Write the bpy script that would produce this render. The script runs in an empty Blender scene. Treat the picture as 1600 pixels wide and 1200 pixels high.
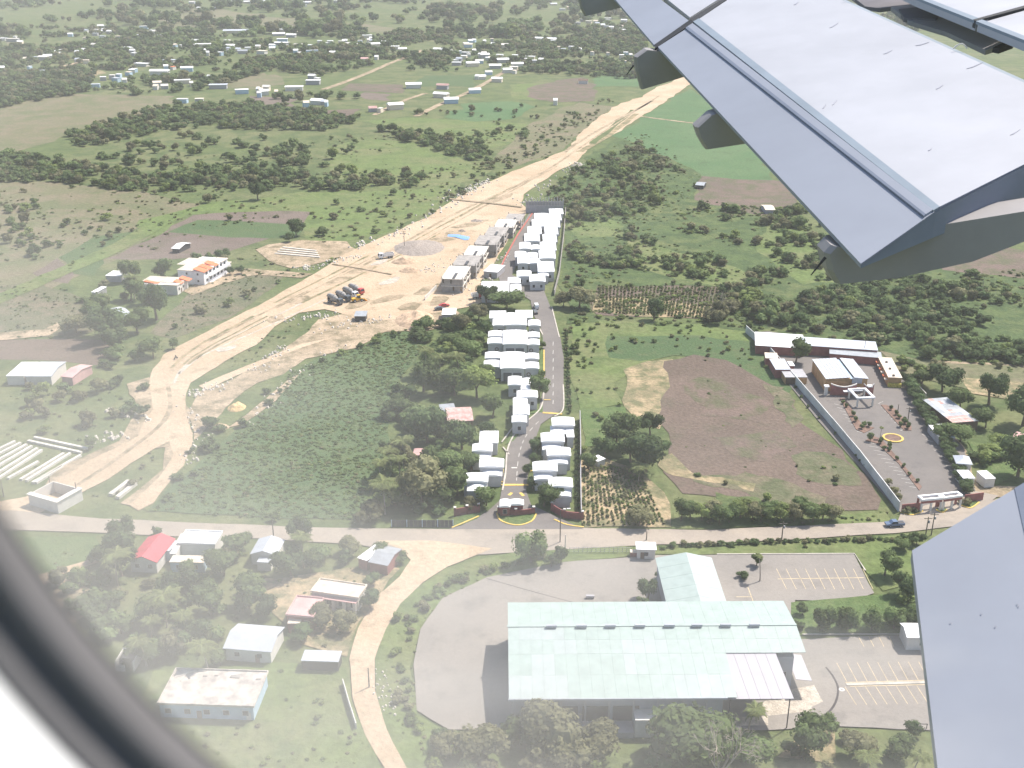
import bpy, math, random
import numpy as np
from mathutils import Vector, noise

sc = bpy.context.scene
COL = sc.collection
# ------------------------------------------------------------------ camera, sky, sun, exposure
H = 150.0
F = 1716.0
PITCH = math.atan(710.0 / F)
cp, sp = math.cos(PITCH), math.sin(PITCH)
cam_d = bpy.data.cameras.new('camera')
cam = bpy.data.objects.new('camera', cam_d)
COL.objects.link(cam)
cam.location = (0, 0, H)
cam.rotation_euler = (math.pi / 2 - PITCH, 0, 0)
cam_d.sensor_width = 36.0
cam_d.lens = 36.0 * F / 1600.0
cam_d.clip_start = 0.01
cam_d.clip_end = 30000
cam_d.dof.use_dof = True
cam_d.dof.focus_distance = 320.0
cam_d.dof.aperture_fstop = 9.5
sc.camera = cam
SUN = Vector((0.56, 0.44, 1.0)).normalized()
world = bpy.data.worlds.new('World')
sc.world = world
world.use_nodes = True
wn = world.node_tree.nodes
sky = wn.new('ShaderNodeTexSky')
sky.sky_type = 'NISHITA'
sky.sun_disc = False
sky.sun_elevation = math.asin(SUN.z)
sky.sun_rotation = math.atan2(SUN.x, SUN.y)
sky.air_density = 1.0
sky.dust_density = 2.0
wn['Background'].inputs[1].default_value = 0.13
world.node_tree.links.new(sky.outputs[0], wn['Background'].inputs[0])
sun_d = bpy.data.lights.new('sun', 'SUN')
sun_d.energy = 4.6
sun_d.angle = math.radians(0.6)
sun_d.color = (1.0, 0.94, 0.86)
sun = bpy.data.objects.new('sun', sun_d)
COL.objects.link(sun)
sun.location = (0, 0, 400)
sun.rotation_euler = SUN.to_track_quat('Z', 'Y').to_euler()
vs = sc.view_settings
vs.view_transform = 'Standard'
vs.look = 'None'
vs.exposure = 0.56
vs.gamma = 1.0
vs.use_curve_mapping = False
sc.cycles.volume_bounces = 1
sc.cycles.max_bounces = 5
sc.cycles.transparent_max_bounces = 8
sc.cycles.use_denoising = True

rnd = random.Random(7)

def raydir(px, py):
    a = (px - 800.0) / F
    b = (600.0 - py) / F
    return Vector((a, cp + sp * b, -sp + cp * b))

def G(px, py, z=0.0):
    d = raydir(px, py)
    t = (z - H) / d.z
    return Vector((d.x * t, d.y * t, z))

def mpp(py, z=0.0):
    "metres across one photograph pixel for things standing at row py"
    d = raydir(800, py)
    return (z - H) / d.z / F

# ------------------------------------------------------------------ materials
MATS = {}
def mat(name, col, rough=0.85, var=0.12, scale=1.0, col2=None, metallic=0.0, spec=0.3, bump=0.0, detail=6.0, attr=False):
    if name in MATS:
        return MATS[name]
    m = bpy.data.materials.new(name)
    m.use_nodes = True
    nt = m.node_tree
    n = nt.nodes
    bs = n['Principled BSDF']
    bs.inputs['Roughness'].default_value = rough
    bs.inputs['Metallic'].default_value = metallic
    bs.inputs['Specular IOR Level'].default_value = spec
    tc = n.new('ShaderNodeTexCoord')
    no = n.new('ShaderNodeTexNoise')
    no.inputs['Scale'].default_value = scale
    no.inputs['Detail'].default_value = detail
    no.inputs['Roughness'].default_value = 0.65
    nt.links.new(tc.outputs['Object'], no.inputs['Vector'])
    mix = n.new('ShaderNodeMix')
    mix.data_type = 'RGBA'
    c2 = col2 or tuple(max(0, c * (1 - 2.2 * var)) for c in col)
    c1 = col if col2 else tuple(min(1, c * (1 + var)) for c in col)
    mix.inputs[6].default_value = (*c1, 1)
    mix.inputs[7].default_value = (*c2, 1)
    ra = n.new('ShaderNodeMapRange')
    ra.inputs[1].default_value = 0.32
    ra.inputs[2].default_value = 0.68
    nt.links.new(no.outputs['Fac'], ra.inputs[0])
    nt.links.new(ra.outputs[0], mix.inputs[0])
    out = mix.outputs[2]
    if attr:
        oi = n.new('ShaderNodeObjectInfo')
        at = n.new('ShaderNodeAttribute')
        at.attribute_name = 'tint'
        mm = n.new('ShaderNodeMath'); mm.operation = 'MULTIPLY_ADD'
        mm.inputs[1].default_value = 0.5; mm.inputs[2].default_value = 0.72
        nt.links.new(oi.outputs['Random'], mm.inputs[0])
        m2 = n.new('ShaderNodeMath'); m2.operation = 'MULTIPLY'
        nt.links.new(mm.outputs[0], m2.inputs[0])
        m3 = n.new('ShaderNodeMath'); m3.operation = 'MULTIPLY_ADD'
        m3.inputs[1].default_value = 0.9; m3.inputs[2].default_value = 0.55
        nt.links.new(at.outputs['Fac'], m3.inputs[0])
        nt.links.new(m3.outputs[0], m2.inputs[1])
        vm = n.new('ShaderNodeVectorMath'); vm.operation = 'SCALE'
        nt.links.new(out, vm.inputs[0])
        nt.links.new(m2.outputs[0], vm.inputs['Scale'])
        out = vm.outputs[0]
    nt.links.new(out, bs.inputs['Base Color'])
    if attr:      # leaves let some light through
        tr = n.new('ShaderNodeBsdfTranslucent')
        ms = n.new('ShaderNodeMixShader'); ms.inputs[0].default_value = 0.42
        nt.links.new(out, tr.inputs[0])
        nt.links.new(bs.outputs[0], ms.inputs[1]); nt.links.new(tr.outputs[0], ms.inputs[2])
        nt.links.new(ms.outputs[0], n['Material Output'].inputs['Surface'])
    if bump:
        b = n.new('ShaderNodeBump')
        b.inputs['Strength'].default_value = 0.6
        b.inputs['Distance'].default_value = bump
        nt.links.new(no.outputs['Fac'], b.inputs['Height'])
        nt.links.new(b.outputs[0], bs.inputs['Normal'])
    MATS[name] = m
    return m

def ground_mat(name, c1, c2, c3, s1=0.02, s2=0.12, s3=0.9, t2=0.5, t3=0.5, rough=0.95, stripes=None, fineamp=.42):
    "three colours mixed by noise of three sizes (world metres); optional furrows (angle, spacing, strength)"
    if name in MATS:
        return MATS[name]
    m = bpy.data.materials.new(name)
    m.use_nodes = True
    nt = m.node_tree
    n = nt.nodes
    L = nt.links.new
    bs = n['Principled BSDF']
    bs.inputs['Roughness'].default_value = rough
    bs.inputs['Specular IOR Level'].default_value = 0.15
    geo = n.new('ShaderNodeNewGeometry')
    def nz(scale, det, lo, hi, off):
        mp = n.new('ShaderNodeMapping')
        mp.inputs['Location'].default_value = (off, off * 1.7, 0)
        L(geo.outputs['Position'], mp.inputs['Vector'])
        t = n.new('ShaderNodeTexNoise')
        t.inputs['Scale'].default_value = scale
        t.inputs['Detail'].default_value = det
        t.inputs['Roughness'].default_value = 0.62
        L(mp.outputs[0], t.inputs['Vector'])
        r = n.new('ShaderNodeMapRange')
        r.interpolation_type = 'SMOOTHSTEP'
        r.inputs[1].default_value = lo
        r.inputs[2].default_value = hi
        L(t.outputs['Fac'], r.inputs[0])
        return r.outputs[0]
    def mx(fac, a, b):
        x = n.new('ShaderNodeMix'); x.data_type = 'RGBA'
        if fac is not None: L(fac, x.inputs[0])
        for i, v in ((6, a), (7, b)):
            if isinstance(v, tuple): x.inputs[i].default_value = (*v, 1)
            else: L(v, x.inputs[i])
        return x
    o = hash(name) % 7 * 0 + len(name) * 13.0
    a = mx(nz(s1, 5, t2 - 0.12, t2 + 0.12, o), c1, c2)
    b = mx(nz(s2, 7, t3 - 0.1, t3 + 0.14, o + 50), a.outputs[2], c3)
    fine = nz(s3, 6, 0.25, 0.75, o + 90)
    mm = n.new('ShaderNodeMath'); mm.operation = 'MULTIPLY_ADD'
    mm.inputs[1].default_value = fineamp; mm.inputs[2].default_value = 1 - fineamp / 2
    L(fine, mm.inputs[0])
    vm = n.new('ShaderNodeVectorMath'); vm.operation = 'SCALE'
    L(b.outputs[2], vm.inputs[0]); L(mm.outputs[0], vm.inputs['Scale'])
    out = vm.outputs[0]
    if stripes:
        ang, sp_, st = stripes
        mp = n.new('ShaderNodeMapping')
        mp.inputs['Rotation'].default_value = (0, 0, ang)
        L(geo.outputs['Position'], mp.inputs['Vector'])
        w = n.new('ShaderNodeTexWave')
        w.inputs['Scale'].default_value = 0.314 / sp_
        w.inputs['Distortion'].default_value = 1.5
        w.inputs['Detail'].default_value = 2
        L(mp.outputs[0], w.inputs['Vector'])
        m2 = n.new('ShaderNodeMath'); m2.operation = 'MULTIPLY_ADD'
        m2.inputs[1].default_value = st; m2.inputs[2].default_value = 1 - st / 2
        L(w.outputs['Fac'], m2.inputs[0])
        v2 = n.new('ShaderNodeVectorMath'); v2.operation = 'SCALE'
        L(out, v2.inputs[0]); L(m2.outputs[0], v2.inputs['Scale'])
        out = v2.outputs[0]
    L(out, bs.inputs['Base Color'])
    bp = n.new('ShaderNodeBump')
    bp.inputs['Strength'].default_value = 0.5 if fineamp > .2 else .12
    bp.inputs['Distance'].default_value = 0.25
    L(fine, bp.inputs['Height']); L(bp.outputs[0], bs.inputs['Normal'])
    MATS[name] = m
    return m

# ------------------------------------------------------------------ object helpers
def tag(o, label=None, cat=None, group=None, kind=None):
    if label: o['label'] = label
    if cat: o['category'] = cat
    if group: o['group'] = group
    if kind: o['kind'] = kind
    return o

def thing(name, loc, label, cat, group=None, rz=0.0):
    o = bpy.data.objects.new(name, None)
    o.empty_display_size = 0.5
    COL.objects.link(o)
    o.location = loc
    o.rotation_euler = (0, 0, rz)
    return tag(o, label, cat, group)

def link(name, me, parent=None, loc=(0, 0, 0), rot=(0, 0, 0), sca=(1, 1, 1)):
    o = bpy.data.objects.new(name, me)
    COL.objects.link(o)
    o.location = loc; o.rotation_euler = rot; o.scale = sca
    if parent is not None: o.parent = parent
    return o

class MB:
    "collects shapes and links them as one mesh object"
    def __init__(s): s.v = []; s.f = []
    def add(s, vs_, fs):
        b = len(s.v)
        s.v += [tuple(v) for v in vs_]
        s.f += [tuple(i + b for i in f) for f in fs]
        return s
    def box(s, x0, y0, z0, x1, y1, z1):
        return s.add([(x0,y0,z0),(x1,y0,z0),(x1,y1,z0),(x0,y1,z0),(x0,y0,z1),(x1,y0,z1),(x1,y1,z1),(x0,y1,z1)],
                     [(3,2,1,0),(4,5,6,7),(0,1,5,4),(1,2,6,5),(2,3,7,6),(3,0,4,7)])
    def prism(s, poly, z0, z1):
        n = len(poly)
        s.add([(p[0], p[1], z0) for p in poly] + [(p[0], p[1], z1) for p in poly],
              [tuple(range(n - 1, -1, -1)), tuple(range(n, 2 * n))] + [(i, (i + 1) % n, n + (i + 1) % n, n + i) for i in range(n)])
        return s
    def cyl(s, a, b, r0, r1=None, n=8, caps=True):
        a = Vector(a); b = Vector(b); r1 = r0 if r1 is None else r1
        d = (b - a).normalized()
        u = d.orthogonal().normalized(); w = d.cross(u)
        vs_ = []
        for c, r in ((a, r0), (b, r1)):
            for i in range(n):
                t = 2 * math.pi * i / n
                vs_.append(c + u * (r * math.cos(t)) + w * (r * math.sin(t)))
        fs = [(i, (i + 1) % n, n + (i + 1) % n, n + i) for i in range(n)]
        if caps: fs += [tuple(range(n - 1, -1, -1)), tuple(range(n, 2 * n))]
        return s.add(vs_, fs)
    def tube(s, pts, rs, n=7):
        for i in range(len(pts) - 1):
            s.cyl(pts[i], pts[i + 1], rs[i], rs[i + 1], n, True)
        return s
    def mesh(s, name, m, smooth=False):
        me = bpy.data.meshes.new(name)
        me.from_pydata(s.v, [], s.f)
        if m: me.materials.append(m)
        if smooth: me.shade_smooth()
        me.update()
        return me
    def build(s, name, m, parent=None, smooth=False, **k):
        return link(name, s.mesh(name, m, smooth), parent, **k)

def W(poly, z=0.0):
    return [G(x, y, z).xy for x, y in poly]

ORD = ('first second third fourth fifth sixth seventh eighth ninth tenth eleventh twelfth thirteenth fourteenth fifteenth sixteenth seventeenth '
       'eighteenth nineteenth twentieth twenty-first twenty-second twenty-third twenty-fourth twenty-fifth twenty-sixth twenty-seventh twenty-eighth '
       'twenty-ninth thirtieth thirty-first thirty-second thirty-third thirty-fourth thirty-fifth thirty-sixth thirty-seventh thirty-eighth thirty-ninth fortieth').split()

def rough_poly(pts, amp=1.0, step=6.0, seed=0.0):
    "subdivide a world polygon and make its outline wander"
    out = []
    n = len(pts)
    for i in range(n):
        a = Vector(pts[i]); b = Vector(pts[(i + 1) % n])
        L_ = (b - a).length
        dist = max(60.0, (a.length + b.length) / 2)
        st = step * max(1.0, dist / 300.0)
        k = max(1, min(60, int(L_ / st)))
        for j in range(k):
            p = a.lerp(b, j / k)
            q = Vector((p.x * 0.05, p.y * 0.05, seed))
            q2 = Vector((p.x * 0.2, p.y * 0.2, seed + 9))
            sc_ = max(1.0, dist / 350.0) * amp
            dx = noise.noise(q) * 1.6 + noise.noise(q2) * 0.8
            dy = noise.noise(q + Vector((31, 7, 3))) * 1.6 + noise.noise(q2 + Vector((5, 17, 3))) * 0.8
            out.append((p.x + dx * sc_, p.y + dy * sc_))
    return out

def sheet(name, poly_px, z, m, amp=1.0, step=6.0, kind='structure', smooth_curve=False, parent=None):
    pts = W(poly_px)
    if amp: pts = rough_poly(pts, amp, step, z * 100 + len(poly_px))
    mb = MB().add([(p[0], p[1], z) for p in pts], [tuple(range(len(pts)))])
    o = mb.build(name, m, parent)
    if parent is None: o['kind'] = kind
    me = o.data
    if me.polygons[0].normal.z < 0: me.flip_normals()
    return o

def catmull(pts, k=6):
    out = []
    n = len(pts)
    for i in range(n - 1):
        p0 = pts[max(i - 1, 0)]; p1 = pts[i]; p2 = pts[i + 1]; p3 = pts[min(i + 2, n - 1)]
        for j in range(k):
            t = j / k
            out.append(tuple(0.5 * ((2 * p1[c]) + (-p0[c] + p2[c]) * t + (2 * p0[c] - 5 * p1[c] + 4 * p2[c] - p3[c]) * t * t
                       + (-p0[c] + 3 * p1[c] - 3 * p2[c] + p3[c]) * t ** 3) for c in (0, 1)))
    out.append(tuple(pts[-1]))
    return out

def strip(name, line_px, width, z, m, h=0.0, parent=None, curve=True, kind='structure', amp=0.0):
    "a band of the given width in metres along a line of ground points; h gives it thickness"
    pts = [G(x, y).xy for x, y in line_px]
    if curve: pts = catmull([(p.x, p.y) for p in pts], 6)
    pts = [Vector(p) for p in pts]
    Lf, Rt = [], []
    for i, p in enumerate(pts):
        d = (pts[min(i + 1, len(pts) - 1)] - pts[max(i - 1, 0)]).normalized()
        nrm = Vector((-d.y, d.x))
        w = width[0] + (width[1] - width[0]) * i / (len(pts) - 1) if isinstance(width, tuple) else width
        w1 = w * (1 + amp * noise.noise(Vector((p.x * .1, p.y * .1, 1)))); w2 = w * (1 + amp * noise.noise(Vector((p.x * .1, p.y * .1, 8))))
        Lf.append(p + nrm * w1 / 2); Rt.append(p - nrm * w2 / 2)
    mb = MB()
    for i in range(len(pts) - 1):
        q = [Rt[i], Rt[i + 1], Lf[i + 1], Lf[i]]
        if h:
            mb.add([(p.x, p.y, z) for p in q] + [(p.x, p.y, z + h) for p in q],
                   [(4,5,6,7),(0,1,5,4),(2,3,7,6)] + ([(3,0,4,7)] if i == 0 else []) + ([(1,2,6,5)] if i == len(pts) - 2 else []))
        else:
            mb.add([(p.x, p.y, z) for p in q], [(0, 1, 2, 3)])
    o = mb.build(name, m, parent)
    if parent is None and kind: o['kind'] = kind
    return o

def inside(P, poly):
    "numpy point in polygon"
    x, y = P[:, 0], P[:, 1]
    r = np.zeros(len(P), bool)
    n = len(poly)
    for i in range(n):
        x1, y1 = poly[i]; x2, y2 = poly[(i + 1) % n]
        c = ((y1 > y) != (y2 > y))
        if y2 != y1:
            r ^= c & (x < (x2 - x1) * (y - y1) / (y2 - y1) + x1)
    return r
EXCL = []   # world polygons kept free of scattered plants
def keep_clear(poly_px, z=0.0): EXCL.append([tuple(p) for p in W(poly_px, z)])
# ------------------------------------------------------------------ materials of the setting
GRASS = ground_mat('rough_grass', (.112,.142,.055), (.150,.158,.076), (.080,.110,.044), .012, .06, .45, .5, .50)
MEADOW = ground_mat('meadow_grass', (.128,.172,.060), (.158,.170,.078), (.095,.132,.048), .02, .09, .5, .52, .54)
OLIVE = ground_mat('olive_pasture', (.155,.152,.088), (.125,.138,.070), (.185,.160,.105), .015, .05, .5)
BROWN = ground_mat('ploughed_brown_soil', (.150,.118,.100), (.175,.140,.118), (.125,.112,.080), .03, .10, .9, .5, .55, stripes=(0.5, 1.6, .05))
PINK = ground_mat('pinkish_ploughed_soil', (.160,.122,.098), (.130,.100,.080), (.115,.100,.072), .03, .10, .9, .5, .6)
DBROWN = ground_mat('dark_brown_soil', (.140,.110,.090), (.170,.125,.105), (.110,.110,.065), .03, .10, .9)
SCRUBBY = ground_mat('stubble_ground', (.180,.150,.105), (.130,.132,.078), (.100,.112,.060), .04, .16, .9, .5, .5)
CROP = ground_mat('dark_green_crop_ground', (.072,.115,.050), (.088,.128,.056), (.105,.128,.062), .03, .15, 1.0, .5, .58)
GREENF = ground_mat('bright_green_crop_ground', (.080,.145,.062), (.100,.160,.072), (.072,.118,.052), .02, .08, .6, .5, .6)
SCRUBG = ground_mat('green_scrub_ground', (.090,.128,.048), (.130,.148,.062), (.062,.094,.038), .018, .11, .7, .52, .47)
DIRT = ground_mat('pale_tan_dirt', (.430,.325,.220), (.500,.390,.275), (.310,.235,.155), .03, .13, .8, .5, .62, fineamp=.25)
DIRT2 = ground_mat('loose_tan_soil', (.340,.265,.180), (.430,.335,.235), (.190,.160,.100), .04, .16, .9, .5, .52)
SAND = ground_mat('sandy_bare_ground', (.420,.320,.200), (.240,.200,.120), (.150,.150,.080), .05, .18, .9, .5, .5)
ROADG = ground_mat('worn_grey_asphalt', (.310,.268,.225), (.355,.305,.250), (.255,.225,.190), .05, .16, 1.2, .5, .6, fineamp=.12)
ASPH = ground_mat('grey_asphalt', (.250,.230,.208), (.282,.256,.228), (.212,.196,.178), .03, .14, 1.5, .5, .6, fineamp=.12)
ASPH2 = ground_mat('estate_asphalt', (.172,.158,.148), (.192,.175,.162), (.150,.138,.130), .05, .2, 2.0, .5, .6, fineamp=.12)
CONCG = ground_mat('pale_concrete_slab', (.560,.500,.420), (.480,.430,.360), (.400,.350,.290), .08, .4, 2.0)
LAWN = ground_mat('lawn_grass', (.105,.155,.055), (.130,.165,.070), (.085,.130,.048), .08, .4, 2.0)
YEL = mat('yellow_paint', (.72,.50,.13), .7, .12, 1.5)
PALE_LINE = mat('faded_yellow_line', (.62,.50,.32), .8, .15, .8)
WHITE_LINE = mat('white_line_paint', (.62,.60,.55), .8, .12, .8)
KERB = mat('kerb_concrete', (.50,.46,.40), .85, .12, .5)

# ------------------------------------------------------------------ the ground and its fields
mb = MB()
N_ = 14
xs = [-6500 + 13000 * i / N_ for i in range(N_ + 1)]
ys = [-1400 + 12400 * i / N_ for i in range(N_ + 1)]
mb.add([(x, y, 0) for y in ys for x in xs], [(j*(N_+1)+i, j*(N_+1)+i+1, (j+1)*(N_+1)+i+1, (j+1)*(N_+1)+i) for j in range(N_) for i in range(N_)])
mb.build('ground', GRASS)['kind'] = 'structure'

FIELDS = [
 ('field', OLIVE, [(-60,190),(60,151),(125,147),(262,150),(282,158),(232,180),(160,196),(100,214),(40,235),(-60,252)], 2),
 ('field', OLIVE, [(-40,284),(100,284),(210,300),(330,322),(250,336),(195,366),(130,402),(60,440),(-40,462)], 2),
 ('field', MEADOW, [(215,345),(330,316),(400,312),(470,300),(540,300),(650,296),(735,276),(700,315),(640,347),(600,366),(545,376),(484,377),(476,345),(400,330),(300,335),(236,370)], 2),
 ('field', MEADOW, [(530,228),(570,218),(640,222),(700,242),(770,262),(745,280),(690,288),(600,292),(540,288),(505,256)], 2),
 ('field', OLIVE, [(-40,462),(60,440),(130,402),(236,368),(190,402),(100,440),(20,485),(-40,500)], 1),
 ('field', MEADOW, [(560,190),(640,182),(760,190),(860,196),(800,225),(760,232),(700,215),(620,205)], 2),
 ('field', OLIVE, [(820,196),(900,160),(960,166),(900,214),(884,234),(800,262),(770,245),(800,225)], 2),
 ('ploughed_field', BROWN, [(168,404),(235,376),(300,336),(400,330),(484,331),(476,350),(462,372),(420,372),(352,396),(300,402),(262,407)], 1),
 ('crop_field', CROP, [(266,362),(312,343),(400,347),(478,352),(460,372),(420,373),(360,371)], 1),
 ('ploughed_field', BROWN, [(48,427),(92,404),(114,428),(106,444),(66,438)], 1),
 ('crop_field', CROP, [(95,402),(150,370),(210,362),(206,378),(160,404),(150,430),(116,428)], 1),
 ('ploughed_field', SCRUBBY, [(-60,452),(60,440),(140,470),(160,505),(120,530),(40,528),(-60,540)], 2),
 ('ploughed_field', PINK, [(-60,533),(90,530),(178,533),(194,548),(160,572),(100,566),(0,562),(-60,562)], 1),
 ('ploughed_field', SCRUBBY, [(300,455),(380,428),(450,428),(430,450),(340,505),(270,530),(235,520),(260,490)], 1),
 ('ploughed_field', DBROWN, [(1092,274),(1200,279),(1242,290),(1250,322),(1200,342),(1130,325),(1080,312)], 2),
 ('crop_field', GREENF, [(1075,138),(1115,158),(1215,282),(1150,280),(1090,272),(1052,256),(1000,226),(958,212),(1000,186)], 2),
 ('crop_field', GREENF, [(692,184),(722,162),(800,158),(832,166),(800,186),(745,189)], 2),
 ('crop_field', MEADOW, [(795,132),(862,130),(838,158),(800,153)], 2),
 ('crop_field', GREENF, [(905,60),(962,58),(974,80),(925,76)], 2),
 ('crop_field', GREENF, [(945,104),(1000,103),(1004,134),(925,136)], 2),
 ('crop_field', CROP, [(670,118),(745,116),(740,136),(640,136)], 2),
 ('ploughed_field', DBROWN, [(545,130),(628,132),(622,146),(535,141)], 2),
 ('ploughed_field', BROWN, [(572,143),(604,148),(606,158),(560,155)], 2),
 ('ploughed_field', PINK, [(516,172),(566,170),(556,181),(505,180)], 2),
 ('ploughed_field', BROWN, [(395,150),(462,156),(460,166),(392,162)], 2),
 ('ploughed_field', DBROWN, [(830,136),(905,120),(930,138),(935,158),(860,160),(820,152)], 2),
 ('field', OLIVE, [(400,118),(440,116),(444,132),(395,136)], 2),
 ('field', OLIVE, [(230,26),(290,10),(400,22),(360,35),(280,45)], 3),
 ('field', OLIVE, [(355,128),(410,114),(420,124),(395,140),(360,138)], 2),
 ('field', OLIVE, [(250,35),(420,26),(640,45),(600,52),(420,40)], 3),
 ('field', OLIVE, [(10,66),(65,66),(60,80),(15,82)], 2),
 ('ploughed_field', SAND, [(125,103),(160,106),(150,120),(140,118)], 2),
 ('ploughed_field', DBROWN, [(932,446),(1040,444),(1132,449),(1136,470),(1120,500),(1020,496),(930,492),(916,470)], 1),
 ('ploughed_field', SAND, [(930,466),(1000,465),(1110,478),(1118,498),(1020,496),(928,488)], 1),
 ('crop_field', MEADOW, [(890,505),(930,500),(1000,506),(1100,510),(1200,512),(1210,560),(1205,598),(1130,560),(1060,556),(1000,568),(965,600),(975,634),(905,640),(890,580)], 1.5),
 ('crop_field', CROP, [(945,528),(1090,524),(1195,536),(1240,600),(1232,640),(1180,590),(1130,560),(1060,554),(1000,566),(955,560)], 1.5),
 ('ploughed_field', SAND, [(972,578),(1010,566),(1050,562),(1062,580),(1046,640),(1030,668),(1000,660),(978,636)], 1.5),
 ('ploughed_field', PINK, [(1040,566),(1090,554),(1132,562),(1180,588),(1214,602),(1262,664),(1322,720),(1384,786),(1380,800),(1300,800),(1190,778),(1060,768),(1042,740),(1050,690),(1036,650)], 2.4),
 ('field', LAWN, [(905,642),(975,637),(984,672),(960,692),(912,700)], 1),
 ('crop_field', SAND, [(906,722),(936,716),(1000,736),(1040,770),(1046,824),(906,825)], 1),
 ('field', MEADOW, [(1050,800),(1190,806),(1290,806),(1386,800),(1396,816),(1290,820),(1110,826),(1050,826)], 1),
 ('crop_field', CROP, [(452,585),(500,560),(560,546),(604,520),(648,518),(660,540),(640,575),(606,610),(604,700),(580,770),(548,812),(420,812),(232,800),(250,780),(300,735),(380,664),(430,630)], 1.2),
 ('field', GRASS, [(230,800),(240,775),(290,730),(320,690),(380,650),(440,600),(470,560),(440,560),(410,600),(330,650),(300,700),(250,745),(220,790)], 1),
 ('field', MEADOW, [(880,850),(1030,858),(1200,850),(1440,838),(1470,868),(1450,900),(1380,925),(1336,866),(1120,866),(1020,868),(880,880),(760,905),(690,938),(655,985),(640,1045),(650,1115),(720,1160),(700,1240),(625,1240),(585,1085),(582,1030),(600,980),(640,928),(700,888),(760,872),(800,862)], 1),
 ('field', MEADOW, [(440,1040),(540,1040),(552,1100),(575,1150),(620,1240),(300,1240),(210,1100),(240,1050)], 1),
 ('field', LAWN, [(40,838),(150,838),(165,862),(100,890),(60,900),(30,870)], 1),
 ('yard', SAND, [(440,905),(590,880),(620,890),(590,930),(560,975),(545,1030),(470,1010),(430,960),(390,900)], 1),
 ('yard', SAND, [(1300,1095),(1210,1180),(1300,1190)], 1),
 ('yard', DIRT2, [(90,900),(150,925),(140,960),(105,985),(80,940)], 1),
 ('field', SCRUBG, [(830,330),(905,258),(960,214),(1052,256),(1092,272),(1080,312),(1200,342),(1330,430),(1480,410),(1700,440),(1700,600),(1480,572),(1375,546),(1165,518),(1100,508),(1136,470),(1132,449),(932,446),(916,470),(930,500),(890,505),(872,440),(885,330)], 2),
 ('field', MEADOW, [(985,372),(1060,392),(1150,420),(1200,440),(1150,452),(1040,430),(975,415)], 3),
 ('field', MEADOW, [(1200,345),(1260,350),(1320,440),(1250,440),(1190,390)], 3),
 ('field', MEADOW, [(900,330),(960,345),(970,370),(905,372),(890,350)], 3),
 ('field', OLIVE, [(1370,548),(1440,565),(1600,575),(1700,600),(1700,640),(1560,620),(1420,590)], 1),
 ('ploughed_field', SAND, [(1500,590),(1600,598),(1650,615),(1600,628),(1520,615)], 1),
 ('field', LAWN, [(1510,690),(1580,700),(1600,730),(1560,760),(1530,730)], 1),
 ('ploughed_field', DBROWN, [(1480,400),(1560,385),(1680,400),(1680,440),(1560,430),(1470,420)], 2),
]
for i, (nm, m, poly, amp) in enumerate(FIELDS):
    sheet(nm, poly, 0.012 + 0.0042 * i, m, amp, 5)
for k, (m_, p_) in enumerate([(SCRUBBY, [(1230,712),(1290,700),(1330,728),(1345,760),(1280,758),(1240,740)]), (SCRUBBY, [(1080,742),(1150,732),(1230,748),(1300,778),(1290,796),(1180,776),(1090,764)]),
      (SAND, [(1040,720),(1056,712),(1100,740),(1180,752),(1170,760),(1090,750),(1045,745)]), (DBROWN, [(1060,600),(1130,590),(1190,625),(1180,660),(1100,650)]), (SCRUBBY, [(1180,600),(1214,608),(1250,655),(1235,668),(1200,640)]),
      (DBROWN, [(1120,680),(1200,670),(1260,700),(1220,720),(1140,712)]), (SCRUBG, [(1120,770),(1180,772),(1230,790),(1180,800),(1120,792)])]):
    sheet('weedy_patch', p_, .214 + .0008 * k, m_, 3.2, 2.5)
# bare earth around the building site and the great dirt road
ZD = 0.22
sheet('bare_ground', [(200,600),(236,590),(300,640),(300,700),(270,745),(215,795),(190,790),(255,735),(262,700),(210,700),(100,770),(60,770),(90,735),(150,705),(185,690),(210,650)], ZD, DIRT2, 1, 4)
sheet('bare_ground', [(415,382),(470,376),(545,378),(560,392),(500,412),(455,418),(420,408),(398,392)], ZD, DIRT2, 1, 4)
sheet('bare_ground', [(350,600),(450,545),(500,500),(560,480),(620,500),(650,515),(600,520),(560,545),(480,562),(440,585),(400,600),(350,640),(300,690),(296,640),(310,612)], ZD + .004, DIRT2, 1, 3)
sheet('bare_ground', [(660,486),(700,476),(720,490),(690,512),(650,522),(610,512),(620,495)], ZD + .008, DIRT2, 1, 3)
sheet('bare_ground', [(0,520),(70,516),(90,505),(96,512),(78,526),(0,532),(-60,536),(-60,524)], ZD, DIRT2, .6, 3)
sheet('bare_ground', [(340,425),(380,420),(450,425),(490,428),(470,434),(400,430),(340,446),(300,462),(285,455)], ZD, DIRT2, .6, 3)
sheet('bare_ground', [(60,900),(150,872),(160,868),(150,880),(100,898),(70,915)], ZD, DIRT, .5, 3)
sheet('bare_ground', [(1355,548),(1412,592),(1505,698),(1530,760),(1600,760),(1600,780),(1515,775),(1490,700),(1400,600)], ZD, DIRT2, .6, 3)
road_poly = [(1085,112),(1060,122),(1030,136),(1000,152),(962,165),(925,192),(900,215),(886,234),(850,250),(800,268),(750,292),(700,318),(668,340),(640,353),(590,374),(540,397),(492,428),(400,480),(310,525),(256,554),(238,578),(232,604),(240,640),(216,682),(140,722),(80,757),(40,778),(-40,790),(-40,820),
 (60,806),(100,788),(170,748),(238,702),(262,690),(272,712),(252,746),(205,788),(216,797),(240,785),(288,728),(300,690),(291,650),(286,616),(300,600),(350,566),(398,540),(428,512),(466,490),(506,484),(540,492),(600,500),(640,496),(690,488),(738,478),(768,466),(752,440),(765,426),(790,380),(826,330),(812,318),(826,298),(862,274),(905,252),(922,230),(962,208),(1002,182),(1042,158),(1090,122)]
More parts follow.
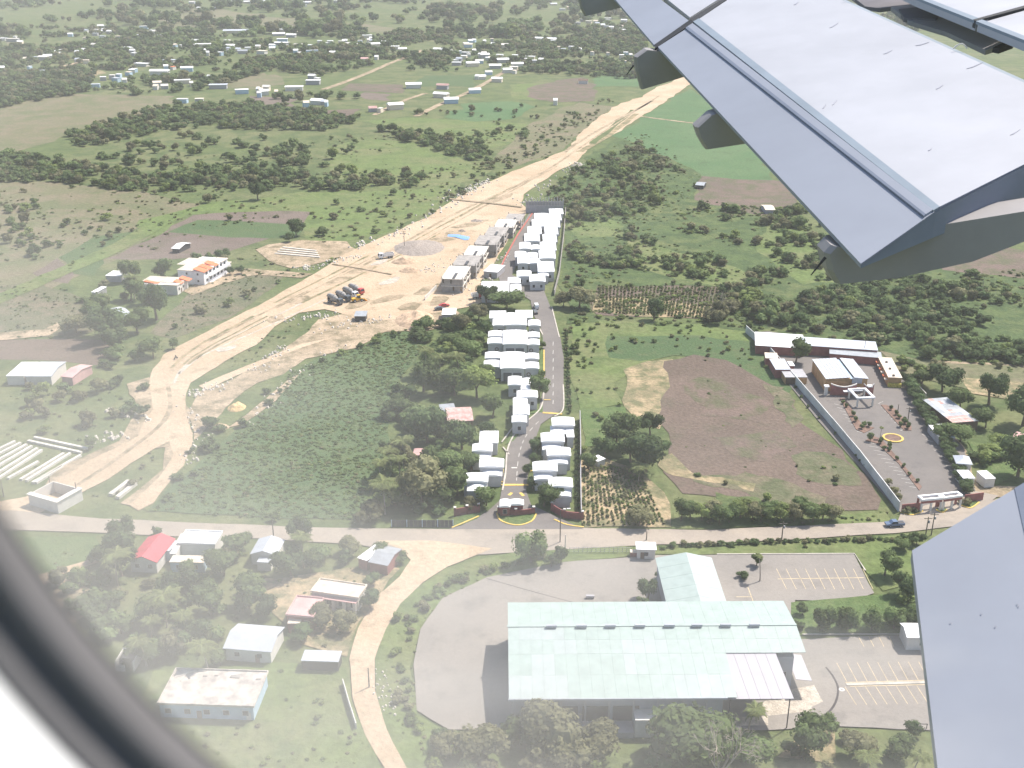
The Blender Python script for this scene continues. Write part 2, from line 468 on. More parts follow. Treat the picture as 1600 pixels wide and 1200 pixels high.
sheet('dirt_road', road_poly, ZD + .02, DIRT, .8, 4)
sheet('dirt_track', [(310,604),(400,566),(470,538),(520,528),(468,545),(400,574),(322,610)], ZD + .028, DIRT, .3, 3)
sheet('dirt_track', [(380,664),(430,628),(470,580),(452,590),(410,628),(360,668)], ZD + .024, DIRT2, .5, 3)
strip('dirt_track', [(505,140),(540,128),(580,112),(612,98),(640,88),(660,78)], 7, ZD, DIRT2, amp=.3)
strip('dirt_track', [(585,180),(612,166),(640,154),(665,146)], 5, ZD, DIRT2, amp=.3)
strip('dirt_track', [(650,182),(690,162),(728,146),(762,128),(795,108),(830,88)], 6, ZD, DIRT2, amp=.3)
strip('dirt_track', [(55,118),(90,106),(130,96)], 8, ZD, DIRT2, amp=.3)
strip('dirt_track', [(985,48),(1000,58),(1010,64)], 6, ZD, DIRT2, amp=.3)
strip('dirt_track', [(1000,182),(1030,186),(1094,194)], 4, ZD, DIRT2, amp=.3)
strip('dirt_track', [(1440,566),(1520,568),(1600,573),(1700,580)], 2.5, ZD, DIRT2, amp=.3)
strip('grass_track', [(-20,476),(80,432),(180,388),(262,342)], 11, ZD, MEADOW, amp=.3)
# the main road, the curving lane below it
main_poly = [(-40,800),(20,799),(160,811),(320,818),(450,824),(600,827),(710,828),(910,826),(1100,829),(1250,823),(1400,816),(1442,806),(1520,792),(1610,765),(1720,740),(1720,790),(1610,800),(1500,822),(1400,834),(1200,846),(1000,853),(900,858),(840,862),(760,867),(640,868),(560,852),(430,844),(300,840),(160,834),(20,829),(-40,829)]
sheet('road', main_poly, ZD + .03, ROADG, .25, 4)
sheet('dirt_lane', [(590,846),(680,846),(770,858),(700,886),(660,912),(625,945),(602,985),(584,1030),(586,1080),(606,1140),(634,1200),(665,1250),(624,1250),(600,1200),(572,1150),(550,1090),(545,1030),(560,982),(592,930),(625,902),(641,876),(625,858)], ZD + .034, DIRT, .25, 3)
keep_clear([(-40,797),(20,797),(160,810),(320,817),(600,825),(710,826),(910,824),(1100,827),(1400,814),(1720,735),(1720,795),(1400,838),(900,860),(640,868),(-40,832)])
keep_clear(road_poly)
keep_clear([(590,840),(770,858),(640,925),(590,1030),(600,1120),(680,1250),(615,1250),(540,1080),(540,1030),(600,910)])
for p in ([(350,600),(450,545),(500,500),(560,480),(620,500),(650,515),(600,520),(560,545),(440,585),(300,690)],
          [(415,382),(545,378),(560,392),(455,418),(398,392)],
          [(40,440),(478,330),(478,375),(280,410),(110,445)], [(-60,180),(125,147),(282,158),(100,214),(-60,250)]):
    keep_clear(p)
# cracks and wheel tracks: long pale strips on the dirt road
for ln, w in (([(280,585),(330,545),(420,500),(500,460)], 1.2), ([(272,600),(300,565),(420,510),(510,468)], 1.0), ([(560,420),(640,375),(720,330),(840,275),(930,215),(1030,150)], 2.0),
              ([(120,760),(200,705),(262,650),(262,600)], 1.5), ([(880,240),(905,222),(960,190),(1020,158)], 3.0)):
    strip('wheel_track', ln, w, ZD + .036, CONCG if w < 1.3 else DIRT2, amp=.5)
_r = random.Random(12)
for k in range(16):
    c = catmull([(255,600),(300,555),(400,500),(500,450),(600,400),(700,345),(800,290),(880,245),(960,190)], 6)
    i0 = _r.randrange(len(c) - 14); seg = c[i0:i0 + _r.randrange(6, 13)]
    off = _r.uniform(-11, 11)
    strip('wheel_track', [(x + off * .5, y + off * (.5 + (x / 1600))) for x, y in seg], _r.uniform(.6, 1.6), ZD + .04 + k * .002, _r.choice((DIRT2, DIRT2, DIRT2, SAND)), amp=.7)
for k, q in enumerate([(520,440),(560,425),(610,440),(660,455),(600,470),(700,440),(740,420),(640,480),(470,470),(430,500),(350,545),(700,370),(740,350),(780,310),(600,410),(560,475),(690,470)]):
    a = _r.uniform(12, 30); b = _r.uniform(3, 7)
    sheet('bare_patch', [(q[0] + a * math.cos(t), q[1] + b * math.sin(t) - a * .25 * math.cos(t)) for t in (0, .8, 1.6, 2.4, 3.2, 4, 4.8, 5.6)], ZD + .08 + k * .003, (DIRT2, DIRT2, CONCG, DIRT2)[k % 4], 2.2, 3)
strip('spoil_ridge', [(700,312),(760,318),(815,325)], 2.2, ZD + .02, DIRT2, h=.5, amp=.5)
strip('spoil_ridge', [(520,414),(560,420),(612,430)], 1.2, ZD + .02, DIRT2, h=.35, amp=.5)
strip('gravel_verge', [(905,238),(950,212),(995,178)], 5, ZD + .03, SAND, amp=.6)
strip('gravel_verge', [(925,225),(960,196),(990,172)], 5, ZD + .034, GRASS, amp=.7)

# ------------------------------------------------------------------ asphalt yards
lot = [(652,1112),(646,1040),(656,985),(692,936),(762,903),(880,880),(1025,868),(1335,866),(1366,928),(1330,940),(1240,938),(1236,1000),(1452,992),(1600,985),(1640,1150),(1300,1136),(1190,1142),(700,1142)]
sheet('parking_area', lot, ZD + .04, ASPH, .3, 4)
keep_clear(lot)
motel_lot = [(1168,522),(1200,518),(1370,548),(1412,594),(1505,700),(1524,768),(1408,802),(1400,796),(1280,660)]
sheet('motel_forecourt', motel_lot, ZD + .04, ASPH2, 0, 4)
sheet('motel_driveway', [(1408,802),(1524,768),(1560,775),(1530,798),(1445,812),(1400,820)], ZD + .044, ROADG, .2, 3)
keep_clear(motel_lot)
est = [(700,828),(722,822),(762,800),(781,783),(787,745),(793,702),(812,668),(842,642),(850,600),(850,560),(845,512),(833,492),(829,470),(808,456),(782,442),(776,425),(800,380),(830,328),(848,330),(818,390),(800,430),(820,441),(850,455),(864,490),(876,530),(881,560),(880,640),(862,652),(845,664),(832,700),(826,735),(822,768),(830,790),(860,804),(912,828)]
sheet('estate_street', est, ZD + .048, ASPH2, 0, 4)
keep_clear([(700,830),(770,785),(720,760),(720,690),(748,665),(790,650),(790,590),(752,580),(752,500),(760,440),(800,350),(830,325),(885,325),(880,420),(870,470),(905,640),(905,828)])
sheet('lawn', [(706,826),(722,806),(748,803),(762,797),(745,812),(722,821)], ZD + .056, LAWN, 0)
sheet('lawn', [(776,797),(835,797),(838,806),(828,818),(808,823),(790,820),(778,812)], ZD + .056, LAWN, 0)
sheet('lawn', [(842,640),(848,632),(848,645),(820,648)], ZD + .056, LAWN, 0)
sheet('lawn', [(843,560),(848,520),(849,590),(842,590)], ZD + .056, LAWN, 0)
sheet('lawn', [(802,690),(818,672),(800,672),(790,695)], ZD + .056, LAWN, 0)
sheet('lawn', [(1236,942),(1366,930),(1450,930),(1470,990),(1300,992),(1238,994)], ZD + .06, LAWN, .4)
sheet('concrete_apron', [(1190,1102),(1210,1083),(1272,1072),(1281,1090),(1286,1098),(1268,1106),(1268,1113),(1235,1116),(1200,1120)], ZD + .05, CONCG, 0)
sheet('concrete_apron', [(790,1128),(1200,1120),(1200,1134),(790,1140)], ZD + .05, CONCG, .3)
for k, ln in enumerate(([(706,826),(725,818),(748,808)], [(776,803),(783,815),(808,822),(830,816),(838,804)], [(866,813),(885,821),(912,825)],
           [(785,768),(790,740),(794,700),(812,669),(844,640),(850,610)], [(850,590),(850,548)], [(842,512),(848,524)], [(862,480),(874,528)], [(880,602),(880,640),(866,652)],
           [(768,759),(785,759)], [(786,735),(784,755)], [(786,700),(796,712)], [(848,626),(860,626)], [(848,646),(862,646)], [(826,738),(836,736)], [(812,655),(784,692)])):
    strip('kerb', ln, .45, ZD + .05, YEL if k in (0,1,2,8,9,11,12,13,4) else KERB, h=.14)
strip('red_kerb', [(777,432),(790,402),(810,366),(832,334)], .7, ZD + .05, mat('red_painted_kerb', (.45,.12,.09), .8, .15, 1), h=.25, curve=False)
strip('speed_hump', [(786,759),(826,759)], 1.0, ZD + .05, YEL, h=.08, curve=False)
strip('speed_hump', [(848,646),(878,648)], 1.0, ZD + .05, YEL, h=.08, curve=False)
for ln in ([(795,775),(800,771)], [(813,771),(818,776)]):
    strip('road_arrow', ln, .9, ZD + .06, YEL, curve=False)
for i in range(9):
    t0 = i / 9.0
    c = catmull([(807,752),(811,712),(822,682),(846,655)], 12)
    a = c[int(t0 * 35)]; b = c[min(int(t0 * 35) + 2, len(c) - 1)]
    strip('centre_line', [a, b], .16, ZD + .058, WHITE_LINE, curve=False)
for i in range(8):
    strip('centre_line', [(864, 632 - i * 13), (864.5, 626 - i * 13)], .16, ZD + .058, WHITE_LINE, curve=False)
strip('road_marking', [(799,732),(808,732)], .6, ZD + .058, WHITE_LINE, curve=False)

# parking lines
def pline(a, b, w=.13, m=PALE_LINE):
    strip('parking_line', [a, b], w, ZD + .062, m, curve=False)
for i in range(11):
    x = 1306 + i * 16.0
    pline((x + 1, 1037 + i * -.2), (x + 17, 1067 - i * .3))
    pline((x + 14, 1075 - i * .3), (x + 32, 1103 - i * .3))
pline((1320, 1068), (1500, 1063), .22); pline((1328, 1074), (1500, 1070), .22)
strip('median_strip', [(1322, 1071.2), (1500, 1066.5)], .8, ZD + .05, KERB, h=.1, curve=False)
for i in range(4):
    pline((1341 + i * 16, 996), (1350 + i * 15.5, 1012))
for i in range(10):
    x = 1213 + i * 15
    pline((x, 890), (x + 16, 922))
pline((1215, 906), (1350, 904), .22)
pline((1150, 934), (1175, 934), .2); pline((1168, 918), (1177, 942), .2)
strip('kerb', [(1120, 867.5), (1335, 866.5), (1352, 893)], .35, ZD + .05, KERB, h=.14, curve=False)
strip('kerb', [(1254, 993), (1440, 992.5)], .35, ZD + .062, KERB, h=.14, curve=False)
strip('drain_channel', [(1290, 1044), (1302, 1060), (1309, 1078), (1305, 1100), (1292, 1117), (1275, 1122)], .45, ZD + .052, mat('tar_line', (.09,.08,.08), .9, .2, 1), amp=.6)
strip('drain_channel', [(760, 905), (830, 925), (905, 945)], .2, ZD + .052, MATS['tar_line'], amp=.6)
for i in range(9):
    a = G(1318 + i * 21.5, 617 + i * 19, 0)
# motel forecourt planted islands
mi1 = [(1312,624),(1320,624),(1346,664),(1366,670),(1350,678),(1337,672)]
mi2 = [(1384,634),(1398,640),(1424,668),(1424,674),(1412,674),(1392,652),(1376,634)]
mi3 = [(1352,690),(1362,682),(1378,688),(1440,762),(1436,768),(1404,726),(1370,694)]
for p in (mi1, mi2, mi3):
    pts = W(p)
    o = MB().prism([tuple(q) for q in pts], ZD + .04, ZD + .2).build('planted_island', mat('reddish_planter_soil', (.21,.135,.105), .9, .2, .6)); o['kind'] = 'structure'
def lot_line(a, b): strip('parking_line', [a, b], .12, ZD + .062, WHITE_LINE, curve=False)
for i in range(9): lot_line((1312 + i * 4.5, 634 + i * 5.4), (1303 + i * 4.5, 637 + i * 5.4 - 5))
for i in range(12): lot_line((1366 + i * 6.2, 694 + i * 6.3), (1352 + i * 6.2, 692 + i * 6.3))
for i in range(12): lot_line((1440 + i * 6.2, 680 + i * 8.0), (1452 + i * 6.2, 684 + i * 8.0))
for i in range(8): lot_line((1380 + i * 5, 628 + i * 6), (1372 + i * 5, 632 + i * 6))
for p in ([(1407,802),(1425,806),(1442,800),(1440,795),(1420,798)], [(1462,798),(1472,802),(1480,798),(1476,794),(1464,795)], [(1500,790),(1516,795),(1530,786),(1520,782)]):
    sheet('lawn', p, ZD + .07, LAWN, 0)
    strip('kerb', p[:3], .4, ZD + .06, YEL, h=.14)
# ------------------------------------------------------------------ building materials
WHITE = mat('white_roof_coating', (.86,.86,.85), .55, .03, .3)
OFFW = mat('off_white_render', (.66,.63,.58), .85, .06, .4)
ESTW = mat('estate_wall_paint', (.58,.57,.57), .85, .06, .5)
GREYW = mat('grey_render', (.40,.39,.40), .85, .08, .5)
CEMENT = mat('raw_cement', (.36,.335,.31), .9, .15, .5, bump=.02)
BEIGE = mat('beige_concrete_roof', (.62,.56,.46), .9, .16, .35)
CREAM = mat('cream_concrete_roof', (.72,.62,.50), .9, .14, .35)
STAINED = mat('stained_concrete_roof', (.70,.64,.56), .9, .1, .45, (.30,.27,.25), detail=9)
TIN = mat('galvanised_roof', (.38,.40,.42), .45, .1, .5, metallic=.15)
TINW = mat('pale_metal_roof', (.52,.55,.59), .45, .05, .4, metallic=.1)
RUST = mat('rusty_red_roof', (.42,.20,.17), .8, .1, .8, (.62,.50,.46))
REDR = mat('red_metal_roof', (.55,.08,.10), .6, .1, .3)
PINKR = mat('faded_pink_roof', (.62,.38,.36), .7, .12, .3)
ORANGE = mat('orange_tile_roof', (.80,.22,.10), .8, .12, .6)
BLUEW = mat('pale_blue_wall', (.42,.55,.66), .85, .06, .5)
GLASS = mat('dark_window_glass', (.035,.040,.050), .25, .2, 1)
DOOR = mat('brown_door', (.16,.10,.07), .7, .1, 2)
REDW = mat('dull_red_wall', (.30,.12,.11), .85, .12, .5)
OCHRE = mat('ochre_wall', (.48,.30,.15), .85, .12, .4)
WALLC = mat('white_boundary_wall', (.62,.62,.60), .85, .12, .15)
MINT = mat('mint_roof_panel', (.345,.42,.385), .5, .06, .35)
MINT2 = mat('pale_mint_roof_panel', (.36,.43,.40), .5, .05, .5)
MINT3 = mat('bleached_roof_panel', (.385,.44,.425), .5, .05, .3)
PINKP = mat('rosy_white_canopy', (.42,.40,.425), .5, .03, .2)
SHADEW = mat('blue_grey_wall', (.40,.42,.46), .85, .06, .3)
SHADEDARK = mat('garage_shade', (.17,.17,.18), .8, .1, .8)  # dark tone that paints in the shade inside the garage openings
DARKM = mat('dark_metal', (.06,.06,.065), .5, .1, 1)
WOODP = mat('weathered_pole_wood', (.14,.12,.10), .9, .2, 2)
BEAMC = mat('precast_concrete', (.66,.62,.55), .85, .1, .5)

def frame3(A, B, C, z):
    "rectangle from three photograph points lying at height z: near-left, near-right, far-left corner"
    a, b, c = G(*A, z).xy, G(*B, z).xy, G(*C, z).xy
    ux = (b - a); w = ux.length; ux.normalize()
    uy = Vector((-ux.y, ux.x))
    d = max(.5, (c - a).dot(uy))
    return a, math.atan2(ux.y, ux.x), w, d

def roof_part(kind, w, d, h, rh, oh, m, parent, name='roof', x0=0, y0=0, th=.14):
    mb = MB()
    X0, X1, Y0, Y1 = x0 - oh, x0 + w + oh, y0 - oh, y0 + d + oh
    cx, cy = (X0 + X1) / 2, (Y0 + Y1) / 2
    if kind == 'flat':
        mb.box(X0, Y0, h, X1, Y1, h + th + .02)
    elif kind == 'parapet':
        mb.box(X0, Y0, h, X1, Y1, h + .12)
        t = .2
        mb.box(X0, Y0, h + .12, X1, Y0 + t, h + .45); mb.box(X0, Y1 - t, h + .12, X1, Y1, h + .45)
        mb.box(X0, Y0 + t, h + .12, X0 + t, Y1 - t, h + .45); mb.box(X1 - t, Y0 + t, h + .12, X1, Y1 - t, h + .45)
    elif kind in ('gable', 'gabley'):
        if kind == 'gable': rr = [(X0, cy), (X1, cy)]; e = [(X0, Y0), (X1, Y0), (X1, Y1), (X0, Y1)]
        if kind == 'gable':
            v = [(X0,Y0,h),(X1,Y0,h),(X1,cy,h+rh),(X0,cy,h+rh),(X1,Y1,h),(X0,Y1,h)]
            f = [(0,1,2,3),(3,2,4,5)]
        else:
            v = [(X0,Y1,h),(X0,Y0,h),(cx,Y0,h+rh),(cx,Y1,h+rh),(X1,Y0,h),(X1,Y1,h)]
            f = [(0,1,2,3),(3,2,4,5)]
        n = len(v)
        v2 = [(p[0], p[1], p[2] - th) for p in v]
        mb.add(v + v2, f + [tuple(i + n for i in reversed(q)) for q in f] + [(0,n,n+1,1),(1,n+1,n+2,2),(2,n+2,n+4,4),(4,n+4,n+5,5),(5,n+5,n+3,3),(3,n+3,n,0)])
    elif kind == 'hip':
        k = min((X1 - X0), (Y1 - Y0)) * .42
        if X1 - X0 > Y1 - Y0: r1, r2 = (X0 + k, cy), (X1 - k, cy)
        else: r1, r2 = (cx, Y0 + k), (cx, Y1 - k)
        v = [(X0,Y0,h),(X1,Y0,h),(X1,Y1,h),(X0,Y1,h),(*r1,h+rh),(*r2,h+rh)]
        if X1 - X0 > Y1 - Y0: f = [(0,1,5,4),(1,2,5),(2,3,4,5),(3,0,4)]
        else: f = [(0,1,4),(1,2,5,4),(2,3,5),(3,0,4,5)]
        v += [(X0,Y0,h-th),(X1,Y0,h-th),(X1,Y1,h-th),(X0,Y1,h-th)]
        f += [(0,6,7,1),(1,7,8,2),(2,8,9,3),(3,9,6,0),(9,8,7,6)]
        mb.add(v, f)
    elif kind == 'vault':      # low barrel across x with rounded shoulders
        n = 10
        v = []; f = []
        for i in range(n + 1):
            t = -1 + 2 * i / n
            z = h + rh * (1 - abs(t) ** 2.6)
            x = cx + t * (X1 - X0) / 2
            v += [(x, Y0, z), (x, Y1, z), (x, Y0, h - th), (x, Y1, h - th)]
        for i in range(n):
            b = i * 4
            f += [(b, b + 4, b + 5, b + 1), (b, b + 2, b + 6, b + 4), (b + 1, b + 5, b + 7, b + 3)]
        f += [(0, 1, 3, 2), (n * 4, n * 4 + 2, n * 4 + 3, n * 4 + 1)]
        mb.add(v, f)
    elif kind == 'shed':
        v = [(X0,Y0,h),(X1,Y0,h),(X1,Y1,h+rh),(X0,Y1,h+rh)]
        v += [(p[0],p[1],p[2]-th) for p in v]
        mb.add(v, [(0,1,2,3),(7,6,5,4),(0,4,5,1),(1,5,6,2),(2,6,7,3),(3,7,4,0)])
    return mb.build(name, m, parent)

def walls_part(w, d, h, m, parent, roof, rh, x0=0, y0=0, name='wall', z0=0):
    mb = MB()
    mb.box(x0, y0, z0, x0 + w, y0 + d, h - .02)
    if roof == 'gable':
        for x in (x0 + .02, x0 + w - .14):
            mb.add([(x,y0,h-.02),(x,y0+d,h-.02),(x,y0+d/2,h+rh-.18),(x+.12,y0,h-.02),(x+.12,y0+d,h-.02),(x+.12,y0+d/2,h+rh-.18)], [(0,2,1),(3,4,5),(0,1,4,3),(1,2,5,4),(2,0,3,5)])
    if roof == 'gabley':
        for y in (y0 + .02, y0 + d - .14):
            mb.add([(x0,y,h-.02),(x0+w,y,h-.02),(x0+w/2,y,h+rh-.18),(x0,y+.12,h-.02),(x0+w,y+.12,h-.02),(x0+w/2,y+.12,h+rh-.18)], [(0,1,2),(3,5,4),(0,3,4,1),(1,4,5,2),(2,5,3,0)])
    return mb.build(name, m, parent)

def window(parent, x, z, w=1.1, h=1.1, y=0.0, face='front', wallw=0, fm=None):
    fm = fm or OFFW
    f = MB(); p = MB()
    if face == 'front':
        f.box(x - w/2 - .08, y - .06, z - h/2 - .08, x + w/2 + .08, y + .02, z + h/2 + .08)
        p.box(x - w/2, y - .09, z - h/2, x + w/2, y - .05, z + h/2)
    else:
        X = wallw
        f.box(X - .02, y - w/2 - .08, z - h/2 - .08, X + .06, y + w/2 + .08, z + h/2 + .08)
        p.box(X + .05, y - w/2, z - h/2, X + .09, y + w/2, z + h/2)
    o = f.build('window', fm, parent)
    p.build('pane', GLASS, o)
    return o
def door(parent, x, w=1.0, h=2.1, y=0.0, m=None, face='front', wallw=0):
    b = MB()
    if face == 'front': b.box(x - w/2, y - .07, 0, x + w/2, y + .02, h)
    else: b.box(wallw - .02, x - w/2, 0, wallw + .07, x + w/2, h)
    return b.build('door', m or DOOR, parent)

def house(name, label, A, B, C, h, roof='flat', wm=None, rm=None, rh=1.0, oh=.3, cat='house', group=None, wins=0, sidewins=0, doorx=None, zref=None):
    wm = wm or OFFW; rm = rm or WHITE
    a, ang, w, d = frame3(A, B, C, h if zref is None else zref)
    t = thing(name, (a.x, a.y, 0), label, cat, group, ang)
    walls_part(w - 2 * oh, d - 2 * oh, h, wm, t, roof, rh, oh, oh)
    roof_part(roof, w - 2 * oh, d - 2 * oh, h, rh, oh, rm, t, x0=oh, y0=oh)
    for i in range(wins):
        window(t, oh + (w - 2 * oh) * (i + .5) / wins, h * .55, 1.1, 1.0, oh)
    for i in range(sidewins):
        window(t, 0, h * .55, 1.1, 1.0, oh + (d - 2 * oh) * (i + .5) / sidewins, 'side', w - oh)
    if doorx is not None: door(t, oh + (w - 2 * oh) * doorx, y=oh)
    ux = Vector((math.cos(ang), math.sin(ang))); uy = Vector((-ux.y, ux.x))
    EXCL.append([tuple(a - ux - uy), tuple(a + ux * (w + 1) - uy), tuple(a + ux * (w + 1) + uy * (d + 1)), tuple(a - ux + uy * (d + 1))])
    return t, w, d

def R3(x0, y0, x1, y1, skew=0):
    "near-left, near-right, far-left corners of an upright roof rectangle in the photograph"
    return (x0, y1), (x1, y1), (x0 + skew, y0)

# ------------------------------------------------------------------ estate houses with white stepped roofs
def estate(label, roofs, h=4.6, wall=None, emblem=None, group='white roofed houses of the estate', name='estate_house', kinds=None):
    "roofs: list of photograph rectangles (x0,y0,x1,y1,kind,height)"
    x0, y1 = roofs[0][0], roofs[0][3]
    hh = roofs[0][5] if len(roofs[0]) > 5 else h
    o0 = G(x0, y1, hh)
    t = thing(name, (o0.x, o0.y, 0), label, 'house', group)
    for k, rf in enumerate(roofs):
        X0, Y0, X1, Y1 = rf[:4]
        kind = rf[4] if len(rf) > 4 else 'vault'
        hz = rf[5] if len(rf) > 5 else h
        X0 -= .6; X1 += .6; Y0 -= .9
        a = G(X0, Y1, hz); b = G(X1, Y1, hz); c = G((X0 + X1) / 2, Y0, hz + (.35 if kind != 'flat' else 0))
        w = b.x - a.x; d = c.y - a.y
        lx, ly = a.x - o0.x, a.y - o0.y
        oh = .25
        mz = -.004 * k
        roof_part(kind, w - 2 * oh, d - 2 * oh, hz + mz, .38 if kind == 'vault' else .9, oh, WHITE, t, x0=lx + oh, y0=ly + oh, th=.22)
        walls_part(w - 2 * oh - .01 * k, d - 2 * oh, hz + mz, wall or ESTW, t, 'flat', 0, lx + oh + .005 * k, ly + oh)
        if w > 3:
            n = max(1, int(w / 3.2))
            if n > 1 or k == 0:
                for i in range(n):
                    window(t, lx + oh + (w - 2 * oh) * (i + .5) / n, hz * .5, 1.0, 1.3, ly + oh)
        EXCL.append([(a.x - .5, a.y - .5), (b.x + .5, a.y - .5), (b.x + .5, c.y + .5), (a.x - .5, c.y + .5)])
    return t, o0

def ring(t, x, z, y):
    b = MB()
    n = 14
    v = []; f = []
    for i in range(n):
        a = 6.283 * i / n
        for r_ in (.5, .75):
            v += [(x + r_ * math.cos(a), y - .10, z + r_ * math.sin(a))]
    for i in range(n):
        j = (i + 1) % n
        f.append((2 * i, 2 * i + 1, 2 * j + 1, 2 * j))
    v += [(p[0], p[1] + .12, p[2]) for p in v]
    m = 2 * n
    f += [(m + 2*((i+1)%n)+1, m + 2*i+1, 2*i+1, 2*((i+1)%n)+1) for i in range(n)]
    b.add(v, f)
    b.build('round_window', DOOR, t)

E = 5.0; LO = 3.6
sides = [
 ('nearest the gate on the east side of the estate street', [(858,746,895,761,'vault',E),(863,761,892,776,'vault',LO)]),
 ('second from the gate, east side, stepped toward the street', [(833,721,871,736,'vault',E),(835,736,863,750,'vault',LO)]),
 ('third from the gate on the east side, its grey wall showing', [(855,699,892,712,'vault',E),(857,712,887,725,'vault',LO)]),
 ('fourth from the gate on the east side, beside two dark trees', [(846,676,882,690,'vault',E),(848,690,876,703,'vault',LO)]),
 ('fifth on the east side, with a wing along the wall', [(863,652,898,665,'vault',E),(861,665,884,678,'vault',LO),(886,665,897,684,'flat',LO)]),
 ('nearest the gate on the west side, partly behind a tree', [(724,739,762,753,'vault',E),(730,753,760,767,'hip',LO)]),
 ('second from the gate on the west side, with a round window', [(749,716,787,730,'vault',E),(754,730,784,744,'vault',LO)]),
 ('third from the gate on the west side, before the hipped roof', [(738,693,769,705,'vault',E),(738,705,766,718,'vault',LO)]),
 ('fourth from the gate on the west side, a single hipped roof', [(749,672,778,692,'hip',LO + .6)]),
]
for lb, rf in sides:
    t, o0 = estate('white roofed estate house ' + lb, rf)
    if 'round window' in lb or 'second from the gate on the west' in lb:
        ring(t, 2.8, 1.6, -2.2)
mids = [
 ('at the street bend, hipped and turned', [(765,485,790,497,'hip',3.6)]),
 ('just west of the street, broad hipped roof above the duplexes', [(806,484,832,496,'hip',3.6),(790,489,806,497,'vault',3.4)]),
]
for lb, rf in mids: estate('white roofed estate house ' + lb, rf)
for i, (lb, y, rows_, xc) in enumerate([
    ('topmost wide white duplex, one roof row', 497, [(770,498,790,509),(790,496,823,508),(826,500,844,509)], 0),
    ('middle wide white duplex with two rows of wings', 516, [(786,516,824,538),(763,517,786,526),(824,519,843,527),(762,528,786,537),(824,530,843,539)], 0),
    ('lowest wide white duplex with two rows of wings', 550, [(782,550,820,576),(758,550,782,560),(820,552,842,561),(756,563,782,574),(820,566,842,576)], 0)]):
    rf = [(a, b_, c, d, 'vault', 5.0 if k == (1 if i == 0 else 0) else 4.2) for k, (a, b_, c, d) in enumerate(rows_)]
    t, o0 = estate(lb + ' beside the estate street', rf, group='wide white duplexes')
    q = rows_[1 if i == 0 else 0]
    a = G(q[0], q[3], 5.0); b = G(q[2], q[3], 5.0); wq = (b.x - a.x)
    for k in (0, 1):
        MB().box(a.x - o0.x + wq * (.12 + .4 * k), a.y - o0.y + .12, .05, a.x - o0.x + wq * (.46 + .4 * k), a.y - o0.y + .3, 3.3).build('garage_opening', SHADEDARK, t)  # solid dark boxes stand in for the shaded openings
    a = G(rows_[-2 if i else 0][0] + 14, rows_[-2 if i else 0][3], 4.2); ring(t, a.x - o0.x, 1.9, a.y - o0.y + .25)
    a = G(rows_[-1][0] + 6, rows_[-1][3], 4.2); ring(t, a.x - o0.x, 1.9, a.y - o0.y + .25)
for lb, rf in [
 ('with a two part roof just below the duplexes', [(794,588,815,602,'vault',4.4),(816,591,831,600,'vault',3.8)]),
 ('small square one in the stepped west row', [(814,600,828,609,'vault',4.0)]),
 ('with the roof reaching the street tree', [(808,610,840,621,'vault',4.6)]),
 ('half hidden by grove leaves in the stepped row', [(802,621,824,631,'vault',4.2)]),
 ('with the tall bright roof beside the little lawn', [(802,631,827,648,'vault',4.4)]),
 ('lowest of the stepped west row, grey front showing', [(800,649,823,660,'vault',4.4)]),
]:
    estate('white roofed estate house ' + lb, rf)
ups = [
 ('broad one behind the bend tree, next to the red truck', [(752,441,795,458,'flat',4.4)]),
 ('hipped one beside the broad one at the bend', [(798,444,814,456,'hip',3.8)]),
 ('small kite shaped roof at the bottom of the upper street', [(794,433,813,442,'hip',3.6)]),
 ('long slanting one closing the upper row, with grey front', [(808,423,830,432,'vault',4.4),(828,429,852,440,'vault',4.4)]),
 ('big domed roof at the foot of the eastern upper row', [(841,408,866,424,'hip',5.0),(841,424,857,431,'vault',4.0)]),
 ('in the lowest pair of the upper row, left column', [(809,402,826,412,'vault',4.4),(827,404,844,412,'vault',4.2)]),
 ('second pair of the upper row', [(805,393,822,402,'vault',4.4),(824,395,840,403,'vault',4.2)]),
 ('third pair of the upper row, by the tarmac', [(812,379,829,389,'vault',4.4),(830,383,845,390,'vault',4.2)]),
 ('fourth house up the upper row, bright full width roof', [(820,365,843,377,'vault',4.6)]),
 ('fifth house up the upper row', [(825,354,846,365,'vault',4.6)]),
 ('sixth house up the upper row', [(832,343,852,354,'vault',4.6)]),
 ('seventh house up the upper row, last before the unfinished wall', [(836,333,856,343,'hip',4.6)]),
 ('back row house beside the perimeter, lowest but one', [(843,391,868,404,'vault',4.8)]),
 ('back row house, second from the dome', [(845,378,869,391,'vault',4.8)]),
 ('back row house, third from the dome', [(849,366,870,378,'vault',4.8)]),
 ('back row house, fourth from the dome', [(852,355,872,366,'vault',4.8)]),
 ('back row house, fifth from the dome', [(854,344,875,355,'vault',4.8)]),
 ('back row house, sixth from the dome', [(857,334,877,344,'vault',4.8)]),
 ('back row house at the far corner beside the column wall', [(859,326,880,334,'hip',4.8)]),
]
for lb, rf in ups: estate('white roofed estate house ' + lb, rf)
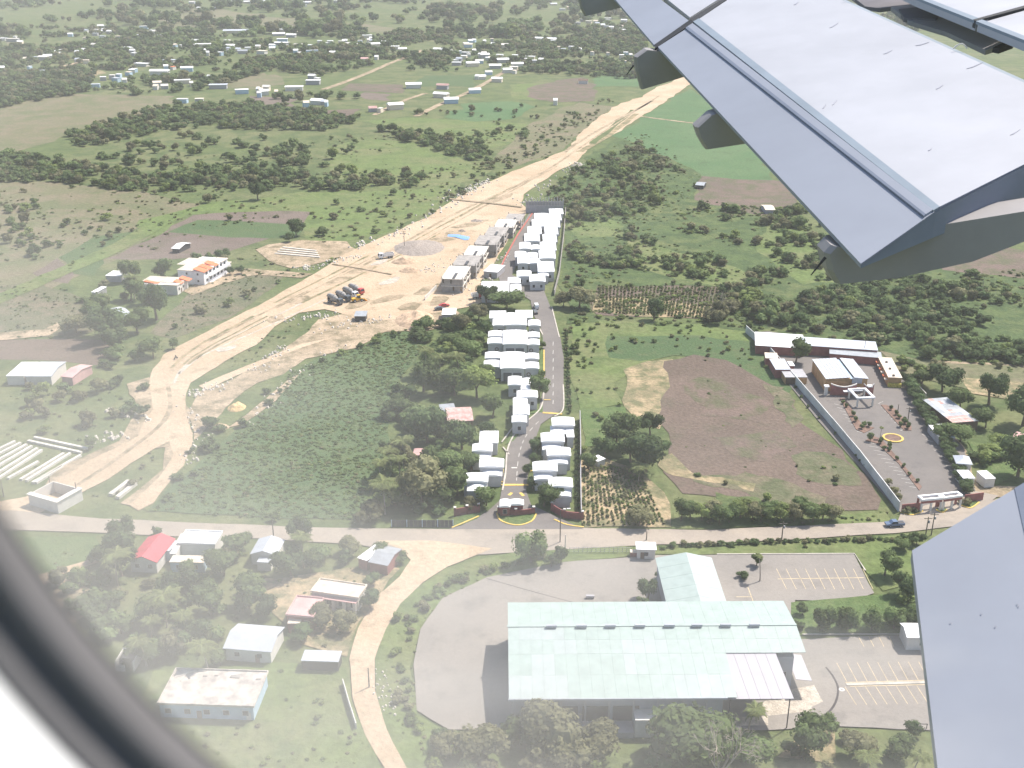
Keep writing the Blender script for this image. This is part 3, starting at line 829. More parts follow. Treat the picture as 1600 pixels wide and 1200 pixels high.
# gatehouse and curved red walls
t, o0 = estate('white roofed gatehouse between the two gateways of the estate', [(781,780,797,792,'vault',3.2),(796,780,818,789,'vault',3.2)], wall=REDW, group=None, name='gatehouse')
t['category'] = 'gatehouse'
def red_wall(label, ln, h=2.2, piers=True):
    a = G(*ln[0])
    t = thing('garden_wall', (a.x, a.y, 0), label, 'wall')
    pts = catmull([tuple(G(*q).xy - a.xy) for q in ln], 5)
    for i in range(len(pts) - 1):
        p, q = Vector(pts[i]), Vector(pts[i + 1])
        d = (q - p).normalized(); n = Vector((-d.y, d.x)) * .15
        MB().prism([tuple(p - n), tuple(q - n), tuple(q + n), tuple(p + n)], 0, h).build('wall_panel', REDW, t)
    for p in (pts[0], pts[len(pts) // 2], pts[-1]):
        MB().box(p[0] - .3, p[1] - .3, 0, p[0] + .3, p[1] + .3, h + .4).build('pier', REDW, t)
        MB().box(p[0] - .38, p[1] - .38, h + .4, p[0] + .38, p[1] + .38, h + .6).build('pier_cap', OFFW, t)
red_wall('dull red wall west of the estate gate', [(711,806),(730,803),(748,800)])
red_wall('dull red wall in front of the gatehouse lawn', [(779,803),(806,806),(834,803)], 1.8)
red_wall('curved dull red wall east of the estate gate', [(862,798),(882,809),(910,812)])
# tall perimeter wall of the estate
def long_wall(name, label, ln, h, m, w=.25, seg=6, cat='wall', curve=False):
    a = G(*ln[0])
    t = thing(name, (a.x, a.y, 0), label, cat)
    pts = [tuple(G(*q).xy - a.xy) for q in ln]
    if curve: pts = catmull(pts, 4)
    k = 0
    for i in range(len(pts) - 1):
        p, q = Vector(pts[i]), Vector(pts[i + 1])
        n_ = max(1, int((q - p).length / seg))
        for j in range(n_):
            s, e = p.lerp(q, j / n_), p.lerp(q, (j + 1) / n_)
            d = (e - s).normalized(); nn = Vector((-d.y, d.x)) * w / 2
            hh = h * (1 + (k % 2) * .015)
            MB().prism([tuple(s - nn), tuple(e - nn), tuple(e + nn), tuple(s + nn)], 0, hh).build('wall_panel', m, t)
            k += 1
    return t
long_wall('boundary_wall', 'tall grey boundary wall east of the lower estate houses', [(906,655),(907,700),(907,760),(908,812)], 3.2, GREYW)
long_wall('boundary_wall', 'boundary wall along the upper estate rows', [(884,330),(881,370),(874,430),(866,462)], 2.6, CEMENT)
long_wall('boundary_wall', 'long white wall on the west side of the motel compound', [(1165,520),(1200,552),(1252,612),(1300,668),(1340,716),(1404,800)], 3.2, WALLC, seg=8)
long_wall('boundary_wall', 'pale low wall behind the motel hedge', [(1418,594),(1446,624)], 2.2, OFFW)
long_wall('boundary_wall', 'low wall beside the lower motel hedge', [(1462,640),(1476,654)], 2.0, OFFW)
long_wall('boundary_wall', 'short grey wall at the bottom corner of the unfinished block', [(664,470),(682,452)], 2.0, OFFW)
long_wall('boundary_wall', 'thin pale wall along the lower dirt lane', [(536,1070),(546,1105),(557,1140)], 1.6, OFFW, .2)
# unfinished concrete blocks on the building site
def unfinished2(label, a, ang, w, d, h, storeys=2, roofm=None):
    t = thing('unfinished_house', (a.x, a.y, 0), label, 'unfinished house', 'unfinished block houses of the building site', ang)
    sh = h / storeys
    for s in range(storeys):
        MB().box(-.2, -.2, (s + 1) * sh - .25, w + .2, d + .2, (s + 1) * sh).build('floor_slab', roofm or CEMENT, t)
    nb = max(2, int(w / 4)); nd = max(2, int(d / 4))
    for i in range(nb + 1):
        for (yy) in (0, d - .3):
            x = (w - .3) * i / nb
            MB().box(x, yy, 0, x + .3, yy + .3, h + (.9 if i % 2 == 0 else .02) ).build('column', CEMENT, t)
    for s in range(storeys):
        z0, z1 = s * sh, (s + 1) * sh - .26
        for i in range(nb):
            x = (w - .3) * i / nb + .3; x2 = (w - .3) * (i + 1) / nb
            if (i + s) % 2 == 0: MB().box(x, .05, z0, x2, .22, z1).build('block_wall', CEMENT, t)
            else:
                MB().box(x, .05, z0, x2, .22, z0 + 1.0).build('block_wall', CEMENT, t); MB().box(x + .8, .06, z0 + 1.0, x2 - .8, .2, z1).build('block_wall', CEMENT, t)
        for i in range(nd):
            y = (d - .3) * i / nd + .3; y2 = (d - .3) * (i + 1) / nd
            if i % 2 == 0:
                MB().box(w - .22, y, z0, w - .05, y2, z1).build('block_wall', CEMENT, t)
                MB().box(.05, y, z0, .22, y2, z1).build('block_wall', CEMENT, t)
    MB().box(.4, .4, 0, w - .4, d - .4, .1).build('floor_slab', CEMENT, t)
    MB().box(w * .3, .5, .1, w * .34, d - .5, h - .3).build('block_wall', CEMENT, t)
    MB().box(w * .5, .25, h, w * .62, d * .4, h + .35).build('slab_upstand', DARKM, t)
    return t
sd = (G(832, 330).xy - G(780, 432).xy).normalized()
RP = [(690,436),(707,414),(724,398),(741,382),(757,367),(772,353),(788,340),(802,328)]
UL = ['nearest unfinished grey block house, beside the pale ramp wall', 'second unfinished block house from the ramp wall, flat grey slab', 'third unfinished block house from the ramp wall', 'fourth unfinished block house, open columns beside the blue tarpaulin',
      'fifth unfinished block house with brown slab', 'sixth unfinished block house near the street top', 'farthest unfinished block house beside the green slope']
for k in range(7):
    a = G(*RP[k], 6.3).xy; b = G(*RP[k + 1], 6.3).xy
    L2 = (b - a).length * .9
    ang = math.atan2(-sd.x, sd.y)
    unfinished2(UL[k], a, ang, (9.5, 11, 9.5, 11, 10, 10, 9)[k], L2, (6.6, 6.4, 6.2, 6.5, 6.2, 5.8, 4.6)[k], (2, 2, 2, 2, 2, 2, 1)[k], (BEAMC, CEMENT, BEAMC, CEMENT, CEMENT, BEAMC, CEMENT)[k])
t = thing('unfinished_wall', (*G(822, 333).xy, 0), 'dark grey block wall with a row of raw columns closing the upper street', 'wall')
w_ = G(880, 333).x - G(822, 333).x
MB().box(0, 0, 0, w_, .3, 4.2).build('block_wall', GREYW, t)
MB().box(0, 6, 0, w_, 6.3, 5.5).build('block_wall', GREYW, t)
for i in range(14):
    x = w_ * i / 13
    for yy in (.31, 5.4): MB().box(x - .2, yy, 0, x + .2, yy + .4, 7.2 + (i % 3) * .5).build('column', BEAMC if yy > 1 else GREYW, t)
house('shed', 'small white roofed site shed beside the red kerb of the upper street', (755,424), (777,426), (757,412), 3, 'flat', GREYW, WHITE, oh=.2, cat='shed', doorx=.5)
house('shed', 'white roofed shed next to the parked black and red cars', *R3(690,482,712,492), 3, 'flat', GREYW, WHITE, oh=.25, cat='shed', wins=1)
house('hut', 'small dark hut with grey roof beside the mixer trucks', *R3(553,487,572,494), 2.6, 'shed', DARKM, TIN, rh=.4, oh=.25, cat='hut')
tp = W([(700,367),(716,368),(734,371),(732,376),(726,376),(712,372),(698,370)])
t = MB().add([(p[0], p[1], ZD + .1 + .25 * ((i % 2))) for i, p in enumerate(tp)], [tuple(range(len(tp)))]).build('tarpaulin', mat('blue_plastic_sheet', (.20,.38,.78), .5, .1, 1))
tag(t, 'bright blue tarpaulin spread on the tan ground of the building site', 'tarpaulin')

# ------------------------------------------------------------------ apartment block and orange roofed house
def apartment():
    a, ang, w, d = frame3((320,446), (357,424), (283,441), 0)
    t = thing('apartment_block', (a.x, a.y, 0), 'two storey white apartment block with orange tiled roof pieces and balconies', 'apartment block', None, ang)
    hh = 6.4
    d = min(d, 15)
    W1 = mat('white_wall_paint', (.80,.79,.80), .8, .05, .4)
    MB().box(0, 0, 0, w, d, hh - .02).build('wall', W1, t)
    MB().box(-.2, 5.2, hh, w * .92, d + .3, hh + .2).build('flat_roof', BEIGE, t)
    MB().box(w * .5, d + .3, hh - 1.2, w * 1.0, d + 7, hh - 1).build('flat_roof', BEIGE, t)
    for x0, x1 in ((0, w * .17), (w * .22, w * .36), (w * .45, w * .6)):
        MB().add([(x0-.3,-.5,hh-.1),(x1+.3,-.5,hh-.1),(x1+.3,5,hh+1.2),(x0-.3,5,hh+1.2),(x0-.3,5,hh+.9),(x1+.3,5,hh+.9),(x0-.3,-.5,hh-.3),(x1+.3,-.5,hh-.3)],
                 [(0,1,2,3),(0,6,7,1),(1,7,5,2),(3,4,6,0),(2,5,4,3),(6,4,5,7)]).build('tiled_roof', ORANGE, t)
    MB().box(w * .7, -.6, hh + .02, w, 5, hh + .22).build('flat_roof', CREAM, t)
    for s in (0, 1):
        z = s * 3.2
        for i in range(6):
            window(t, w * (.12 + i * .15), z + 1.9, 1.8, 1.2, 0)
        MB().box(w * .2, -1.4, z + .0 + .1, w * .98, -.0, z + .25).build('balcony', W1, t)
        MB().box(w * .2, -1.45, z + .25, w * .98, -1.3, z + 1.1).build('balcony_rail', W1, t)
    # end wall (left side) windows
    for s in (0, 1):
        for yy in (3.0, 8.5):
            b = MB().box(-.07, yy - .5, s * 3.2 + 1.3, .02, yy + .5, s * 3.2 + 2.4).build('window', OFFW, t)
            MB().box(-.1, yy - .4, s * 3.2 + 1.4, -.06, yy + .4, s * 3.2 + 2.3).build('pane', GLASS, b)
    MB().box(w + .01, 1, 0, w + 5, 10, 3.0).build('garage', OFFW, t)
    MB().box(w - .3, .6, 3.01, w + 5.4, 10.4, 3.2).build('flat_roof', BEIGE, t)
    ux = Vector((math.cos(ang), math.sin(ang))); uy = Vector((-ux.y, ux.x))
    EXCL.append([tuple(a - uy * 2), tuple(a + ux * (w + 6) - uy * 2), tuple(a + ux * (w + 6) + uy * (d + 8)), tuple(a + uy * (d + 8))])
apartment()
def orange_house():
    a, ang, w, d = frame3((278,461), (291,452), (240,452), 0)
    w = 11
    t = thing('house', (a.x, a.y, 0), 'house with beige flat roof and orange porch roofs behind the dark trees', 'house', None, ang)
    MB().box(0, 0, 0, w, 16, 4.4).build('wall', OFFW, t)
    MB().box(3.4, 3, 4.42, w + .3, 18, 4.65).build('flat_roof', BEIGE, t)
    MB().box(-.3, -.3, 4.42, 3.0, 6, 4.6).build('flat_roof', CREAM, t)
    for (x0, y0, x1, y1) in ((3.2, -.4, 6.6, 3.0), (w - 3.2, -2.0, w + .6, 2.6), (1.0, 8, 3.2, 16)):
        MB().add([(x0,y0,4.2),(x1,y0,4.2),(x1,y1,5.4),(x0,y1,5.4),(x0,y1,4.9),(x1,y1,4.9),(x0,y0,4.0),(x1,y0,4.0)],
                 [(0,1,2,3),(0,6,7,1),(1,7,5,2),(3,4,6,0),(2,5,4,3),(6,4,5,7)]).build('tiled_roof', ORANGE, t)
    window(t, 2, 2.3, 1.2, 1.2, 0); window(t, 6, 2.3, 1.2, 1.2, 0); door(t, 4)
orange_house()
house('hut', 'open white roofed hut standing alone in the brown ploughed field', (267,388), (280,389), (278,378), 2.4, 'gable', DARKM, WHITE, rh=1.1, oh=.5, cat='hut')
house('hut', 'white roofed hut behind the trees at the field corner', (164,431), (188,432), (172,423), 2.8, 'flat', GREYW, WHITE, oh=.2, cat='hut')
house('hut', 'tiny bright roofed hut west of the field corner trees', (142,456), (150,457), (146,447), 2.4, 'shed', GREYW, WHITE, rh=.5, oh=.2, cat='hut')
house('hut', 'broken pale roofed hut below the dark trees', (188,494), (206,490), (200,476), 2.4, 'gable', GREYW, TINW, rh=.8, oh=.3, cat='hut', wins=1)
house('barn', 'long white roofed building with a stepped west end beside the pink field', (38,588), (80,588), (48,565), 3.6, 'gable', OFFW, TINW, rh=.8, oh=.3, cat='barn')
house('barn', 'narrow stepped west bay of the long white roofed building', (9,588), (37,588), (20,566), 3.4, 'flat', OFFW, WHITE, oh=.2, cat='barn')
house('shed', 'rusty pinkish roofed shed beside the long white barn', (94,588), (113,590), (98,566), 3.2, 'gable', PINKR, PINKR, rh=.9, oh=.3, cat='shed')
# roofless block enclosure by the road and its neighbours
a, ang, w, d = frame3((47,790), (92,803), (52,772), 0)
t = thing('roofless_building', (a.x, a.y, 0), 'roofless grey white block building with open top beside the road junction', 'building', None, ang)
d = 9
for nm, b in (('wall', (0,0,0,w,.3,3.6)), ('wall', (0,d-.3,0,w,d,3.5)), ('wall', (0,.31,0,.3,d-.31,3.55)), ('wall', (w-.3,.31,0,w,d-.31,3.55))):
    MB().box(*b).build(nm, GREYW if nm == 'x' else OFFW, t)
MB().box(-.3, -.3, 3.62, w + .3, 1.3, 3.8).build('roof_strip', OFFW, t)
MB().box(w - 1.4, 1.31, 3.62, w + .3, d + .2, 3.8).build('roof_strip', OFFW, t)
MB().box(.31, .31, 0, w - .31, d - .31, .1).build('floor_slab', DIRT2, t)
# rusty shack group in the grove
house('shack', 'shack with patchy rusty red metal roof among the trees', (699,659), (740,657), (703,637), 2.8, 'gable', DOOR, RUST, rh=1.3, oh=.3, cat='shack')
house('shack', 'grey tin roofed lean-to beside the rusty red shack', (690,646), (714,644), (691,633), 2.6, 'shed', DOOR, TIN, rh=.4, oh=.2, cat='shack')
house('shack', 'low pinkish tin roof south of the rusty shack', (645,712), (668,712), (647,701), 2.2, 'flat', DOOR, PINKR, oh=.2, cat='shack')
house('hut', 'tiny white hut under the garden trees east of the estate wall', (922,716), (934,722), (928,708), 2.2, 'flat', OFFW, WHITE, oh=.15, cat='hut')
# ------------------------------------------------------------------ lower village
house('house', 'house with bright red gable roof and white gable wall', (200,876), (245,879), (217,838), 3.4, 'gabley', OFFW, REDR, rh=1.5, oh=.4, wins=2)
house('shed', 'narrow white roofed shed squeezed between the red roof and white flat roof', (252,860), (264,862), (256,842), 3.0, 'flat', BLUEW, TINW, oh=.1, cat='shed')
house('house', 'house with large bright white flat roof and a front terrace', (277,850), (336,852), (284,829), 3.6, 'parapet', OFFW, WHITE, oh=.2)
house('house', 'low front wing with cream slab and pale green wall before the white flat roof', (264,879), (318,880), (268,868), 2.9, 'flat', BLUEW, CREAM, oh=.2, wins=2, doorx=.5)
house('house', 'narrow west wing of the white flat roofed house', (265,866), (275,866), (278,834), 3.2, 'flat', OFFW, OFFW, oh=.1)
house('house', 'light grey gable roofed house beside the power pole', (390,866), (432,868), (393,841), 3.2, 'gabley', OFFW, TINW, rh=1.2, oh=.3, wins=1, doorx=.75)
house('shed', 'small grey porch in front of the light grey gable house', (401,879), (423,880), (402,871), 2.4, 'flat', OFFW, TINW, oh=.1, cat='porch')
house('house', 'bright white roofed half of the double house at the road junction', (558,872), (573,877), (566,845), 3.2, 'flat', REDW, WHITE, oh=.2)
house('house', 'grey tin gable half of the double house at the road junction', (575,878), (606,884), (593,851), 3.2, 'gable', REDW, TIN, rh=.9, oh=.3)
t, w, d = house('house', 'house with cream flat roof, red trim and white arched porch', (485,925), (560,936), (488,903), 3.8, 'parapet', OFFW, CREAM, oh=.3)
MB().box(.3, -1.0, 3.0, w - .3, .25, 3.18).build('porch_roof', PINKR, t)
for i in range(5):
    MB().box(.4 + (w - 1.6) * i / 4, -.95, 0, 1.2 + (w - 1.6) * i / 4, -.6, 2.98).build('porch_column', OFFW, t)
for i in range(4): window(t, w * (i + .5) / 4, 1.7, 1.3, 1.6, .3)
house('house', 'rose roofed square house with a red parapet', (446,962), (490,966), (444,930), 3.6, 'parapet', REDW, PINKR, oh=.2, wins=2)
house('house', 'low front porch of the rose roofed house', (449,975), (469,975), (450,966), 2.6, 'flat', REDW, CREAM, oh=.1)
house('house', 'house with pale blue white gable roof beside the palm', (348,1013), (424,1019), (372,974), 3.4, 'gable', OFFW, TINW, rh=1.3, oh=.4, wins=2, doorx=.7)
house('shed', 'long narrow shed with light grey roof beside the lane', (470,1033), (529,1035), (474,1016), 2.6, 'flat', DARKM, TINW, oh=.15, cat='shed')
t, w, d = house('house', 'house with large stained flat concrete roof and pale blue front', (245,1101), (397,1106), (262,1045), 3.6, 'parapet', BLUEW, STAINED, oh=.35)
for i in range(5): window(t, w * (i + .5) / 5, 1.9, 1.2, 1.1, .35)
door(t, w * .42, y=.35); door(t, w * .93, y=.35, m=OFFW)
for x, y, s in ((w * .62, d * .78, 1.6), (w * .33, d * .8, .7), (w * .45, d * .82, .6), (w * .9, d * .75, .8)):
    MB().box(x, y, 3.73, x + s * 1.3, y + s * .6, 3.85).build('roof_rubble', CEMENT, t)
MB().cyl((1, d - 3, 3.9), (4.5, d - .8, 3.95), .08, n=5).build('pipe', OFFW, t)
MB().cyl((2.4, d - 4.2, 3.9), (3.2, d - .6, 3.95), .08, n=5).build('pipe', OFFW, t)
a, ang, w, d = frame3((181,1049), (210,1050), (187,1027), 0)
t = thing('roofless_hut', (a.x, a.y, 0), 'small roofless block hut with dark inside near the window seal', 'hut', None, ang)
for b in ((0,0,0,w*.5,.25,1.6), (0,d-.25,0,w,d,2.6), (0,.26,0,.25,d-.26,2.5), (w-.25,.26,0,w,d-.26,2.4)): MB().box(*b).build('wall', OFFW, t)
MB().box(.3, d * .4, 1.9, w - .3, d - .26, 2.0).build('tin_sheet', DARKM, t)
# ------------------------------------------------------------------ motel
house('motel_wing', 'long white roofed wing closing the back of the motel, west half', (1180,540), (1258,545), (1165,518), 3.6, 'flat', REDW, WHITE, oh=.3, cat='motel')
house('motel_wing', 'east half of the long white back wing, upper roof strip', (1255,540), (1372,548), (1258,527), 4.0, 'flat', REDW, TINW, oh=.3, cat='motel')
house('motel_wing', 'lower metal roof strip in front of the east back wing', (1296,553), (1378,560), (1296,544), 3.2, 'flat', REDW, TIN, oh=.2, cat='motel')
t, w, d = house('motel_hall', 'big motel hall with two pale metal roof slopes and ochre front', (1290,592), (1357,592), (1262,562), 5.0, 'flat', OCHRE, TINW, oh=.2, cat='motel')
def motel_hall():
    # roof in corrugated sheets, each its own piece, a dark valley between the two slopes
    for o in list(t.children):
        if o.name.startswith('roof'): bpy.data.objects.remove(o)
    n = 12
    for i in range(n):
        x0, x1 = w * i / n, w * (i + 1) / n - .06
        if i == 7: MB().box(x0, 0, 4.9, x1, d, 5.05).build('valley_gutter', BLUEW, t); continue
        zz = 5.05 + (.6 * i / 7 if i < 7 else .6 * (n - i) / 5)
        MB().box(x0, -.3, zz, x1, d + .2, zz + .1).build('roof_sheet', TINW, t)
    MB().box(w * .62, -.4, 3.4, w * .85, -.02, 5.4).build('front_panel', SHADEW, t)
    MB().box(.5, -.12, 1, w * .55, -.02, 4.4).build('front_panel', OCHRE, t)
    # curved white edged entrance canopies
    for x0, x1, s in ((w*.08, w*.68, 1), (w*.84, w*1.08, -1)):
        pts = [(x0 + (x1 - x0) * k / 8, -3.2 - .7 * math.sin(k / 8 * math.pi), 3.3 + (.9 * (1 - math.sin(k / 8 * math.pi)))) for k in range(9)]
        b = MB()
        for k in range(8):
            p, q = pts[k], pts[k + 1]
            b.add([(p[0],p[1],p[2]),(q[0],q[1],q[2]),(q[0],q[1]+.5,q[2]),(p[0],p[1]+.5,p[2]),(p[0],p[1],p[2]+.35),(q[0],q[1],q[2]+.35),(q[0],q[1]+.5,q[2]+.35),(p[0],p[1]+.5,p[2]+.35)],
                  [(3,2,1,0),(4,5,6,7),(0,1,5,4),(2,3,7,6),(1,2,6,5),(3,0,4,7)])
        b.build('curved_canopy', OFFW, t)
        b = MB()
        for k in range(8):
            p, q = pts[k], pts[k + 1]
            b.add([(p[0],p[1]+.1,0.2),(q[0],q[1]+.1,0.2),(q[0],q[1]+.1,q[2]),(p[0],p[1]+.1,p[2])], [(0,1,2,3)])
        b.build('curved_wall', REDW, t)
    for x in (-.8, w * .95):
        MB().box(x, -3.6, 0, x + 1.0, -2.6, 3.4).build('pillar', OFFW, t)
        MB().box(x - .3, -3.9, 3.4, x + 1.3, -2.3, 3.8).build('pillar_cap', WHITE, t)
motel_hall()
# square open portico
a, ang, w, d = frame3((1340,622), (1366,621), (1328,608), 3.6)
t = thing('portico', (a.x, a.y, 0), 'square open white portico frame in front of the motel entrance', 'portico', None, ang)
for b in ((-.3,-.3,w+.3,.5), (-.3,d-.5,w+.3,d+.3), (-.3,.5,.5,d-.5), (w-.5,.5,w+.3,d-.5)):
    MB().box(b[0], b[1], 3.3, b[2], b[3], 3.8).build('frame_beam', WHITE, t)
for x, y in ((0, 0), (w - .5, 0), (0, d - .5), (w - .5, d - .5)): MB().box(x, y, 0, x + .5, y + .5, 3.29).build('column', OFFW, t)
MB().box(0.6, d - .1, 2.6, w - .6, d + 3, 2.8).build('link_roof', SHADEW, t)
MB().box(-2, d - 1, 2.9, 1.5, d + .1, 3.2).build('side_canopy', WHITE, t)
# beige long wing on the right, with small round awnings
t, w, d = house('motel_wing', 'beige roofed motel wing on the east side with small orange awnings', (1388,590), (1410,591), (1360,558), 3.6, 'flat', OCHRE, CREAM, oh=.2, cat='motel')
n = 6
for i in range(n):
    y = d * (i + .3) / n
    MB().box(-.9, y, 2.2, .1, y + 1.6, 2.5).build('awning', ORANGE if i % 2 else CREAM, t)
    if i % 2 == 0: MB().box(w * .35, y, 3.77, w * .5, y + .9, 4.2).build('roof_box', DARKM, t)
MB().box(.1, -.9, .0, w - .1, .15, 1.6).build('planter', mat('yellow_flowers', (.55,.48,.10), .8, .3, 2), t)
house('motel_wing', 'grey flat roofed annex beside the white motel wall', (1212,578), (1236,578), (1208,561), 3.4, 'flat', REDW, TINW, oh=.15, cat='motel')
house('motel_wing', 'cream roofed low room behind the grey annex', (1196,560), (1216,561), (1192,551), 3.2, 'flat', REDW, CREAM, oh=.15, cat='motel')
house('motel_wing', 'tiny white roofed box attached to the grey annex', (1234,572), (1242,572), (1233,565), 3.5, 'flat', REDW, WHITE, oh=.1, cat='motel')
t, w, d = house('garage', 'open brown car shelter with flat grey roof inside the motel compound', (1227,590), (1262,590), (1216,577), 2.8, 'flat', OCHRE, GREYW, oh=.15, cat='garage')
MB().box(.3, .05, .2, w * .45, .14, 2.5).build('door', DOOR, t)
# motel front: red wall, white framed gateways
red = long_wall('boundary_wall', 'dull red front wall of the motel west of the gates', [(1408,801),(1440,798)], 2.6, REDW)
red = long_wall('boundary_wall', 'dull red front wall of the motel east of the gates', [(1506,786),(1535,782)], 2.6, REDW)
for lb, A, B, C in (('western white framed gateway in the red motel front', (1441,781), (1474,778), (1437,774)), ('eastern white framed gateway in the red motel front', (1476,778), (1505,774), (1470,771))):
    a, ang, w, d = frame3(A, B, C, 4.2)
    t = thing('gateway', (a.x, a.y, 0), lb, 'gateway', 'motel gateways', ang)
    for b in ((0,0,w,.6), (0,d-.6,w,d), (0,.6,.6,d-.6), (w-.6,.6,w,d-.6)): MB().box(b[0], b[1], 3.7, b[2], b[3], 4.3).build('frame_beam', WHITE, t)
    MB().box(.05, .1, 2.9, w - .05, .4, 3.69).build('lintel', REDW, t)
    for x in (0, w * .45, w - .5): MB().box(x, 0.05, 0, x + .5, .5, 2.89).build('column', OFFW, t)
    for x in (0, w - .5): MB().box(x, d - .5, 0, x + .5, d - .05, 3.69).build('column', REDW, t)
# ------------------------------------------------------------------ east side sheds
t, w, d = house('barn', 'large barn with patched grey and rusty metal sheets', (1490,661), (1530,658), (1454,623), 3.4, 'flat', DOOR, TIN, oh=.2, cat='barn')
for o in list(t.children):
    if o.name.startswith('roof'): bpy.data.objects.remove(o)
for i in range(8):
    for j in range(5):
        b = MB().box(-.3 + w * j / 5, d * i / 8, 3.4 + rnd.uniform(0, .06), w * (j + 1) / 5 - .08, d * (i + 1) / 8 - .06, 3.52 + rnd.uniform(0, .05))
        b.build('roof_sheet', RUST if (i < 2 and j < 3) or rnd.random() < .08 else (TIN if rnd.random() < .5 else TINW), t)
house('shed', 'white flat roofed shed below the patched barn', (1467,684), (1493,684), (1452,663), 2.8, 'flat', GREYW, WHITE, oh=.15, cat='shed')
house('shed', 'pink roofed long shed at the right edge', (1578,690), (1620,700), (1584,673), 3.0, 'gable', DOOR, PINKR, rh=.8, oh=.2, cat='shed')
house('house', 'star shaped pale grey roofed house behind two white roofs', (1494,724), (1520,726), (1498,712), 3.4, 'hip', OFFW, TINW, rh=1.2, oh=.3)
house('house', 'small bright white roofed porch, west of the pair', (1505,748), (1524,748), (1500,735), 3.0, 'flat', OFFW, WHITE, oh=.1)
house('house', 'small bright white roofed porch, east of the pair', (1540,749), (1556,748), (1534,736), 3.0, 'flat', OFFW, WHITE, oh=.1)
house('hut', 'lone hut with pale roof in the dark field near the flap', (1196,328), (1212,328), (1200,320), 2.4, 'gable', GREYW, CREAM, rh=.8, oh=.3, cat='hut')
house('hut', 'tiny grey hut at the corner of the dark field', (1086,289), (1100,290), (1090,284), 2.4, 'gable', DARKM, TIN, rh=.8, oh=.3, cat='hut')
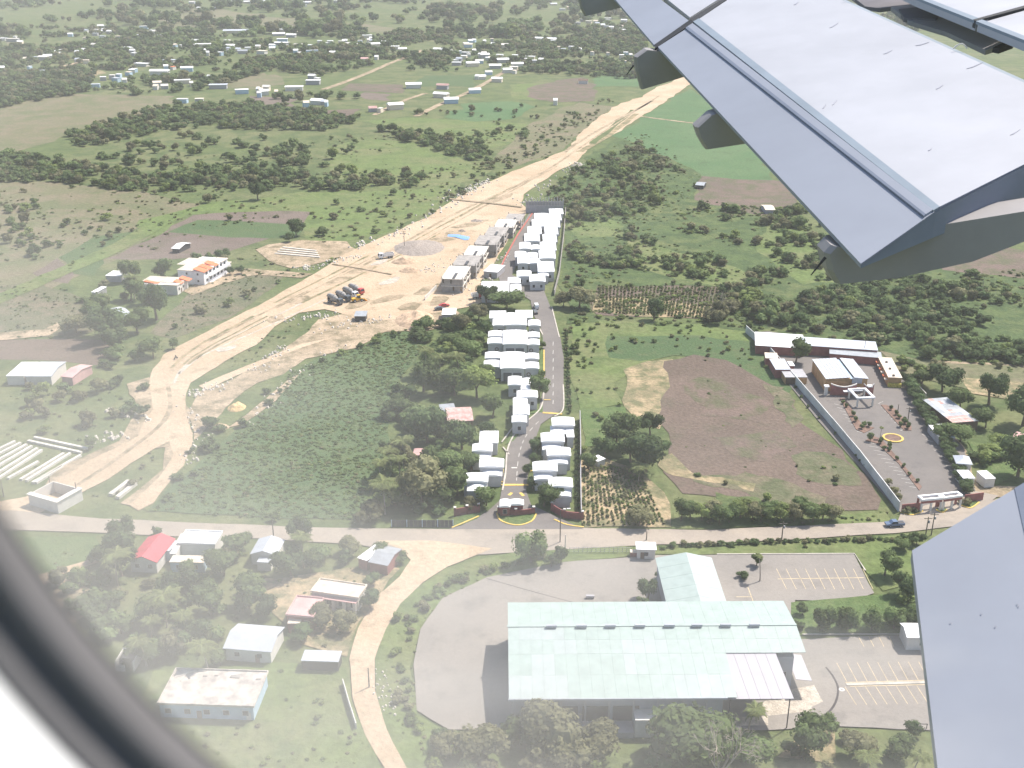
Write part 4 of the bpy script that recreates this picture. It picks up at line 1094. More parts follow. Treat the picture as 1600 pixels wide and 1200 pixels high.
# ------------------------------------------------------------------ the mint roofed hall
def hall():
    hz = 8.0
    Afr, Bfr, Cfr = (795,1090), (1237,1086), (790,947)
    a, ang, w, d = frame3(Afr, (1150,1087.6), Cfr, hz)
    w = (G(1237,1086,hz).xy - a.xy if False else G(1237,1086,hz).xy - a).length
    d2 = G(1000, 977, hz + 2.4).y - G(1000, 1088, hz).y
    back = G(1000, 946, hz).y - G(1000, 1088, hz).y
    t = thing('industrial_hall', (a.x, a.y, 0), 'very large industrial hall with mint green ribbed roof and small ridge vents', 'industrial hall', None, ang)
    w2 = (G(1260,1030,hz).x - a.x)
    rz_ = 2.4
    wf = w - 13.0                  # the front right corner is a separate lower canopy
    front0 = 0.0
    fy = G(1200, 1031, hz).y - a.y  # the main roof's front line east of the canopy seam
    # walls
    wl = MB()
    wl.box(1.0, 1.0, 0, wf - .5, back - 1, hz - .15)
    wl.box(wf - .5, fy + .6, 0, w2 - 2.2, back - 1, hz - .16)
    wl.build('wall', SHADEW, t)
    gl = MB()
    gl.add([(w2-2.2,fy+.6,hz-.16),(w2-2.2,back-1,hz-.16),(w2-2.2,d2,hz+rz_-.4),(w2-2.5,fy+.6,hz-.16),(w2-2.5,back-1,hz-.16),(w2-2.5,d2,hz+rz_-.4)], [(0,1,2),(3,5,4),(0,2,5,3),(1,4,5,2)])
    gl.build('gable_wall', SHADEW, t)
    # roof in separate sheets
    N1 = 26
    def zf(y): return hz + rz_ * (y / d2) if y <= d2 else hz + rz_ * (1 - (y - d2) / (back - d2) * .55)
    bands = [(0, fy * .5), (fy * .5, fy), (fy, (fy + d2) / 2), ((fy + d2) / 2, d2), (d2, back)]
    tint = random.Random(5)
    pal = {}
    for j, (y0, y1) in enumerate(bands):
        last = None; run = 0
        for i in range(N1):
            x0 = w2 * i / N1; x1 = w2 * (i + 1) / N1 - .02
            if j < 2 and x0 >= wf - .3: continue
            if run <= 0: last = tint.choice((MINT, MINT, MINT2, MINT2, MINT3)); run = tint.choice((1, 2, 4, 6))
            run -= 1
            sl = (x1 - x0)
            ex = 0
            lift = tint.uniform(0, .03)
            za, zb = zf(y0) + lift, zf(y1 if j < 4 else y1) + lift
            if j == 4: za = hz + rz_ + lift; zb = hz + rz_ * .45 + lift
            yy0 = y0 - (.4 if j == 0 else 0); yy1 = y1 - .03
            b = MB().add([(x0,yy0,za),(x1,yy0,za),(x1,yy1,zb),(x0,yy1,zb),(x0,yy0,za-.08),(x1,yy0,za-.08),(x1,yy1,zb-.08),(x0,yy1,zb-.08)],
                     [(0,1,2,3),(7,6,5,4),(0,4,5,1),(1,5,6,2),(2,6,7,3),(3,7,4,0)])
            b.build('roof_panel', last, t)
    MB().box(-.2, d2 - .35, hz + rz_ + .02, w2, d2 + .35, hz + rz_ + .14).build('ridge_cap', MINT2, t)
    for px in (863, 910, 955, 1001, 1047, 1090, 1135, 1180):
        gx = G(px, 978, hz + rz_).x - a.x
        MB().box(gx - 1.15, d2 - .85, hz + rz_ + .16, gx + 1.15, d2 - .3, hz + rz_ + .7).build('ridge_vent', SHADEW, t)
    # gutter and front: dark open bays, pale office block
    MB().box(-.1, -.62, hz - .45, wf, -.42, hz + .02).build('gutter', SHADEW, t)
    for i in range(9):
        x = wf * i / 9 + .6
        MB().box(x, -.3, 0, x + .35, .05, hz - .2).build('column', GREYW, t)
    for i in range(4):
        MB().box(2.5 + i * 6.2, .8, .1, 7.8 + i * 6.2, .98, 5.0).build('bay_shade_panel', DARKM, t)  # dark panels paint in the shade of the open bays
    MB().box(25.2, -2.6, 0, 41, .9, 4.3).build('office', OFFW, t)
    for x in (31.5, 34.3, 38): window(t, x, 2.7, 1.5, 1.2, -2.6)
    MB().box(9, -2.8, 0, 25, .9, 1.4).build('loading_dock', GREYW, t)
    # lower canopy over the apron
    cx0 = G(1150, 1031, 7.4).x - a.x; cx1 = G(1237, 1086, 7.0).x - a.x
    for i in range(6):
        x0 = wf + (cx1 - wf) * i / 6
        x1 = wf + (cx1 - wf) * (i + 1) / 6 - .05
        MB().add([(x0,-.4,7.6),(x1,-.4,7.6),(x1 - .9,fy + .5,zf(fy)-.12),(x0 - .9,fy + .5,zf(fy)-.12),(x0,-.4,7.5),(x1,-.4,7.5),(x1 - .9,fy + .5,zf(fy)-.22),(x0 - .9,fy + .5,zf(fy)-.22)],
                 [(0,1,2,3),(7,6,5,4),(0,4,5,1),(1,5,6,2),(2,6,7,3),(3,7,4,0)]).build('canopy_sheet', PINKP, t)
    for x in (wf + .6, cx1 - .8): MB().cyl((x, -.3, 0), (x, -.3, 7.45), .12, n=6).build('canopy_post', DARKM, t)
    # east awning
    ax0 = w2 - 2.2
    MB().add([(ax0,fy-2.4,4.4),(ax0+3.4,fy-2.4,4.0),(ax0+3.4,fy+6.5,4.0),(ax0,fy+6.5,4.4),(ax0,fy-2.4,4.3),(ax0+3.4,fy-2.4,3.9),(ax0+3.4,fy+6.5,3.9),(ax0,fy+6.5,4.3)],
             [(0,1,2,3),(7,6,5,4),(0,4,5,1),(1,5,6,2),(2,6,7,3),(3,7,4,0)]).build('awning', PINKP, t)
    window(t, w2 - 4.2, 3.4, 1.3, 1.3, fy + .6)
    MB().box(w2 - 6, fy - 1.4, 0, w2 - 4, fy - .2, 1.8).build('air_conditioner', WHITE, t)
    # north wing
    nx0 = G(1045, 946, 6).x - a.x; nx1 = G(1140, 946, 6).x - a.x
    ny1 = G(1070, 872, 6).y - a.y
    xm = (nx0 + nx1) / 2 + .5
    MB().box(nx0 + .5, back - .9, 0, nx1 - .5, ny1 - .5, 5.7).build('wall', SHADEW, t)
    for j in range(5):
        y0 = back + .3 + (ny1 - back) * j / 5 - .25; y1 = back + .3 + (ny1 - back) * (j + 1) / 5 - .3
        for (xa, za, xb, zb, mm) in ((nx0, 5.8, xm, 7.4, MINT2), (xm + .02, 7.4, nx1, 5.8, MINT3)):
            MB().add([(xa,y0,za),(xb,y0,zb),(xb,y1,zb),(xa,y1,za),(xa,y0,za-.08),(xb,y0,zb-.08),(xb,y1,zb-.08),(xa,y1,za-.08)],
                     [(0,1,2,3),(7,6,5,4),(0,4,5,1),(1,5,6,2),(2,6,7,3),(3,7,4,0)]).build('roof_panel', mm, t)
    # its valley against the main roof
    MB().add([(nx0 + 1.2,back+.2,5.9),(nx1 - 1.2,back+.2,5.9),(xm,back-5.5,zf(back-5.5)+.12),(xm,back+.2,7.4)], [(0,3,2),(3,1,2)]).build('valley_roof', MINT2, t)
    return t
hall()
house('guard_booth', 'small white roofed guard booth beside the road gate', (994,859), (1026,860), (994,847), 3.0, 'flat', OFFW, WHITE, oh=.3, cat='guard booth', doorx=.3, wins=1)
house('shed', 'low reddish planter box shed on the west side of the guard booth', (985,864), (997,864), (985,859), 1.4, 'flat', REDW, CREAM, oh=.05, cat='shed')
house('building', 'white box building with pitched roof at the edge of the lower car park', (1417,996), (1470,997), (1406,973), 3.8, 'gable', OFFW, WHITE, rh=.9, oh=.3, cat='building', wins=1)
# fence and gate by the road
a = G(890, 864); w = G(986, 864).x - a.x
t = thing('gate_fence', (a.x, a.y, 0), 'thin metal rail fence and gate between verge tree and guard booth', 'fence')
for i in range(15): MB().box(w * i / 14 - .05, -.05, 0, w * i / 14 + .05, .05, 1.7).build('post', GREYW, t)
for z in (.5, 1.1, 1.6): MB().box(0, -.03, z, w, .03, z + .06).build('rail', GREYW, t)
a = G(612, 823); w = G(708, 823).x - a.x
t = thing('fence', (a.x, a.y, 0), 'dark board fence with blue posts under the grey green roadside tree', 'fence')
for i in range(14): MB().box(w * i / 14 + .04, 0, 0, w * (i + 1) / 14 - .04, .12, 2.0).build('fence_panel', DARKM, t)
for i in range(5): MB().box(w * i / 4 - .1, -.16, 0, w * i / 4 + .1, -.01, 2.2).build('post', BLUEW, t)
# long precast beams
def beam(a_, b_, label, group, w_=.9, h_=.7):
    A, B = G(*a_), G(*b_)
    d = (B - A).xy
    t = MB().box(0, -w_ / 2, 0, d.length, w_ / 2, h_).build('concrete_beam', BEAMC)
    t.location = (A.x, A.y, ZD if False else 0.0); t.rotation_euler = (0, 0, math.atan2(d.y, d.x))
    tag(t, label, 'concrete beam', group)
S = lambda x, y: (x / 4, 600 + y / 4)
for a_, b_ in [((-80,450),(95,365)), ((-80,480),(130,375)), ((-80,520),(168,385)), ((-60,548),(200,395)), ((-40,580),(235,408)), ((-10,598),(262,420)), ((50,598),(240,492)), ((130,605),(400,440)), ((165,612),(440,440)), ((205,625),(505,452)), ((225,625),(392,522))]:
    beam(S(*a_), S(*b_), 'long pale concrete beam lying parallel to others west of the dirt road', 'concrete beams laid out side by side')
beam(S(178,362), S(512,436), 'long concrete beam lying crosswise, nearer one of the pair', 'crosswise concrete beams')
beam(S(216,340), S(545,410), 'long concrete beam lying crosswise, farther one of the pair', 'crosswise concrete beams')
beam(S(692,702), S(808,615), 'short concrete beam west one of the pair on the weedy triangle', 'short concrete beams', 1.3, .9)
beam(S(735,720), S(848,630), 'short concrete beam east one of the pair on the weedy triangle', 'short concrete beams', 1.3, .9)
for i in range(4):
    beam((430 + i * 4, 397 - i * 3.2), (500 - i * 2, 403 - i * 3.4), 'pale foundation beam in the small clearing north of the dirt road', 'foundation beams in the clearing', 1.1, .6)
# ------------------------------------------------------------------ the far villages
UW = MB().box(0, 0, 0, 1, 1, 1)
uw = {}
def unit_wall(m):
    if ('w', m.name) not in uw: uw[('w', m.name)] = UW.mesh('wall_mesh', m)
    return uw[('w', m.name)]
def unit_roof(m, kind):
    k = (kind, m.name)
    if k not in uw:
        b = MB()
        if kind == 'flat': b.box(-.04, -.04, 0, 1.04, 1.04, .18)
        else: b.add([(-.05,-.05,0),(1.05,-.05,0),(1.05,.5,1),(-.05,.5,1),(1.05,1.05,0),(-.05,1.05,0)], [(0,1,2,3),(3,2,4,5),(1,4,2),(0,3,5),(0,5,4,1)])
        uw[k] = b.mesh('roof_mesh', m)
    return uw[k]
def far_house(px, py, wpx, area, m=None, kind=None, hgt=None, deep=.55):
    m = m or rnd.choice((WHITE, WHITE, WHITE, WHITE, TINW, OFFW, CREAM))
    w = wpx * mpp(py) * .88; d = max(6.0, min(w * deep * rnd.uniform(.8, 1.3), 16)); h = hgt or rnd.uniform(3.2, 4.6)
    p = G(px - wpx / 2, py + 1.5)
    kind = kind or rnd.choice(('flat', 'gable'))
    nm = {'white_roof_coating': 'white', 'pale_metal_roof': 'pale metal', 'off_white_render': 'off white', 'cream_concrete_roof': 'cream'}.get(m.name, m.name.replace('_roof', '').replace('_', ' '))
    t = thing('house', (p.x, p.y, 0), 'small distant house with %s %s roof %s' % (nm, 'flat' if kind == 'flat' else 'pitched', area), 'house',
              '%s %s roofed houses %s' % (nm, 'flat' if kind == 'flat' else 'pitched', area), rnd.uniform(-.45, .45))
    EXCL.append([(p.x - 3, p.y - 16), (p.x + w + 3, p.y - 16), (p.x + w + 4, p.y + d + 1), (p.x - 4, p.y + d + 1)])
    link('wall', unit_wall(rnd.choice((OFFW, GREYW, OFFW, CREAM, BLUEW))), t, sca=(w, d, h))
    link('roof', unit_roof(m, kind), t, (0, 0, h), sca=(w, d, 1.2 if kind == 'flat' else 1.7))
V1 = [(5,62,14),(20,64,20),(55,93,12),(68,93,16),(110,56,8),(135,62,10),(147,72,10),(103,76,8),(158,43,10),(150,48,8),(160,59,10),(185,60,8),(200,78,14),(208,87,8),(225,44,14),(248,49,12),(250,57,8),(232,53,10),(207,114,10),(260,108,8),(162,125,10),(181,127,12),(195,128,8),(150,136,14),(185,121,8),(258,126,8),(247,135,14),(243,139,8),(258,138,12),(300,134,6),(325,123,5),(305,67,12),(355,66,10),(360,74,14),(357,82,6),(388,77,10),(325,86,5),(4,110,8),(57,120,5),(45,107,5),(12,88,8),(262,3,16),(300,5,8),(310,13,6),(355,6,8),(385,4,12),(335,13,6),(282,74,4),(75,90,14),(120,96,7),(88,84,7),(170,52,7),(130,80,6)]
V2 = [(437,55,20),(455,57,16),(442,64,18),(425,74,10),(467,74,14),(487,74,10),(409,83,16),(463,83,8),(516,67,10),(500,67,8),(535,67,10),(545,71,14),(556,72,8),(520,85,10),(575,58,16),(580,62,6),(582,67,10),(588,73,18),(600,68,8),(563,67,8),(618,76,14),(630,79,14),(588,92,6),(487,122,12),(416,141,12),(415,148,14),(432,147,6),(495,162,20),(480,167,10),(505,163,8),(593,175,6),(415,3,20),(527,3,12),(482,5,10),(578,2,6)]
V3 = [(686,80,18),(732,73,14),(716,83,12),(728,85,14),(742,82,6),(755,89,12),(760,90,16),(770,92,10),(781,88,12),(793,74,18),(750,98,14),(762,93,8),(714,101,16),(717,96,10),(725,91,10),(754,123,14),(765,116,12),(758,68,5),(740,65,6),(770,72,6),(767,16,8),(805,90,10),(803,74,8),(803,109,14),(803,114,6),(836,98,8),(845,97,8),(820,96,7)]
V4 = [(842,62,14),(862,64,16),(880,79,8),(892,76,8),(906,81,8),(925,85,6),(950,85,6),(972,90,8),(973,99,14),(865,66,10),(867,7,12),(880,15,10),(895,10,10),(898,3,8),(903,37,10),(920,35,10),(933,35,12),(952,30,12),(943,41,8),(955,45,8),(975,33,10),(970,43,8),(975,50,12),(985,53,12),(995,46,6),(868,163,7),(870,98,7)]
for lst, ar in ((V1, 'in the wooded village at the upper left'), (V2, 'in the village strip around the white school'), (V3, 'in the dense hamlet beside the straight tracks'), (V4, 'in the hamlet by the wing trailing edge')):
    for q in lst: far_house(*q, ar)
_hr = random.Random(77)
for lst, ar, nx_ in ((V1, 'in the wooded village at the upper left', 34), (V2, 'in the village strip around the white school', 14), (V3, 'in the dense hamlet beside the straight tracks', 12), (V4, 'in the hamlet by the wing trailing edge', 14)):
    for k in range(nx_):
        q = _hr.choice(lst)
        far_house(q[0] + _hr.uniform(-16, 16), max(4, q[1] + _hr.uniform(-5, 5)), _hr.uniform(5, 10), ar)
for q, lb, m, kd in [((222,102,25),'long low white roofed building with green trees on both sides in the upper left village',WHITE,'flat'), ((265,97,22),'long pale metal building between two dark tree clumps',TINW,'flat'), ((250,116,31),'biggest bright white warehouse of the upper left village',WHITE,'gable'),
   ((293,111,20),'slanted white roofed house with orange neighbour',WHITE,'gable'), ((269,108,6),'tiny house with orange roof',ORANGE,'flat'), ((286,130,26),'long white roofed row house at the wood edge',WHITE,'flat'), ((342,138,30),'long pale building at the end of the field',TINW,'flat'), ((380,146,22),'low white shed group at the pasture corner',WHITE,'flat'),
   ((370,51,40),'large arched white shed standing alone at the far left',TINW,'gable'), ((318,72,30),'thin long white roofed building in the far village',WHITE,'flat'), ((380,83,16),'small grey roofed barn of the far village',TIN,'gable'), ((285,160,18),'low pale ruin on the tan field edge',OFFW,'flat'), ((312,160,14),'white and pink shed at the tan field edge',CREAM,'flat'),
   ((450,48,28),'white school building with blue tinted wall on the hillside',WHITE,'flat'), ((438,69,26),'stepped white building below the school',WHITE,'flat'), ((490,83,20),'pale blue grey long roof of the village strip',TINW,'flat'), ((490,131,24),'white building above the hedge at the end of the tan track',WHITE,'flat'), ((461,141,30),'long slanted white roof beside the wood',WHITE,'flat'),
   ((466,74,10),'bright cream house of the village strip',CREAM,'flat'), ((570,95,12),'pinkish hut by the start of the tan track',PINKR,'gable'), ((648,137,26),'long hall with white roof and green wall, northernmost of the green halls',WHITE,'gable'), ((690,151,26),'long white roofed hall beside the second straight track',WHITE,'gable'), ((707,161,24),'bright white roofed hall with dark green wall by the crop square',WHITE,'gable'),
   ((744,145,20),'white roofed hall beside the yellow green plot',WHITE,'gable'), ((622,171,26),'long white roofed hall nearest the meadow',WHITE,'gable'), ((584,174,14),'brown roofed shed beside the meadow hall',RUST,'gable'), ((692,138,20),'weathered brown roofed shed between the tracks',RUST,'gable'), ((741,103,22),'long white hall of the dense hamlet, upper',WHITE,'gable'),
   ((775,106,20),'long white hall of the dense hamlet, middle',WHITE,'gable'), ((788,97,20),'long white hall of the dense hamlet, east',WHITE,'gable'), ((777,127,18),'long white hall of the dense hamlet, lowest',WHITE,'gable'), ((795,113,16),'white hall on the track of the dense hamlet',WHITE,'gable'), ((829,92,16),'pale long roof just east of the track',WHITE,'flat'), ((810,104,20),'long white roof with pale wall east of the track',WHITE,'gable'), ((912,130,16),'dark roofed hut in the brown plot near the wing',DOOR,'gable')]:
    far_house(*q, 'x', m, kd, None, .5)
    t = [o for o in COL.objects if o.type == 'EMPTY'][-1]
    t['label'] = lb; del t['group']
# ------------------------------------------------------------------ vegetation prototypes
LEAF = {
 'dark': mat('dark_leaves', (0.092,0.138,0.059), .8, .1, .6, (0.125,0.174,0.072), attr=True, spec=.15),
 'mid': mat('mid_green_leaves', (0.123,0.177,0.069), .8, .1, .6, (0.160,0.205,0.084), attr=True, spec=.15),
 'light': mat('yellow_green_leaves', (0.186,0.250,0.077), .8, .1, .6, (0.224,0.256,0.097), attr=True, spec=.15),
 'olive': mat('olive_leaves', (0.192,0.198,0.102), .8, .1, .6, (0.237,0.224,0.128), attr=True, spec=.15),
 'palm': mat('palm_leaves', (0.141,0.192,0.070), .7, .1, .6, (0.243,0.243,0.102), attr=True, spec=.2),
}
BARK = mat('bark', (.20,.15,.11), .9, .2, 3)
PALEBARK = mat('pale_bark', (.40,.34,.28), .9, .15, 3)

def set_tint(me, vals):
    a = me.attributes.new('tint', 'FLOAT', 'FACE')
    a.data.foreach_set('value', vals)

def crown_mesh(name, m, seed, nleaf, lobes, leaf, rx=.5, rz=.36, cz=.62, core=True):
    "crown of a tree about 1 m high and 1 m across: leaf sprays on overlapping lobes"
    r = random.Random(seed)
    L_ = []
    for i in range(lobes):
        a = r.uniform(0, 6.283); q = math.sqrt(r.random())
        rr = r.uniform(.34, .62) * (1.0 if i else 1.3)
        c = Vector((math.cos(a) * q * rx * (1 - rr * .6), math.sin(a) * q * rx * (1 - rr * .6), cz + r.uniform(-.55, .75) * rz * (1 - q * .4)))
        L_.append((c, rr * rx, rr * rz * r.uniform(.9, 1.3), r.uniform(.0, 1)))
    v, f, tint = [], [], []
    for k in range(nleaf):
        c, a_, b_, t_ = L_[r.randrange(lobes)]
        d = Vector((r.gauss(0, 1), r.gauss(0, 1), r.gauss(.25, 1))).normalized()
        rad = r.uniform(.72, 1.08)
        p = c + Vector((d.x * a_, d.y * a_, d.z * b_)) * rad
        nrm = (d + Vector((r.gauss(0, .45), r.gauss(0, .45), r.gauss(.25, .45)))).normalized()
        u = nrm.orthogonal().normalized(); w = nrm.cross(u)
        th = r.uniform(0, 6.28); u, w = u * math.cos(th) + w * math.sin(th), w * math.cos(th) - u * math.sin(th)
        s = leaf * r.uniform(.55, 1.35)
        e = s * r.uniform(.45, .9)
        b = len(v)
        v += [p - u * s, p - w * e + u * s * .1, p + u * s, p + w * e]
        f.append((b, b + 1, b + 2, b + 3))
        tint.append(min(1, max(0, t_ * .55 + r.random() * .45)))
    if core:
        for c, a_, b_, t_ in L_:
            b = len(v); n1, n2 = 6, 3
            v.append(c + Vector((0, 0, b_ * .8)))
            for i in range(1, n2 + 1):
                ph = math.pi * i / (n2 + 1)
                for j in range(n1):
                    th = 6.283 * j / n1 + i
                    q = .78 * r.uniform(.85, 1.12)
                    v.append(c + Vector((a_ * math.sin(ph) * math.cos(th), a_ * math.sin(ph) * math.sin(th), b_ * math.cos(ph))) * q)
            v.append(c - Vector((0, 0, b_ * .8)))
            for j in range(n1):
                f.append((b, b + 1 + j, b + 1 + (j + 1) % n1)); tint.append(.55 + t_ * .3)
                for i in range(n2 - 1):
                    o = b + 1 + i * n1
                    f.append((o + j, o + n1 + j, o + n1 + (j + 1) % n1, o + (j + 1) % n1)); tint.append(.55 + t_ * .3)
                o = b + 1 + (n2 - 1) * n1
                f.append((o + j, len(v) - 1, o + (j + 1) % n1)); tint.append(.55 + t_ * .3)
    me = bpy.data.meshes.new(name)
    me.from_pydata([tuple(p) for p in v], [], f)
    me.materials.append(m)
    set_tint(me, tint)
    me.update()
    return me

def trunk_mesh(name, m, seed, lean=.05, fork=True, top=.62):
    r = random.Random(seed)
    mb = MB()
    p1 = Vector((r.uniform(-lean, lean), r.uniform(-lean, lean), .32))
    mb.tube([(0, 0, -.02), (p1.x * .4, p1.y * .4, .15), p1], [.045, .034, .028], 7)
    for k in range(4 if fork else 1):
        a = k * 1.57 + r.uniform(-.5, .5)
        q = r.uniform(.12, .28) if fork else .02
        mid = p1 + Vector((math.cos(a) * q * .5, math.sin(a) * q * .5, .16))
        mb.tube([p1, mid, p1 + Vector((math.cos(a) * q, math.sin(a) * q, r.uniform(.26, top - .25)))], [.022, .015, .007], 5)
    return mb.mesh(name, m)

TR = {}
for kd, mt in (('dark', 'dark'), ('mid', 'mid'), ('light', 'light'), ('olive', 'olive')):
    TR[kd] = [crown_mesh('crown_' + kd, LEAF[mt], 11 + i * 7 + len(kd), 1500, 9, .042) for i in range(3)]
SM = {}   # small or distant plants: fewer, larger sprays
for kd in ('dark', 'mid', 'light', 'olive'):
    SM[kd] = [crown_mesh('small_crown_' + kd, LEAF[kd], 90 + i * 5 + len(kd), 240, 5, .085, rz=.42, cz=.46) for i in range(3)]
TRUNK = [trunk_mesh('trunk_mesh', BARK, i) for i in range(3)]
STEM = [trunk_mesh('stem_mesh', BARK, 20 + i, fork=False) for i in range(2)]
ROUND = crown_mesh('round_shrub_crown', LEAF['mid'], 5, 3000, 8, .042, rx=.48, rz=.46, cz=.52)

# palm: one arching frond with leaflets, used many times
def frond_mesh(name, seed, droop=.55, m=LEAF['palm']):
    r = random.Random(seed)
    v, f, t = [], [], []
    n = 12
    sp_ = []
    for i in range(n + 1):
        q = i / n
        sp_.append(Vector((q * (1 - .12 * q), 0, .32 * q - droop * q * q)))
    for i in range(n):
        a, b2 = sp_[i], sp_[i + 1]
        q = i / n
        wdt = .012 * (1 - q) + .004
        b = len(v)
        v += [a + Vector((0, -wdt, 0)), b2 + Vector((0, -wdt, 0)), b2 + Vector((0, wdt, 0)), a + Vector((0, wdt, 0))]
        f.append((b, b + 1, b + 2, b + 3)); t.append(.9)
        if i > 0:
            for sg in (-1, 1):
                for h_ in (0, .5):
                    base = a.lerp(b2, h_)
                    ln = (.26 * math.sin(min(1, q * 1.15 + .12) * math.pi) + .06) * r.uniform(.85, 1.1)
                    tip = base + Vector((ln * .55, sg * ln, -ln * r.uniform(.25, .6)))
                    b = len(v)
                    v += [base + Vector((-.018, 0, 0)), base + Vector((.03, 0, 0)), tip, base.lerp(tip, .5) + Vector((-.03, 0, .005))]
                    f.append((b, b + 1, b + 2, b + 3)); t.append(r.uniform(.2, 1))
    me = bpy.data.meshes.new(name); me.from_pydata([tuple(p) for p in v], [], f); me.materials.append(m); set_tint(me, t); me.update()
    return me
FRONDS = [frond_mesh('frond_mesh', 1, .35), frond_mesh('frond_mesh', 2, .62), frond_mesh('frond_mesh', 3, .9)]
def palm_trunk(seed, bend):
    mb = MB()
    pts = [(bend * (i / 6) ** 2, 0, i / 6) for i in range(7)]
    mb.tube(pts, [.03, .022, .02, .018, .017, .016, .018], 7)
    return mb.mesh('palm_trunk_mesh', PALEBARK, False)
PT = [palm_trunk(0, .05), palm_trunk(1, .16)]

def palm(px, py, crown_px, height, label, group=None, z=0.0):
    "px,py is the middle of the crown in the photograph; the foot is worked out from the height"
    c = G(px, py, height)
    k = rnd.random() * 6.28
    bend = rnd.choice((.05, .16)); tr = PT[0] if bend == .05 else PT[1]
    foot = (c.x - math.cos(k) * bend * height, c.y - math.sin(k) * bend * height, 0)
    t = thing('palm_tree', foot, label, 'palm tree', group, k)
    link('trunk', tr, t, sca=(height, height, height))
    R_ = crown_px * mpp(py, height) * .5
    n = 15
    for i in range(n):
        a = 6.283 * i / n * 2.0 + rnd.uniform(-.2, .2)
        fr = FRONDS[0] if i < 5 else FRONDS[1] if i < 11 else FRONDS[2]
        s = R_ * rnd.uniform(.9, 1.15)
        link('frond', fr, t, (bend * height, 0, height), (0, rnd.uniform(-.25, .15), a), (s, s, s))
    return t

def tree(px, py, d_px, kind, label, group=None, hr=1.0, small=False, name='tree', cat='tree', d_m=None, low=None):
    "px,py is where the foot stands; d_px the width of its crown"
    p = G(px, py)
    return tree_at(p.x, p.y, d_m or d_px * mpp(py), kind, label, group, hr, small, name, cat, low)

def tree_at(x, y, d, kind, label, group=None, hr=1.0, small=False, name='tree', cat='tree', low=None):
    t = thing(name, (x, y, 0), label, cat, group, rnd.uniform(0, 6.28))
    h = d * hr
    tb = (TRUNK if not small else STEM)[rnd.randrange(2)]
    link('trunk' if not small else 'stem', tb, t, sca=(h, h, h))
    me = (SM if small else TR)[kind][rnd.randrange(3)] if kind != 'round' else ROUND
    o = link('crown' if not small else 'foliage', me, t, sca=(d, d * rnd.uniform(.88, 1.1), h))
    if low is not None: o.location.z = -low * h
    return t

